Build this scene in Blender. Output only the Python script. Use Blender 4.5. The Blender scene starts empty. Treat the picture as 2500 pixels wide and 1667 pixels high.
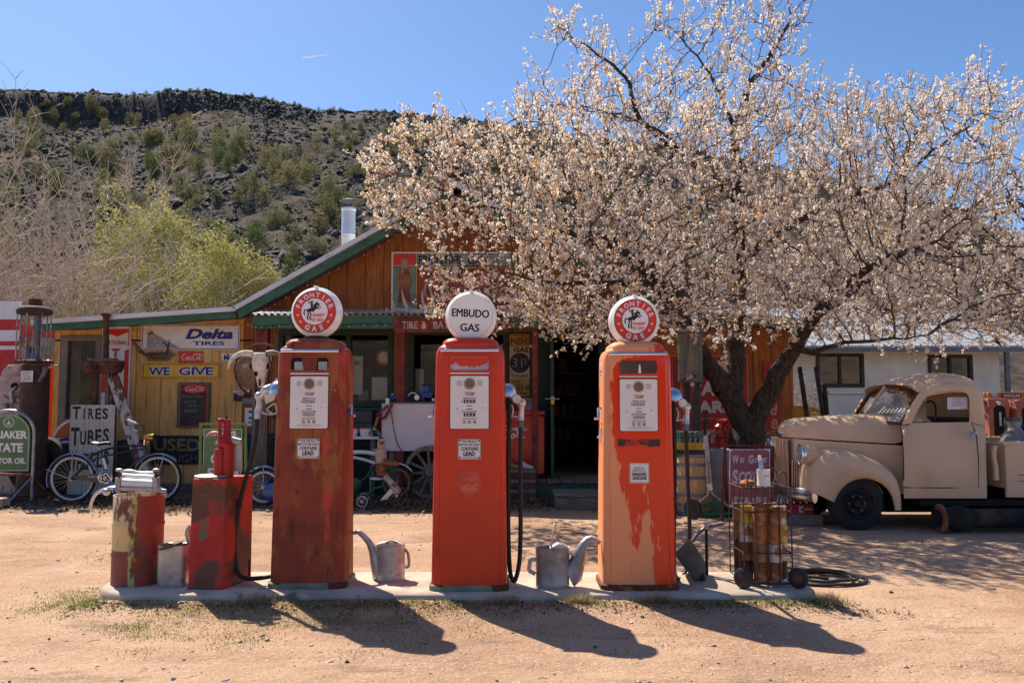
import bpy, math, random
import numpy as np
from mathutils import Vector, Matrix
random.seed(7); rng = np.random.default_rng(7)
SC = bpy.context.scene; COL = SC.collection
R = math.radians; PI = math.pi

# ------------------------------------------------------------------ camera
EYE = 1.4; TH = R(4.26); FP = 2100.0
cam_d = bpy.data.cameras.new('camera'); cam = bpy.data.objects.new('camera', cam_d); COL.objects.link(cam)
cam.location = (0, 0, EYE); cam.rotation_euler = (R(90) + TH, 0, 0)
cam_d.sensor_width = 36; cam_d.lens = FP / 2500 * 36; cam_d.clip_start = .05; cam_d.clip_end = 8000
SC.camera = cam

# ------------------------------------------------------------------ daylight
SUN = Vector((-.95, 1.33, 2.1)).normalized()
world = bpy.data.worlds.new('World'); SC.world = world; world.use_nodes = True
wn = world.node_tree.nodes; wl = world.node_tree.links
bg = wn.get('Background') or wn.new('ShaderNodeBackground')
sky = wn.new('ShaderNodeTexSky'); sky.sky_type = 'NISHITA'; sky.sun_disc = False
sky.sun_elevation = math.asin(SUN.z); sky.sun_rotation = math.atan2(SUN.x, SUN.y)
sky.altitude = 1600; sky.air_density = .9; sky.dust_density = 1.6; sky.ozone_density = 3.2
hs_ = wn.new('ShaderNodeHueSaturation'); hs_.inputs['Saturation'].default_value = 1.12
wl.new(sky.outputs[0], hs_.inputs['Color']); wl.new(hs_.outputs[0], bg.inputs['Color']); bg.inputs['Strength'].default_value = .088
sun_d = bpy.data.lights.new('sun', 'SUN'); sun_d.energy = 3.85; sun_d.angle = R(.5); sun_d.color = (1, .91, .77)
sun = bpy.data.objects.new('sun', sun_d); COL.objects.link(sun)
sun.rotation_euler = SUN.to_track_quat('Z', 'Y').to_euler(); sun.location = (-10, 12, 20)
SC.view_settings.view_transform = 'Standard'; SC.view_settings.look = 'None'
SC.view_settings.exposure = .95; SC.view_settings.gamma = 1
SC.cycles.max_bounces = 8; SC.cycles.transparent_max_bounces = 16
SC.cycles.use_denoising = True; SC.render.filter_size = 1.05

# ------------------------------------------------------------------ where a pixel of the 2500 wide photograph lies
CT, ST = math.cos(TH), math.sin(TH)
def ray(px, py):
    u = (px - 1250) / FP; v = (833.5 - py) / FP
    return u, CT - v * ST, ST + v * CT
def at(px, py, Y):
    a, b, c = ray(px, py); k = Y / b
    return Vector((a * k, Y, EYE + c * k))
def gnd(px, py, z=0.0):
    a, b, c = ray(px, py); k = (z - EYE) / c
    return Vector((a * k, b * k, z))
def zof(py, Y): return at(1250, py, Y).z
def xof(px, Y, py=1000): return at(px, py, Y).x

# ------------------------------------------------------------------ materials
def _n(nt, t, **kw):
    n = nt.nodes.new(t)
    for k, v in kw.items(): setattr(n, k, v)
    return n
def _mix(nt, fac, a, b, blend='MIX'):
    m = nt.nodes.new('ShaderNodeMix'); m.data_type = 'RGBA'; m.blend_type = blend
    for sock, val in ((m.inputs[0], fac), (m.inputs[6], a), (m.inputs[7], b)):
        if hasattr(val, 'is_linked') or hasattr(val, 'links'): nt.links.new(val, sock)
        elif isinstance(val, (int, float)): sock.default_value = val
        else: sock.default_value = (*val[:3], 1)
    return m.outputs[2]
def _ramp(nt, src, lo, hi):
    m = nt.nodes.new('ShaderNodeMapRange'); m.interpolation_type = 'SMOOTHSTEP'
    m.inputs[1].default_value = lo; m.inputs[2].default_value = hi
    nt.links.new(src, m.inputs[0]); return m.outputs[0]
def _noise(nt, co, scale, detail=4, stretch=None, rough=.55, off=0):
    if stretch or off:
        mp = nt.nodes.new('ShaderNodeMapping'); nt.links.new(co, mp.inputs[0])
        if stretch: mp.inputs['Scale'].default_value = stretch
        mp.inputs['Location'].default_value = (off, off * .7, off * 1.3); co = mp.outputs[0]
    n = nt.nodes.new('ShaderNodeTexNoise'); n.inputs['Scale'].default_value = scale
    n.inputs['Detail'].default_value = detail; n.inputs['Roughness'].default_value = rough
    nt.links.new(co, n.inputs['Vector']); return n.outputs[0]
MATS = {}
def mat(name, col, rough=.6, metal=0.0, var=.12, patches=(), bump=None, vscale=6, spec=.4, emit=None, alpha=None, coat=0, stretch=None):
    """patches: (colour, scale, lo, hi[, stretch][, roughness])"""
    if name in MATS: return MATS[name]
    m = bpy.data.materials.new(name); m.use_nodes = True; nt = m.node_tree
    b = nt.nodes['Principled BSDF']; MATS[name] = m
    co = nt.nodes.new('ShaderNodeTexCoord').outputs['Object']
    c = None
    if var:
        f = _noise(nt, co, vscale, 5, stretch)
        lo = tuple(max(0, x * (1 - var * 2)) for x in col); hi = tuple(min(1, x * (1 + var * 1.6)) for x in col)
        c = _mix(nt, _ramp(nt, f, .25, .75), lo, hi)
    else: c = tuple(col)
    rg = rough
    for i, p in enumerate(patches):
        st = p[4] if len(p) > 4 else None
        f = _ramp(nt, _noise(nt, co, p[1], 7, st, .62, 3.1 + i * 5.7), p[2], p[3])
        c = _mix(nt, f, c, p[0])
        if len(p) > 5:
            mm = nt.nodes.new('ShaderNodeMix'); mm.data_type = 'FLOAT'; nt.links.new(f, mm.inputs[0])
            if isinstance(rg, (int, float)): mm.inputs[2].default_value = rg
            else: nt.links.new(rg, mm.inputs[2])
            mm.inputs[3].default_value = p[5]; rg = mm.outputs[0]
    if isinstance(c, tuple): b.inputs['Base Color'].default_value = (*c[:3], 1)
    else: nt.links.new(c, b.inputs['Base Color'])
    if isinstance(rg, (int, float)): b.inputs['Roughness'].default_value = rg
    else: nt.links.new(rg, b.inputs['Roughness'])
    b.inputs['Metallic'].default_value = metal; b.inputs['Specular IOR Level'].default_value = spec
    b.inputs['Coat Weight'].default_value = coat
    if bump:
        bp = nt.nodes.new('ShaderNodeBump'); bp.inputs['Strength'].default_value = bump[1]; bp.inputs['Distance'].default_value = bump[2] if len(bump) > 2 else .01
        nt.links.new(_noise(nt, co, bump[0], 6, bump[3] if len(bump) > 3 else None), bp.inputs['Height']); nt.links.new(bp.outputs[0], b.inputs['Normal'])
    if emit:
        b.inputs['Emission Color'].default_value = (*emit[:3], 1); b.inputs['Emission Strength'].default_value = emit[3]
    return m
def glass(name, tint=(.9, .95, .95), rough=.02, clear=.75, gain=1):
    if name in MATS: return MATS[name]
    m = bpy.data.materials.new(name); m.use_nodes = True; nt = m.node_tree; MATS[name] = m
    nt.nodes.clear(); o = _n(nt, 'ShaderNodeOutputMaterial')
    t = _n(nt, 'ShaderNodeBsdfTransparent'); t.inputs[0].default_value = (*tint, 1)
    g = _n(nt, 'ShaderNodeBsdfGlossy'); g.inputs['Roughness'].default_value = rough
    fr = _n(nt, 'ShaderNodeFresnel'); fr.inputs[0].default_value = 1.5
    ml = _n(nt, 'ShaderNodeMath', operation='MULTIPLY'); nt.links.new(fr.outputs[0], ml.inputs[0]); ml.inputs[1].default_value = gain
    ad = _n(nt, 'ShaderNodeMath', operation='MAXIMUM'); nt.links.new(ml.outputs[0], ad.inputs[0]); ad.inputs[1].default_value = 1 - clear
    mx = _n(nt, 'ShaderNodeMixShader'); nt.links.new(ad.outputs[0], mx.inputs[0]); nt.links.new(t.outputs[0], mx.inputs[1]); nt.links.new(g.outputs[0], mx.inputs[2])
    nt.links.new(mx.outputs[0], o.inputs[0]); return m
def petal(name, col, tr=.35, gloss=0):
    if name in MATS: return MATS[name]
    m = bpy.data.materials.new(name); m.use_nodes = True; nt = m.node_tree; MATS[name] = m
    nt.nodes.clear(); o = _n(nt, 'ShaderNodeOutputMaterial')
    co = nt.nodes.new('ShaderNodeTexCoord').outputs['Object']
    f = _ramp(nt, _noise(nt, co, 9, 3), .3, .7)
    c = _mix(nt, f, tuple(x * .8 for x in col), tuple(min(1, x * 1.12) for x in col))
    d = _n(nt, 'ShaderNodeBsdfDiffuse'); t = _n(nt, 'ShaderNodeBsdfTranslucent')
    nt.links.new(c, d.inputs[0]); nt.links.new(c, t.inputs[0])
    mx = _n(nt, 'ShaderNodeMixShader'); mx.inputs[0].default_value = tr
    nt.links.new(d.outputs[0], mx.inputs[1]); nt.links.new(t.outputs[0], mx.inputs[2])
    if gloss:
        g = _n(nt, 'ShaderNodeBsdfGlossy'); g.inputs['Roughness'].default_value = .2; m2 = _n(nt, 'ShaderNodeMixShader'); m2.inputs[0].default_value = gloss; nt.links.new(mx.outputs[0], m2.inputs[1]); nt.links.new(g.outputs[0], m2.inputs[2]); mx = m2
    nt.links.new(mx.outputs[0], o.inputs[0]); return m
def boards(name, cols, width=.3, seam=.012, axis=0, rough=.75, stain=(.12, .06, .02), stain_lo=.55, streak=(9, 9, .8)):
    """boards side by side along one axis, each board its own tone, grain along the other"""
    if name in MATS: return MATS[name]
    m = bpy.data.materials.new(name); m.use_nodes = True; nt = m.node_tree; MATS[name] = m
    b = nt.nodes['Principled BSDF']; co = nt.nodes.new('ShaderNodeTexCoord').outputs['Object']
    sp = _n(nt, 'ShaderNodeSeparateXYZ'); nt.links.new(co, sp.inputs[0])
    dv = _n(nt, 'ShaderNodeMath', operation='DIVIDE'); nt.links.new(sp.outputs[axis], dv.inputs[0]); dv.inputs[1].default_value = width
    fl = _n(nt, 'ShaderNodeMath', operation='FLOOR'); nt.links.new(dv.outputs[0], fl.inputs[0])
    fr = _n(nt, 'ShaderNodeMath', operation='FRACT'); nt.links.new(dv.outputs[0], fr.inputs[0])
    wn_ = _n(nt, 'ShaderNodeTexWhiteNoise', noise_dimensions='1D'); nt.links.new(fl.outputs[0], wn_.inputs['W'])
    c = _mix(nt, wn_.outputs[0], cols[0], cols[1])
    c = _mix(nt, _ramp(nt, _noise(nt, co, 2.2, 8, streak, .65), stain_lo, stain_lo + .2), c, stain)
    c = _mix(nt, _ramp(nt, _noise(nt, co, 6, 6, streak, .6, 4), .35, .75), c, tuple(x * .72 for x in cols[0]))
    lt = _n(nt, 'ShaderNodeMath', operation='LESS_THAN'); nt.links.new(fr.outputs[0], lt.inputs[0]); lt.inputs[1].default_value = seam / width
    c = _mix(nt, lt.outputs[0], c, tuple(x * .12 for x in cols[0]))
    nt.links.new(c, b.inputs['Base Color']); b.inputs['Roughness'].default_value = rough
    bp = nt.nodes.new('ShaderNodeBump'); bp.inputs['Strength'].default_value = .4; bp.inputs['Distance'].default_value = .01
    nt.links.new(_noise(nt, co, 12, 6, streak), bp.inputs['Height']); nt.links.new(bp.outputs[0], b.inputs['Normal'])
    return m

# ------------------------------------------------------------------ text
TXT = {}
def text2d(s, bold=0.0, shear=0.0, space=1.0):
    key = (s, bold, shear, space)
    if key in TXT: return TXT[key]
    cu = bpy.data.curves.new('t', 'FONT'); cu.body = s; cu.offset = bold; cu.shear = shear; cu.resolution_u = 3
    cu.space_character = space
    o = bpy.data.objects.new('t', cu); COL.objects.link(o)
    bpy.context.view_layer.update()
    me = bpy.data.meshes.new_from_object(o.evaluated_get(bpy.context.evaluated_depsgraph_get()))
    v = [(p.co.x, p.co.y) for p in me.vertices]; f = [tuple(p.vertices) for p in me.polygons]
    bpy.data.objects.remove(o); bpy.data.curves.remove(cu); bpy.data.meshes.remove(me)
    xs = [p[0] for p in v] or [0]; ys = [p[1] for p in v] or [0]
    TXT[key] = (v, f, min(xs), max(xs), min(ys), max(ys)); return TXT[key]

# ------------------------------------------------------------------ mesh collector
EX, EY, EZ = Vector((1, 0, 0)), Vector((0, 1, 0)), Vector((0, 0, 1))
WLOC = {}
def rrect(x0, x1, z0, z1, r, n=4):
    p = []
    for cx, cz, a0 in ((x1 - r, z1 - r, 0), (x0 + r, z1 - r, 90), (x0 + r, z0 + r, 180), (x1 - r, z0 + r, 270)):
        for k in range(n + 1):
            a = R(a0 + 90 * k / n); p.append((cx + r * math.cos(a), cz + r * math.sin(a)))
    return p
def circ(cx, cz, r, n=32, rz=None):
    rz = rz or r
    return [(cx + r * math.cos(2 * PI * k / n), cz + rz * math.sin(2 * PI * k / n)) for k in range(n)]
class MB:
    def __init__(s): s.v = []; s.f = []; s.m = []; s.ms = []
    def mi(s, m):
        if m not in s.ms: s.ms.append(m)
        return s.ms.index(m)
    def add(s, vs, fs, m):
        o = len(s.v); k = s.mi(m)
        s.v.extend([tuple(p) for p in vs])
        for f in fs: s.f.append(tuple(i + o for i in f)); s.m.append(k)
        return s
    def box(s, x0, x1, y0, y1, z0, z1, m):
        v = [(x, y, z) for z in (z0, z1) for y in (y0, y1) for x in (x0, x1)]
        return s.add(v, [(0, 2, 3, 1), (4, 5, 7, 6), (0, 1, 5, 4), (1, 3, 7, 5), (3, 2, 6, 7), (2, 0, 4, 6)], m)
    def bar(s, a, b, w, d, m, up=EZ):
        """a beam of section w (sideways) x d (along up) from a to b"""
        a, b = Vector(a), Vector(b); t = (b - a).normalized(); up = Vector(up)
        sd = t.cross(up)
        if sd.length < 1e-4: sd = t.cross(EY)
        sd.normalize(); up = sd.cross(t).normalized()
        v = [p + sd * (i * w / 2) + up * (j * d / 2) for p in (a, b) for j in (-1, 1) for i in (-1, 1)]
        return s.add(v, [(0, 2, 3, 1), (4, 5, 7, 6), (0, 1, 5, 4), (1, 3, 7, 5), (3, 2, 6, 7), (2, 0, 4, 6)], m)
    def tube(s, pts, r, m, n=8, cap=True, closed=False):
        pts = [Vector(p) for p in pts]; N = len(pts)
        rs = r if isinstance(r, (list, tuple)) else [r] * N
        vs, fs = [], []; ref = None
        for i, p in enumerate(pts):
            if closed: t = pts[(i + 1) % N] - pts[i - 1]
            else: t = pts[min(i + 1, N - 1)] - pts[max(i - 1, 0)]
            t.normalize()
            if ref is None: ref = t.cross(EZ) if abs(t.z) < .9 else t.cross(EX)
            ref = (ref - t * ref.dot(t))
            if ref.length < 1e-5: ref = t.orthogonal()
            ref.normalize(); bn = t.cross(ref)
            for k in range(n):
                a = 2 * PI * k / n; vs.append(p + (ref * math.cos(a) + bn * math.sin(a)) * rs[i])
        M_ = N if closed else N - 1
        for i in range(M_):
            j = (i + 1) % N
            for k in range(n):
                fs.append((i * n + k, i * n + (k + 1) % n, j * n + (k + 1) % n, j * n + k))
        if cap and not closed:
            fs.append(tuple(range(n))[::-1]); fs.append(tuple((N - 1) * n + k for k in range(n)))
        return s.add(vs, fs, m)
    def loft(s, rings, m, closed=True, cap=True, flip=False):
        n = len(rings[0]); vs = [p for r_ in rings for p in r_]; fs = []
        for i in range(len(rings) - 1):
            for k in range(n if closed else n - 1):
                q = (i * n + k, i * n + (k + 1) % n, (i + 1) * n + (k + 1) % n, (i + 1) * n + k)
                fs.append(q[::-1] if flip else q)
        if cap and closed:
            a = tuple(range(n))[::-1]; b = tuple((len(rings) - 1) * n + k for k in range(n))
            fs += [a[::-1], b[::-1]] if flip else [a, b]
        return s.add(vs, fs, m)
    def lathe(s, prof, c, m, n=24, ax='z', sx=1.0, sy=1.0):
        c = Vector(c); rings = []
        for r_, h in prof:
            ring = []
            for k in range(n):
                a = 2 * PI * k / n; u, w = r_ * math.cos(a) * sx, r_ * math.sin(a) * sy
                ring.append(c + (Vector((u, w, h)) if ax == 'z' else Vector((u, -h, w)) if ax == 'y' else Vector((h, u, w))))
            rings.append(ring)
        return s.loft(rings, m)
    def prism(s, poly, y0, y1, m, org=(0, 0, 0), ex=EX, ez=EZ):
        """outline in (x,z) with thickness from y0 (front) to y1"""
        org = Vector(org); ny = Vector(ez).cross(Vector(ex)); n = len(poly)
        f = [org + ex * p[0] + ez * p[1] + ny * y0 for p in poly]; b = [org + ex * p[0] + ez * p[1] + ny * y1 for p in poly]
        fs = [tuple(range(n)), tuple(range(n, 2 * n))[::-1]] + [(k, n + k, n + (k + 1) % n, (k + 1) % n) for k in range(n)]
        return s.add(f + b, fs, m)
    def ring2(s, pa, pb, y0, y1, m, org=(0, 0, 0), ex=EX, ez=EZ):
        """flat frame between outer outline pa and inner outline pb (same count)"""
        org = Vector(org); ny = Vector(ez).cross(Vector(ex)); n = len(pa)
        P = lambda L, y: [org + ex * p[0] + ez * p[1] + ny * y for p in L]
        vs = P(pa, y0) + P(pb, y0) + P(pa, y1) + P(pb, y1); fs = []
        for k in range(n):
            j = (k + 1) % n
            fs += [(k, j, n + j, n + k), (2 * n + j, 2 * n + k, 3 * n + k, 3 * n + j), (j, k, 2 * n + k, 2 * n + j), (n + k, n + j, 3 * n + j, 3 * n + k)]
        return s.add(vs, fs, m)
    def text(s, t, x0, x1, z0, z1, y, m, bold=0.0, shear=0.0, keep=False, org=(0, 0, 0), ex=EX, ez=EZ, warp=None, space=1.0):
        v, f, a, b, c, d = text2d(t, bold, shear, space)
        if not f: return s
        sx = (x1 - x0) / max(b - a, 1e-6); sz = (z1 - z0) / max(d - c, 1e-6); ox, oz = x0, z0
        if keep:
            k = min(sx, sz); ox = x0 + ((x1 - x0) - (b - a) * k) / 2; oz = z0 + ((z1 - z0) - (d - c) * k) / 2; sx = sz = k
        org = Vector(org); ny = Vector(ez).cross(Vector(ex)); out = []
        for p in v:
            X, Z = ox + (p[0] - a) * sx, oz + (p[1] - c) * sz
            if warp: X, Z = warp(X, Z)
            out.append(org + ex * X + ez * Z + ny * y)
        return s.add(out, f, m)
    def arc_text(s, t, cx, cz, r, h, a_mid, a_step, y, m, bold=.02, inward=False, org=(0, 0, 0), wid=None):
        N = len(t)
        for i, ch in enumerate(t):
            if ch == ' ': continue
            v, f, a, b, c, d = text2d(ch, bold)
            ang = a_mid + (i - (N - 1) / 2) * a_step * (1 if inward else -1)
            k = h / .72; kx = min(k, (wid or 9) / max(b - a, .01)); out = []
            for p in v:
                X = (p[0] - (a + b) / 2) * kx; Z = (p[1] - .35) * k
                if inward: e = (-math.sin(ang), math.cos(ang)); u = (-math.cos(ang), -math.sin(ang))
                else: e = (math.sin(ang), -math.cos(ang)); u = (math.cos(ang), math.sin(ang))
                # e: reading direction, u: letter up
                out.append(Vector(org) + Vector((cx + r * math.cos(ang) + e[0] * X + u[0] * Z, y, cz + r * math.sin(ang) + e[1] * X + u[1] * Z)))
            s.add(out, f, m)
        return s
    def stroke(s, pts, w, y, m, org=(0, 0, 0), ex=EX, ez=EZ):
        """flat painted stroke through 2-d points; w number or list"""
        org = Vector(org); ny = Vector(ez).cross(Vector(ex)); N = len(pts); vs = []
        for i, p in enumerate(pts):
            a, b = pts[max(i - 1, 0)], pts[min(i + 1, N - 1)]; dx, dz = b[0] - a[0], b[1] - a[1]; L = math.hypot(dx, dz) or 1
            h = (w[i] if isinstance(w, (list, tuple)) else w) / 2; nx, nz = -dz / L * h, dx / L * h
            vs += [org + ex * (p[0] + nx) + ez * (p[1] + nz) + ny * y, org + ex * (p[0] - nx) + ez * (p[1] - nz) + ny * y]
        return s.add(vs, [(2 * i, 2 * i + 1, 2 * i + 3, 2 * i + 2) for i in range(N - 1)], m)
    def ball(s, c, r, m, n=12, sx=1, sy=1, sz=1):
        c = Vector(c); rings = []
        for i in range(n // 2 + 1):
            a = PI * i / (n // 2) - PI / 2; rr = max(math.cos(a), .02)
            rings.append([c + Vector((r * sx * rr * math.cos(2 * PI * k / n), r * sy * rr * math.sin(2 * PI * k / n), r * sz * math.sin(a))) for k in range(n)])
        return s.loft(rings, m)
    def build(s, name, parent=None, bevel=0, sub=0, sharp=38, loc=None):
        me = bpy.data.meshes.new(name)
        o = bpy.data.objects.new(name, me); COL.objects.link(o)
        base = Vector((0, 0, 0))
        if parent is not None: o.parent = parent; base = WLOC[parent.name]
        elif loc is not None: base = Vector(loc); o.location = base
        WLOC[o.name] = base
        a = np.array(s.v, dtype=np.float32).reshape(-1, 3) - np.array(base, dtype=np.float32)
        me.from_pydata(a.tolist(), [], s.f)
        for m in s.ms: me.materials.append(m)
        me.polygons.foreach_set('material_index', s.m)
        me.polygons.foreach_set('use_smooth', [True] * len(s.f))
        me.set_sharp_from_angle(angle=R(sharp)); me.update()
        if bevel:
            b = o.modifiers.new('bevel', 'BEVEL'); b.width = bevel; b.segments = 2; b.limit_method = 'ANGLE'; b.angle_limit = R(40)
        if sub:
            b = o.modifiers.new('sub', 'SUBSURF'); b.levels = sub; b.render_levels = sub
        return o
def tag(o, label=None, cat=None, group=None, kind=None):
    if label: o['label'] = label
    if cat: o['category'] = cat
    if group: o['group'] = group
    if kind: o['kind'] = kind
    return o
def thing(name, label, cat, loc, group=None):
    o = bpy.data.objects.new(name, None); COL.objects.link(o); o.location = loc; o.empty_display_size = .1
    WLOC[o.name] = Vector(loc); return tag(o, label, cat, group)
def dup(root, loc, label=None, group=None, rz=None, scale=None):
    r_ = root.copy(); COL.objects.link(r_); r_.location = loc; WLOC[r_.name] = Vector(loc)
    if rz is not None: r_.rotation_euler = (0, 0, rz)
    if scale: r_.scale = (scale,) * 3 if isinstance(scale, (int, float)) else scale
    if label: r_['label'] = label
    if group: r_['group'] = group
    for ch in root.children:
        c = ch.copy(); COL.objects.link(c); c.parent = r_
        for g in ch.children:
            d = g.copy(); COL.objects.link(d); d.parent = c
    return r_
def fastmesh(name, V, F, mats, midx=None, parent=None, smooth=False, loc=None):
    """V (n,3) array, F (m,k) array of equal sided faces"""
    base = WLOC[parent.name] if parent is not None else Vector(loc) if loc is not None else Vector((0, 0, 0))
    V = np.asarray(V, dtype=np.float32) - np.array(base, dtype=np.float32); F = np.asarray(F, dtype=np.int32)
    me = bpy.data.meshes.new(name); me.vertices.add(len(V)); me.vertices.foreach_set('co', V.ravel())
    k = F.shape[1]; me.loops.add(F.size); me.loops.foreach_set('vertex_index', F.ravel())
    me.polygons.add(len(F)); me.polygons.foreach_set('loop_start', np.arange(len(F), dtype=np.int32) * k)
    me.polygons.foreach_set('loop_total', np.full(len(F), k, dtype=np.int32))
    for m in mats: me.materials.append(m)
    if midx is not None: me.polygons.foreach_set('material_index', np.asarray(midx, dtype=np.int32))
    if smooth: me.polygons.foreach_set('use_smooth', np.ones(len(F), dtype=bool))
    me.update(calc_edges=True); me.validate()
    o = bpy.data.objects.new(name, me); COL.objects.link(o)
    if parent is not None: o.parent = parent
    else: o.location = base
    WLOC[o.name] = base
    return o
def curve(pts, n=24):
    """smooth path through points (Catmull-Rom)"""
    P = [Vector(p) for p in pts]; P = [P[0] * 2 - P[1]] + P + [P[-1] * 2 - P[-2]]; out = []
    seg = len(P) - 3; per = max(2, n // seg)
    for i in range(1, len(P) - 2):
        for k in range(per):
            t = k / per; a, b, c, d = P[i - 1], P[i], P[i + 1], P[i + 2]
            out.append(.5 * ((2 * b) + (c - a) * t + (2 * a - 5 * b + 4 * c - d) * t * t + (3 * b - a - 3 * c + d) * t ** 3))
    out.append(P[-2]); return out
def ell(cx, cz, rx, rz, a0, a1, n=14):
    return [(cx + rx * math.cos(R(a0 + (a1 - a0) * k / n)), cz + rz * math.sin(R(a0 + (a1 - a0) * k / n))) for k in range(n + 1)]
def cola(M, x0, x1, z0, z1, y, m, part='both', org=(0, 0, 0), ex=EX, ez=EZ):
    """flowing script lettering of the soda signs"""
    sh = .22; st = []
    one = [(ell(1.3, 1.35, 1.0, 1.15, 55, 300), .2), (ell(2.75, .85, .36, .55, 0, 360), .17), (ell(3.75, .85, .42, .55, 40, 320), .17), (ell(4.65, .85, .38, .55, 0, 360), .17), ([(5.05, 1.4), (5.02, .5), (5.2, .3), (5.45, .5)], .17)]
    two = [(ell(1.3, 1.4, 1.0, 1.2, 40, 310), .2), ([(2.0, 2.3), (2.6, 2.75), (3.6, 2.4), (4.6, 2.3), (5.3, 2.6)], .14), (ell(2.7, .85, .36, .55, 0, 360), .17), ([(3.4, .4), (3.7, 2.4), (3.45, 2.3), (3.35, .6), (3.6, .3)], .15), (ell(4.2, .85, .38, .55, 0, 360), .17), ([(4.6, 1.4), (4.57, .5), (4.75, .3), (5.1, .6)], .17)]
    L = [(p, w, 0) for p, w in one] if part in ('both', 'one') else []
    if part == 'both': L.append(([(5.45, 1.0), (5.85, 1.1)], .2, 0)); L += [(p, w, 5.6) for p, w in two]
    if part == 'two': L += [(p, w, 0) for p, w in two]
    W = 10.9 if part == 'both' else 5.5
    fx = lambda p, o: (x0 + (p[0] + o + sh * (p[1] - 1)) / W * (x1 - x0), z0 + p[1] / 2.9 * (z1 - z0))
    for p, w, o in L: M.stroke([fx(q, o) for q in p], w / 2.9 * (z1 - z0) * 1.35, y, m, org, ex, ez)
    return M

# ------------------------------------------------------------------ palette
WHITE = mat('white_enamel', (.84, .82, .78), .35, var=.04, patches=[((.45, .36, .27), 7, .66, .8)])
WHITE_SIGN = mat('white_sign_enamel', (.84, .82, .79), .4, var=.05, patches=[((.30, .17, .09), 8, .66, .70)])
MILK = petal('milk_glass', (.93, .92, .89), .35, .05)
LENS = mat('milk_glass_lens', (.93, .94, .87), .2, var=.01)
LENS2 = mat('white_lens', (.93, .90, .87), .2, var=.01)
BLACK = mat('black_paint', (.016, .016, .018), .5, var=.1)
BLACKGLOSS = mat('black_gloss', (.012, .012, .015), .22, var=.05)
NAVY = mat('navy_paint', (.015, .03, .22), .4, var=.08)
REDS = mat('sign_red', (.68, .045, .03), .4, var=.07)
REDGL = mat('globe_red', (.80, .05, .025), .3, var=.05)
YEL = mat('sign_yellow', (.78, .48, .035), .45, var=.08, patches=[((.22, .09, .03), 12, .68, .74)])
YELP = mat('pale_yellow', (.75, .58, .12), .5, var=.05)
GREENS = mat('sign_green', (.11, .22, .085), .45, var=.08, patches=[((.16, .09, .05), 14, .69, .75)])
GREENF = mat('frame_green', (.16, .26, .05), .5, var=.1)
GREENW = mat('worn_green_trim', (.045, .14, .09), .6, var=.12, patches=[((.02, .05, .04), 5, .55, .7)])
GREEND = mat('dark_green_trim', (.02, .055, .04), .6, var=.12)
CHROME = mat('chrome', (.75, .76, .78), .16, 1.0, var=.05)
ALU = mat('cast_aluminium', (.60, .59, .57), .38, .85, var=.12, vscale=14)
GALV = mat('galvanised_steel', (.36, .37, .38), .48, .75, var=.2, vscale=7, patches=[((.22, .21, .20), 9, .55, .72), ((.5, .5, .5), 22, .6, .7)], bump=(16, .12, .004))
GALV2 = mat('bright_galvanised_steel', (.50, .50, .49), .5, .6, var=.15, vscale=9, patches=[((.30, .29, .27), 7, .58, .75)], bump=(18, .1, .004))
STEEL = mat('grey_steel', (.14, .15, .155), .5, .6, var=.18, patches=[((.05, .045, .04), 8, .6, .75)])
RUBBER = mat('black_rubber', (.022, .022, .024), .62, var=.2)
TYRE = mat('tyre_rubber', (.025, .024, .023), .85, var=.25, patches=[((.09, .08, .07), 5, .55, .75)])
RUST = mat('rusty_iron', (.085, .034, .02), .85, var=.3, patches=[((.17, .07, .03), 7, .5, .7), ((.035, .02, .016), 4, .58, .7)], bump=(30, .25, .004))
RUSTL = mat('light_rust', (.26, .11, .045), .85, var=.25, patches=[((.10, .04, .02), 6, .5, .65), ((.42, .25, .12), 9, .62, .72)], bump=(30, .25, .004))
RUSTRED = mat('rusty_red', (.20, .035, .022), .7, var=.25, patches=[((.07, .03, .02), 6, .52, .66)])
OLDWOOD = mat('weathered_wood', (.20, .165, .135), .9, var=.25, vscale=5, stretch=(14, 14, 1), patches=[((.09, .07, .055), 4, .55, .7, (10, 10, 1))], bump=(9, .4, .006, (14, 14, 1)))
OLDWOODX = mat('weathered_deck_wood', (.17, .15, .13), .9, var=.3, vscale=4, stretch=(1, 12, 12), bump=(9, .4, .006, (1, 14, 14)))
DARK = mat('dark_interior', (.012, .010, .009), .9, var=.2)
STRAW = mat('oak_stave', (.60, .37, .15), .7, var=.2, stretch=(10, 10, 1), patches=[((.2, .11, .05), 5, .58, .7, (9, 9, 1))])
CONC = mat('concrete', (.50, .40, .31), .85, var=.12, vscale=3, patches=[((.64, .55, .46), 2.2, .5, .7), ((.30, .23, .17), 6, .56, .72), ((.16, .13, .10), 1.6, .63, .68), ((.45, .27, .15), 1.1, .66, .8)], bump=(45, .25, .004))
CREAM = mat('cream_truck_paint', (.74, .51, .315), .42, var=.05, vscale=2, patches=[((.60, .39, .23), 2.2, .52, .75), ((.22, .11, .06), 22, .715, .73)], spec=.35)
BROWNLET = mat('faded_lettering', (.55, .45, .38), .7, var=.2)
PAPER = mat('paper', (.75, .75, .73), .8, var=.03)
INK = mat('printed_ink', (.06, .055, .05), .7, var=.1)
REDINK = mat('red_ink', (.45, .05, .04), .6, var=.1)
BONE = mat('bleached_bone', (.76, .69, .58), .8, var=.12, vscale=12, patches=[((.5, .40, .30), 14, .58, .75)], bump=(40, .2, .004))
HORN = mat('horn', (.25, .20, .14), .6, var=.3, vscale=10)
ANTLER = mat('bleached_antler', (.50, .46, .40), .7, var=.2, vscale=12)
ANTLERD = mat('brown_antler', (.15, .09, .045), .7, var=.2, vscale=12)
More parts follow.
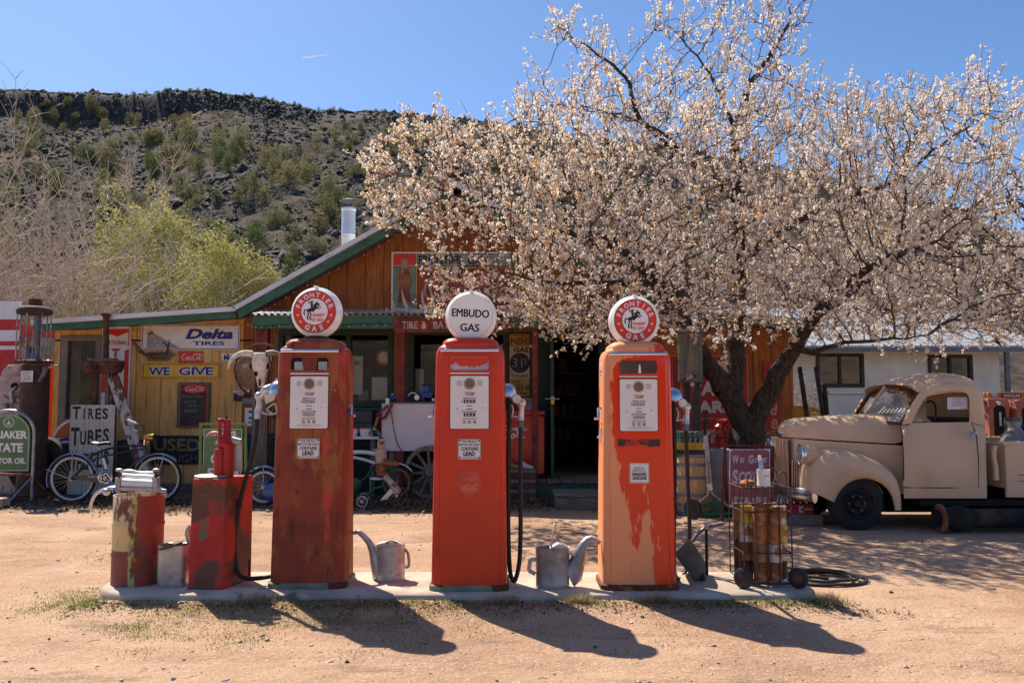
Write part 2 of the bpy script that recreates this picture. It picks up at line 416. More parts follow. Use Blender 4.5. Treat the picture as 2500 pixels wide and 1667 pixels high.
BLUEP = mat('blue_bicycle_paint', (.03, .09, .30), .25, .3, var=.08, coat=.5)
BLUEL = mat('light_blue_paint', (.25, .42, .70), .3, .35, var=.08, coat=.4)
BLUETOY = mat('toy_blue', (.01, .06, .33), .35, var=.08)
GREENB = mat('green_bicycle_paint', (.01, .11, .075), .3, .2, var=.08, coat=.3)
TAN = mat('leather', (.26, .14, .06), .6, var=.2)
MAROON = mat('faded_maroon_sign', (.33, .10, .13), .55, var=.08)
GLASSC = glass('clear_glass', (.93, .96, .95), .02, .85)
GLASSW = glass('window_glass', (.90, .91, .88), .03, .91)
GLASSD = glass('dark_window_glass', (.35, .36, .36), .03, .70)
GLASSG = glass('green_bottle_glass', (.25, .62, .28), .04, .82)

# ================================================================== SETTING
def ground_mat():
    m = bpy.data.materials.new('dry_dirt'); m.use_nodes = True; nt = m.node_tree; b = nt.nodes['Principled BSDF']
    co = nt.nodes.new('ShaderNodeTexCoord').outputs['Object']
    c = _mix(nt, _ramp(nt, _noise(nt, co, .55, 8, None, .62), .40, .60), (.41, .24, .15), (.54, .345, .225))
    c = _mix(nt, _ramp(nt, _noise(nt, co, 2.6, 9, (.5, 1.3, 1), .68, 3), .52, .72), c, (.285, .18, .12))
    c = _mix(nt, _ramp(nt, _noise(nt, co, 60, 4, None, .6, 5), .54, .70), c, (.70, .55, .43))
    c = _mix(nt, _ramp(nt, _noise(nt, co, 48, 5, None, .65, 8), .58, .70), c, (.20, .12, .08))
    # the leaf mould and grey dust in front of the shop
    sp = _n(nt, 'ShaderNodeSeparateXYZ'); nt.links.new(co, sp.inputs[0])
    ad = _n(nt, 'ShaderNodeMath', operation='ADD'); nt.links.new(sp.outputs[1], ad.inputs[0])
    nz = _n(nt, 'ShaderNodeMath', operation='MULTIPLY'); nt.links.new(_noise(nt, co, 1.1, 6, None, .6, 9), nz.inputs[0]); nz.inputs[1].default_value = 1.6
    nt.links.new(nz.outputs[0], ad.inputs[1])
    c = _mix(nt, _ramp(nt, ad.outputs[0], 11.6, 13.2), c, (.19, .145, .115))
    nt.links.new(c, b.inputs['Base Color']); b.inputs['Roughness'].default_value = .95; b.inputs['Specular IOR Level'].default_value = .15
    bp = nt.nodes.new('ShaderNodeBump'); bp.inputs['Strength'].default_value = .9; bp.inputs['Distance'].default_value = .02
    nt.links.new(_noise(nt, co, 38, 8, None, .7), bp.inputs['Height'])
    bp2 = nt.nodes.new('ShaderNodeBump'); bp2.inputs['Strength'].default_value = .5; bp2.inputs['Distance'].default_value = .07
    nt.links.new(_noise(nt, co, 4.5, 6, None, .6, 2), bp2.inputs['Height']); nt.links.new(bp.outputs[0], bp2.inputs['Normal'])
    nt.links.new(bp2.outputs[0], b.inputs['Normal']); return m
def gz(x, y):
    """lie of the yard: almost flat, a few centimetres of undulation"""
    return .052 * np.exp(-((y - 6.07) / .30) ** 2) * np.clip((2.72 - np.abs(x + .42)) * 4, 0, 1) * (y < 6.3) - .022 * np.exp(-((y - 7.75 - .12 * np.sin(x * .6)) / .13) ** 2) - .026 * np.exp(-((y - 9.15 - .14 * np.sin(x * .55 + .3)) / .15) ** 2) - .014 * np.exp(-((y - 4.75 + .1 * np.sin(x * .8)) / .12) ** 2) + .006 * np.sin(x * 1.7 + y * .9) * np.cos(y * 1.3 - x * .4) + .004 * np.sin(x * 4.1 - y * 3.3)
def make_ground():
    xs = np.concatenate([[-3000, -600, -120, -50], np.linspace(-20, 20, 201), [50, 120, 600, 3000]])
    ys = np.concatenate([[-400, -60, -12, -2], np.linspace(1, 18, 260), [24, 60, 300, 4000]])
    X, Y = np.meshgrid(xs, ys); near = (np.abs(X) < 21) & (Y > 0) & (Y < 17)
    Z = np.where(near, gz(X, Y), -.01); V = np.stack([X, Y, Z], -1).reshape(-1, 3)
    n = len(xs); i = np.arange(len(ys) - 1)[:, None] * n + np.arange(n - 1)[None, :]
    F = np.stack([i, i + 1, i + n + 1, i + n], -1).reshape(-1, 4)
    return tag(fastmesh('ground', V, F, [ground_mat()], smooth=True), kind='structure')
make_ground()

# concrete pump island
M = MB(); xa, xb, ya, yb, hz = xof(270, 6.5), xof(1957, 6.5), 6.10, 6.94, .09
out = []
for k in range(13):
    a = R(90 + 180 * k / 12); out.append((xa + .42 + .42 * math.cos(a), (ya + yb) / 2 + .42 * math.sin(a)))
out += [(xb - .25, ya), (xb, ya + .2), (xb, yb - .2), (xb - .25, yb)]
ins = lambda d: [((p[0] - (xa + xb) / 2) * (1 - d / 2.7) + (xa + xb) / 2, (p[1] - 6.52) * (1 - d / .42) + 6.52) for p in out]
M.loft([[(p[0], p[1], z) for p in ins(d)] for d, z in ((-.01, -.05), (0, .05), (.006, .078), (.022, .09))], CONC)
tag(M.build('concrete_island', sharp=60, loc=((xa + xb) / 2, 6.5, 0)), 'long low pale concrete kerb island carrying the three petrol pumps', 'island')

# ------------------------------------------------------------------ the mesa behind
SKYL = [(-700, 205), (-300, 212), (0, 222), (240, 232), (352, 233), (380, 226), (480, 226), (600, 240), (700, 260), (762, 279), (790, 271), (850, 273), (930, 276), (1000, 284), (1180, 302), (1300, 322), (1600, 352), (1900, 405), (2100, 448), (2240, 476), (2330, 500), (2400, 540), (2500, 585), (2800, 660), (3300, 720)]
NU, NV = 330, 120; YB, YC = 42.0, 185.0
hx = np.linspace(-900, 3400, NU)
crest = np.interp(hx, [p[0] for p in SKYL], [p[1] for p in SKYL]) + 2.2 * np.sin(hx / 13.7) * np.sin(hx / 37.0) + np.convolve(rng.normal(0, 2.6, NU), np.ones(4) / 4, 'same')
slope_c = np.array([ray(1250, p)[2] / ray(1250, p)[1] for p in crest]); U = (hx - 1250) / FP / CT
def hnoise(x, y):
    return 1.5 * np.sin(x * .11 + np.sin(y * .07) * 2) * np.cos(y * .09) + .7 * np.sin(x * .31 + y * .23) + .35 * np.sin(x * .83 - y * .57) + .22 * np.sin(x * 1.7 + y * 1.3)
def hill_z(iu, t):
    zc = EYE + YC * slope_c[iu]
    cl = np.clip((1000 - hx[iu]) / 600, .15, 1)            # the rim is a cliff on the left only
    pt = (YB + (YC - YB) * t) / YC; p9 = (YB + (YC - YB) * .9) / YC - .085 * cl
    p = np.where(t < .90, (t / .90) ** 1.06 * p9, pt - .085 * cl * (1 - np.clip((t - .90) / .035, 0, 1)))
    return zc * p
tt = np.concatenate([np.linspace(0, .90, NV - 14), np.linspace(.903, 1.0, 14)])
IU, TT = np.meshgrid(np.arange(NU), tt); HY = YB + (YC - YB) * TT; HX = U[IU] * HY
HZ = hill_z(IU, TT) + hnoise(HX, HY) * np.clip(TT * 4, 0, 1) * np.where(TT > .895, .10, 1) * np.clip((hx[IU] + 200) / 1.0, 1, 1) * .8 - .3 * (TT < .01)
V = np.stack([HX, HY, HZ], -1); back = V[-1:].copy(); back[..., 1] += 90; back[..., 0] *= 1.49; back[..., 2] *= .9
V = np.concatenate([V, back]); nr = V.shape[0]
i = np.arange(nr - 1)[:, None] * NU + np.arange(NU - 1)[None, :]
F = np.stack([i, i + 1, i + NU + 1, i + NU], -1).reshape(-1, 4)
def hill_mat():
    m = bpy.data.materials.new('basalt_talus_slope'); m.use_nodes = True; nt = m.node_tree; b = nt.nodes['Principled BSDF']
    co = nt.nodes.new('ShaderNodeTexCoord').outputs['Object']
    c = _mix(nt, _ramp(nt, _noise(nt, co, .035, 8, None, .6), .38, .62), (.098, .078, .065), (.165, .122, .094))
    c = _mix(nt, _ramp(nt, _noise(nt, co, .05, 6, None, .6, 6), .54, .66), c, (.24, .155, .105))
    c = _mix(nt, _ramp(nt, _noise(nt, co, .55, 9, None, .7, 3), .48, .66), c, (.042, .040, .042))
    c = _mix(nt, _ramp(nt, _noise(nt, co, .9, 8, None, .7, 11), .57, .72), c, (.15, .15, .115))
    nt.links.new(c, b.inputs['Base Color']); b.inputs['Roughness'].default_value = .95; b.inputs['Specular IOR Level'].default_value = .1
    bp = nt.nodes.new('ShaderNodeBump'); bp.inputs['Strength'].default_value = .9; bp.inputs['Distance'].default_value = .8
    nt.links.new(_noise(nt, co, .8, 9, None, .75), bp.inputs['Height']); nt.links.new(bp.outputs[0], b.inputs['Normal']); return m
BASALT = mat('basalt_cliff', (.034, .032, .036), .95, var=.35, vscale=.3, stretch=(2.2, 1, .25), patches=[((.065, .058, .055), .35, .5, .75, (3, 1, .3)), ((.02, .02, .022), .5, .55, .66, (4, 1, .2))], bump=(.8, .5, .6, (4, 1, .12)))
fm = np.zeros(len(F), dtype=int); row = np.repeat(np.arange(nr - 1), NU - 1); colx = np.tile(np.arange(NU - 1), nr - 1)
fm[(row >= NV - 14) & (row < NV - 8) & (hx[colx] < 900)] = 1
MATS_HILL = hill_mat()
tag(fastmesh('hill', V.reshape(-1, 3), F, [MATS_HILL, BASALT], fm, smooth=True), kind='structure')
def hill_at(px, t):
    iu = int(np.clip(np.interp(px, hx, np.arange(NU)), 0, NU - 2)); Y = YB + (YC - YB) * t
    X = (px - 1250) / FP / CT * Y
    return np.array([X, Y, float(np.interp(t, tt, HZ[:, iu]))])
def hill_px(px, py):
    """point of the slope seen at a pixel"""
    iu = int(np.clip(np.interp(px, hx, np.arange(NU)), 0, NU - 1)); sl = ray(px, py)[2] / ray(px, py)[1]
    e = (HZ[:, iu] - EYE) / HY[:, iu]
    k = int(np.argmax(e >= sl)) if (e >= sl).any() else NV - 15
    return hill_at(px, tt[max(k, 1)])

# boulders and low brush scattered over the slope: nobody could count them
def rocks_mesh(cent, size, flat=.8, seed=1):
    g = np.random.default_rng(seed); n = len(cent)
    b = np.array([[1, 0, 0], [-1, 0, 0], [0, 1, 0], [0, -1, 0], [0, 0, 1], [0, 0, -1]], float)
    f = np.array([[0, 2, 4], [2, 1, 4], [1, 3, 4], [3, 0, 4], [2, 0, 5], [1, 2, 5], [3, 1, 5], [0, 3, 5]])
    v = b[None] * g.uniform(.6, 1.25, (n, 6, 3)) + g.normal(0, .25, (n, 6, 3)); v[:, :, 2] *= flat
    a = g.uniform(0, 2 * PI, n); ca, sa = np.cos(a), np.sin(a)
    x = v[:, :, 0] * ca[:, None] - v[:, :, 1] * sa[:, None]; y = v[:, :, 0] * sa[:, None] + v[:, :, 1] * ca[:, None]
    v = np.stack([x, y, v[:, :, 2]], -1) * size[:, None, None] + cent[:, None]
    return v.reshape(-1, 3), (f[None] + (np.arange(n) * 6)[:, None, None]).reshape(-1, 3)
pts, sz = [], []
for k in range(26000):
    px = random.uniform(-60, 1750); t = random.uniform(.12, .895) if k % 4 else random.uniform(.895, .995)
    # rock fields: bands of talus, thicker below the rim
    d = .5 + .5 * math.sin(px / 150 + t * 9) * math.sin(px / 61 - t * 17) + .55 * max(0, t - .55)
    if random.random() > d: continue
    p = hill_at(px, t); pts.append(p); sz.append(random.uniform(.18, .55) * (1.0 if random.random() < .96 else 2.2))
V, F = rocks_mesh(np.array(pts), np.array(sz), .8)
TALUS = mat('talus_rock', (.066, .061, .063), .95, var=.45, vscale=.7, patches=[((.15, .14, .135), .9, .55, .7)])
tag(fastmesh('talus_boulders', V, F, [TALUS]), 'dark basalt boulders strewn all over the hillside', 'boulders', kind='stuff')
def tuft_mesh(cent, rad, per, leaf, seed=3, up=.9, tri=True, ball=False):
    """many small leaf faces round each centre"""
    g = np.random.default_rng(seed); n = len(cent); N = n * per
    d = g.normal(0, 1, (N, 3)); d /= np.linalg.norm(d, axis=1)[:, None]
    if not ball: d[:, 2] = np.abs(d[:, 2]) * up
    rr = np.repeat(np.asarray(rad), per)[:, None] if np.ndim(rad) else rad
    p = np.repeat(cent, per, 0) + d * rr * g.uniform(.35, 1, (N, 1)) ** .6
    a = g.normal(0, 1, (N, 3)); a /= np.linalg.norm(a, axis=1)[:, None]; b = np.cross(a, g.normal(0, 1, (N, 3))); b /= np.linalg.norm(b, axis=1)[:, None]
    L = leaf * g.uniform(.6, 1.4, (N, 1)) * (rr if np.ndim(rr) else 1)
    V = np.stack([p - a * L, p + b * L * .55, p + a * L], 1).reshape(-1, 3)
    return V, np.arange(N * 3).reshape(-1, 3)
pts, sz = [], []
for k in range(9000):
    px = random.uniform(-60, 1750); t = random.uniform(.05, .89)
    if random.random() > .6 + .4 * math.sin(px / 90 - t * 13): continue
    pts.append(hill_at(px, t) + np.array([0, 0, .1])); sz.append(random.uniform(.25, .65))
V, F = tuft_mesh(np.array(pts), np.array(sz), 14, .42, 5)
SAGE = petal('sage_brush_leaf', (.24, .23, .18), .3)
tag(fastmesh('sage_brush', V, F, [SAGE, ]), 'low grey sage brush covering the hillside', 'brush', kind='stuff')

# the opposite side of the valley, behind the camera: what the shop windows mirror
xs = np.linspace(-420, 420, 90); ys = np.linspace(0, 1, 14); X_, T_ = np.meshgrid(xs, ys); V = np.stack([X_, -38 - 60 * T_, (15 + 3 * np.sin(X_ * .05) + 2 * np.sin(X_ * .17)) * T_ ** .8 + 1.2 * np.sin(X_ * .3 + T_ * 20) * T_ - .05], -1).reshape(-1, 3)
i = np.arange(13)[:, None] * 90 + np.arange(89)[None, :]; tag(fastmesh('far_valley_side', V, np.stack([i, i + 90, i + 91, i + 1], -1).reshape(-1, 4), [MATS_HILL], smooth=True), kind='structure')
# junipers: each a plant of its own
JUN = [petal('juniper_leaf', (.20, .19, .095), .45), petal('juniper_dry_leaf', (.25, .225, .12), .45), petal('juniper_bright_leaf', (.15, .175, .075), .45)]
BARK = mat('grey_bark', (.13, .10, .08), .95, var=.3, bump=(20, .5, .01))
def juniper_mesh(seed, mm):
    g = np.random.default_rng(seed); k = 9
    c = np.stack([g.normal(0, .36, k), g.normal(0, .36, k), np.linspace(.12, 1.05, k)], -1); c[:, :2] *= (1.15 - c[:, 2:] * .75)
    V, F = tuft_mesh(c, g.uniform(.28, .45, k), 150, .17, seed, ball=True); V[:, 2] = np.maximum(V[:, 2], -.08); return V, F
protos = []
for s_ in range(6):
    mm = JUN[s_ % 3]; V, F = juniper_mesh(40 + s_, mm)
    me_o = fastmesh('foliage', V, F, [mm]); protos.append(me_o.data); bpy.data.objects.remove(me_o)
stem_me = MB().tube([(0, 0, -.3), (.03, 0, .5)], [.05, .02], BARK, 6); so = stem_me.build('stem'); stem_data = so.data; bpy.data.objects.remove(so)
def juniper(pos, h, k):
    r_ = thing('juniper', 'juniper bush growing on the rocky hillside', 'shrub', pos, 'junipers on the hillside')
    r_.scale = (h * random.uniform(.65, 1.4), h * .9, h * random.uniform(.8, 1.25)); r_.rotation_euler = (0, 0, random.uniform(0, 6))
    for nm, d in (('foliage', protos[k]), ('stem', stem_data)):
        c = bpy.data.objects.new(nm, d); COL.objects.link(c); c.parent = r_
    return r_
KNOWN = [(665, 545, 50), (715, 580, 55), (700, 440, 62), (640, 495, 60), (590, 480, 60), (745, 415, 55), (660, 430, 58), (605, 455, 50), (560, 390, 55), (450, 350, 60), (440, 320, 50), (350, 355, 50), (375, 345, 50), (400, 405, 60), (430, 395, 60), (360, 430, 62), (475, 420, 45), (640, 400, 60), (660, 410, 60), (745, 440, 50), (760, 620, 48), (715, 640, 50), (700, 660, 48), (790, 520, 60), (770, 560, 60), (820, 500, 60), (835, 555, 50), (340, 360, 42), (520, 395, 46), (545, 410, 45), (575, 360, 50), (690, 545, 48), (620, 570, 46), (765, 360, 36), (840, 370, 36), (860, 430, 40), (800, 455, 46), (870, 320, 30), (90, 260, 26), (145, 268, 28), (195, 258, 30), (110, 300, 30), (165, 310, 30), (210, 280, 36), (230, 290, 34), (135, 320, 30), (235, 320, 32), (300, 300, 30), (320, 305, 30), (60, 340, 34), (20, 300, 34), (35, 380, 40), (10, 420, 40), (70, 430, 44), (120, 440, 44), (250, 420, 48), (280, 450, 50), (335, 520, 54), (355, 540, 56), (395, 545, 50), (410, 300, 34)]
nj = 0
for px, py, hp in KNOWN:
    p = hill_px(px, py + hp * .25); juniper(p, hp * p[1] / FP * .78, random.randrange(6)); nj += 1
while nj < 235:
    px = random.uniform(-40, 1500); py = random.uniform(300, 690)
    d = .95 if (330 < py < 520) else .45
    if px > 900: d *= .6
    if random.random() > d: continue
    p = hill_px(px, py)
    if p[1] > YB + .88 * (YC - YB): continue
    hp = random.choice((.6, .8, 1.0, 1.2, 1.5, 1.9, 2.4)); juniper(p, hp, random.randrange(6)); nj += 1
for k in range(60):                                     # along the rim
    px = random.uniform(250, 1150); iu = int(np.interp(px, hx, np.arange(NU)))
    p = hill_at(px, random.choice((.94, .97))); juniper(p - np.array([0, 0, .25]), random.uniform(.4, 1.0), random.randrange(6))

# ------------------------------------------------------------------ trees and shrubs behind the shop
def grow(M, p, d, L, r, depth, m, tips, bend=.35, split=(2, 4), ratio=.68, up=.25, nseg=4, minr=.004, nside=5):
    """a branch and its children; returns tip points"""
    pts, rs = [Vector(p)], [r]; d = Vector(d).normalized()
    for k in range(nseg):
        d = (d + Vector((random.gauss(0, bend), random.gauss(0, bend), random.gauss(0, bend) + up)) * .45).normalized()
        pts.append(pts[-1] + d * L / nseg); rs.append(max(minr, r * (1 - .55 * (k + 1) / nseg)))
    M.tube(pts, rs, m, nside if r > .02 else 4, cap=False)
    for q in pts[1:]: tips.append((q, depth))
    if depth <= 0: return
    for _ in range(random.randint(*split)):
        i = random.randint(1, nseg); q = pts[i]
        nd = (d + Vector((random.gauss(0, .75), random.gauss(0, .75), random.gauss(.1, .45)))).normalized()
        grow(M, q, nd, L * ratio * random.uniform(.75, 1.2), rs[i] * .7, depth - 1, m, tips, bend, split, ratio, up, nseg, minr, nside)
PALEBARK = mat('pale_bare_bark', (.58, .47, .36), .9, var=.25)
TWIG = mat('brown_twig', (.20, .14, .10), .9, var=.3)
def leafy(name, label, px, py_base, Y, H, W, leafm, seed, nl=9000, leaf=.055, grp=None, cat='tree'):
    random.seed(seed); b = at(px, py_base, Y); b.z = 0
    root = thing(name, label, cat, b, grp); M = MB(); tips = []
    for k in range(7):
        a = random.uniform(0, 6.28); grow(M, b + Vector((random.uniform(-.5, .5), random.uniform(-.4, .4), 0)), (math.cos(a) * .3 * W / H, math.sin(a) * .25, 1), H * .40, .06, 3, TWIG, tips, .3, (3, 4), .62, .3)
    M.build('trunk', root); g = np.random.default_rng(seed); n = 420; d = g.normal(0, 1, (n, 3)); d /= np.linalg.norm(d, axis=1)[:, None]; d[:, 2] = np.abs(d[:, 2]) * 1.15 - .15
    rr = g.uniform(.45, 1, (n, 1)) ** .5 * (1 + .16 * np.sin(d[:, :1] * 5 + seed) + .12 * np.sin(d[:, 1:2] * 7 + d[:, 2:] * 4)); c = np.array([b.x, b.y, H * .36]) + d * rr * np.array([W / 2, W * .4, H * .62]); c = c[g.uniform(0, 1, n) < .35 + .65 * np.clip((c[:, 2] / H - .2) * 1.6, 0, 1)]
    V, F = tuft_mesh(c, g.uniform(.26, .50, len(c)), nl // len(c), leaf / .38, seed, ball=True); fastmesh('crown', V, F, leafm, g.integers(0, len(leafm), len(F)), parent=root)
WIL = [petal('spring_willow_leaf', (.50, .46, .15), .4), petal('pale_willow_leaf', (.60, .53, .24), .4), petal('dark_willow_leaf', (.28, .27, .10), .4)]  # three leaf tones mixed at random through the crown
leafy('willow_tree', 'tall yellow green tree coming into leaf behind the low wing roof', 370, 800, 27, 7.7, 6.4, WIL, 21, 72000, .045)
leafy('willow_tree', 'rounded yellow green tree beside the shop gable, right of the taller one', 572, 800, 25, 6.3, 4.7, WIL, 22, 60000, .042)
leafy('willow_tree', 'smaller yellow green bush behind the bare tree', 275, 800, 28, 5.6, 3.2, WIL, 23, 24000, .045)
def bare(name, label, px, Y, H, spread, seed, m, n=6, r=.08, depth=4, grp=None):
    random.seed(seed); b = at(px, 900, Y); b.z = 0; root = thing(name, label, 'tree', b, grp); M = MB(); tips = []
    for k in range(n):
        a = 2 * PI * k / n + random.uniform(-.4, .4)
        grow(M, b + Vector((random.uniform(-.3, .3), random.uniform(-.2, .2), 0)), (math.cos(a) * spread, math.sin(a) * spread * .6, 1), H * .46, r, depth, m, tips, .22, (3, 4), .70, .16, 4, .006, 5)
    M.build('trunk', root)
    M2 = MB()
    for q, dpt in tips:
        if dpt <= 1 and random.random() < .5:
            for _ in range(2):
                e = q + Vector((random.gauss(0, .3), random.gauss(0, .25), random.gauss(.28, .25))); M2.tube([q, (q + e) / 2 + Vector((0, 0, .03)), e], [.010, .008, .005], m, 3, cap=False)
    M2.build('crown', root)
bare('bare_tree', 'large leafless tree with pale grey branches behind the red striped station', 120, 24, 10, .6, 31, PALEBARK, 8, .11, 3)
bare('bare_tree', 'leafless pale tree at the left edge behind the white parapet', -40, 22, 8.5, .55, 32, PALEBARK, 5, .09, 3)
bare('bare_tree', 'thin leafless tree with a grey trunk leaning right behind the low wing', 255, 23, 6.6, .7, 33, PALEBARK, 5, .09, 3)
for k, (px, hh, lab) in enumerate(((500, 3.9, 'brown bare twiggy shrub showing over the low roof beside the gable'), (395, 3.6, 'reddish brown bare shrub below the tall yellow green tree'), (590, 3.6, 'brown bare shrub tucked behind the foot of the gable slope'), (185, 3.4, 'brown bare thicket left of the low wing roof'))):
    bare('bare_shrub', lab, px, 21.5, hh, .3, 50 + k, TWIG, 10, .03, 2)

# ================================================================== the blossoming apricot tree (space colonisation)
def build_blossom_tree():
    g = np.random.default_rng(11)
    POLY = [(835, 400), (850, 350), (900, 312), (955, 262), (1000, 292), (1060, 278), (1130, 298), (1180, 285), (1195, 235), (1240, 190), (1310, 205), (1345, 160), (1275, 110), (1262, 45), (1335, 75), (1400, 108), (1445, 160), (1490, 195), (1560, 190), (1530, 120), (1480, 40), (1560, 55), (1620, 15), (1650, -40), (1860, -60), (1900, 40), (1850, 110), (1810, 150), (1880, 205), (1960, 222), (2030, 205), (2090, 195), (2140, 240), (2180, 205), (2250, 150), (2262, 190), (2310, 205), (2350, 260), (2330, 320), (2290, 390), (2360, 400), (2420, 380), (2480, 420), (2600, 460), (2700, 560), (2680, 800), (2560, 870), (2400, 880), (2300, 890), (2150, 862), (2060, 838), (1960, 835), (1900, 880), (1850, 862), (1800, 835), (1700, 835), (1600, 840), (1560, 835), (1480, 845), (1390, 860), (1320, 860), (1270, 830), (1280, 780), (1190, 745), (1080, 765), (1000, 750), (955, 740), (900, 742), (905, 700), (965, 665), (965, 620), (935, 570), (880, 545), (840, 505), (860, 470)]
    P = [(x * 1.063 if i < 0 else x * 1.063, y * 1.063) for i, (x, y) in enumerate(POLY)]
    px_, py_ = np.array([p[0] for p in P]), np.array([p[1] for p in P])
    def inside(x, y):
        c = np.zeros(x.shape, bool); j = len(P) - 1
        for i in range(len(P)):
            k = ((py_[i] > y) != (py_[j] > y)) & (x < (px_[j] - px_[i]) * (y - py_[i]) / (py_[j] - py_[i] + 1e-9) + px_[i]); c ^= k; j = i
        return c
    N = 90000; x = g.uniform(860, 2880, N); y = g.uniform(-60, 960, N); w = np.ones(N)
    w[(y < 250)] = .36; w[(y < 190) & (x < 1650)] = .75; w[(x < 1260) & (y > 590)] = .16; w[(x < 1330) & (y > 700)] = .22
    w[(x > 1300) & (y > 300) & (y < 900)] = 1.2; w[(x > 2230)] = .95; w[(x < 1060) & (y > 660)] = .02; w[(y < 420)] *= .80; w[(x > 1225) & (x < 1500) & (y > 720)] = 1.3
    k = inside(x, y) & (g.uniform(0, 1.2, N) < w); x, y = x[k], y[k]
    # depth of the crown: a broad dome round the trunk
    cx = 3.4; Yt = 12.3
    def toward(x, y, Y): 
        u = (x - 1250) / FP; v = (833.5 - y) / FP; b = CT - v * ST; c = ST + v * CT; kk = Y / b
        return np.stack([u * kk, Y, EYE + c * kk], -1)
    e = toward(x, y, np.full(len(x), Yt)); rad = np.hypot((e[:, 0] - cx) / 6.0, (e[:, 2] - 3.6) / 4.6)
    th = 2.5 * np.sqrt(np.clip(1 - rad ** 2, .06, 1))
    Y = Yt - .35 + g.uniform(-1, 1, len(x)) * th * np.where(y < 250, .6, 1)
    A = toward(x, y, Y)
    bad = (A[:, 1] > 12.95) & (A[:, 0] < 5.3) & (A[:, 2] < 5.4); A[bad, 1] = g.uniform(11.2, 12.9, bad.sum()); 
    A[bad] = toward(x[bad], y[bad], A[bad, 1])
    A = A[(A[:, 2] > 2.25)]
    A = A[g.permutation(len(A))[:14000]]
    # trunk and main limbs, by their course
    LIM = [([(1822, 1165, 12.4), (1822, 1110, 12.4), (1828, 1050, 12.4)], .30),
           ([(1828, 1050, 12.4), (1785, 975, 12.3), (1738, 905, 12.2), (1700, 845, 12.1), (1655, 770, 11.9), (1600, 690, 11.6), (1520, 610, 11.3), (1400, 540, 11.1)], .19),
           ([(1785, 985, 12.35), (1788, 920, 12.4), (1796, 850, 12.5), (1800, 760, 12.5), (1805, 640, 12.5), (1800, 500, 12.45), (1795, 400, 12.4), (1800, 300, 12.4), (1840, 190, 12.4), (1890, 120, 12.35), (1935, 35, 12.3)], .17),
           ([(1828, 1050, 12.4), (1862, 985, 12.3), (1900, 915, 12.2), (1935, 855, 12.0), (1985, 780, 11.7), (2060, 700, 11.4), (2150, 640, 11.1), (2260, 600, 10.9)], .18),
           ([(1935, 855, 12.0), (1990, 860, 11.6), (2060, 835, 11.2), (2160, 830, 10.8), (2290, 815, 10.5)], .05),
           ([(1804, 640, 12.5), (1880, 580, 12.4), (1990, 520, 12.2), (2100, 470, 12.1), (2190, 440, 12.0), (2245, 395, 12.0), (2330, 330, 11.9), (2420, 280, 11.8)], .075),
           ([(1985, 780, 11.7), (2070, 720, 12.1), (2200, 620, 12.4), (2340, 520, 12.5), (2500, 450, 12.4)], .06),
           ([(1800, 500, 12.45), (1745, 440, 12.2), (1690, 390, 12.1), (1600, 330, 11.9), (1546, 262, 11.8), (1530, 192, 11.8), (1455, 128, 11.7), (1350, 58, 11.6)], .07),
           ([(1690, 390, 12.1), (1610, 320, 12.0), (1500, 275, 11.6), (1380, 258, 11.4), (1280, 262, 11.3)], .035),
           ([(1796, 330, 12.4), (1760, 240, 12.4), (1720, 160, 12.4), (1660, 90, 12.4), (1620, 50, 12.4)], .04),
           ([(1655, 770, 11.9), (1560, 760, 11.4), (1450, 790, 11.0), (1370, 850, 10.8)], .035),
           ([(1600, 690, 11.6), (1480, 690, 11.2), (1350, 690, 11.0), (1230, 660, 11.0), (1100, 640, 11.1)], .045),
           ([(1700, 845, 12.1), (1620, 690, 12.4), (1500, 540, 12.5), (1350, 450, 12.4), (1150, 400, 12.2), (1000, 380, 12.1)], .07),
           ([(1520, 610, 11.3), (1350, 560, 11.6), (1180, 500, 11.8), (1020, 440, 11.9), (930, 400, 11.9)], .05)]
    pos, par, fixr = [], [], []
    def near_idx(q):
        if not pos: return -1
        d = np.linalg.norm(np.array(pos) - q, axis=1); i = int(d.argmin()); return i
    for pl, r0 in LIM:
        c = curve([tuple(at(*p)) for p in pl], 8 * (len(pl) - 1)); q0 = np.array(c[0])
        prev = near_idx(q0)
        if prev == -1: c[0].z = -.15
        pts = [c[0]]
        for a in c[1:]:
            while (a - pts[-1]).length > .16: pts.append(pts[-1] + (a - pts[-1]).normalized() * .13)
        for i, q in enumerate(pts):
            if i == 0 and prev >= 0: continue
            f = i / len(pts); pos.append(np.array(q) + g.normal(0, .012, 3)); par.append(prev); fixr.append(r0 * (1 - (.88 * f ** .8 if r0 < .25 else .15 * f))); prev = len(pos) - 1
    nskel = len(pos)
    pos = list(pos); P3 = np.zeros((90000, 3)); P3[:len(pos)] = pos; n = len(pos)
    D = 0.125; KILL = .19; INF = 1.6
    nd = np.full(len(A), 1e9); ni = np.zeros(len(A), int)
    def upd(lo, hi):
        for s in range(lo, hi, 400):
            e_ = min(s + 400, hi); d = np.linalg.norm(A[:, None] - P3[None, s:e_], axis=2); j = d.argmin(1); dm = d[np.arange(len(A)), j]
            b = dm < nd; nd[b] = dm[b]; ni[b] = j[b] + s
    upd(0, n); start = n
    seen = set()
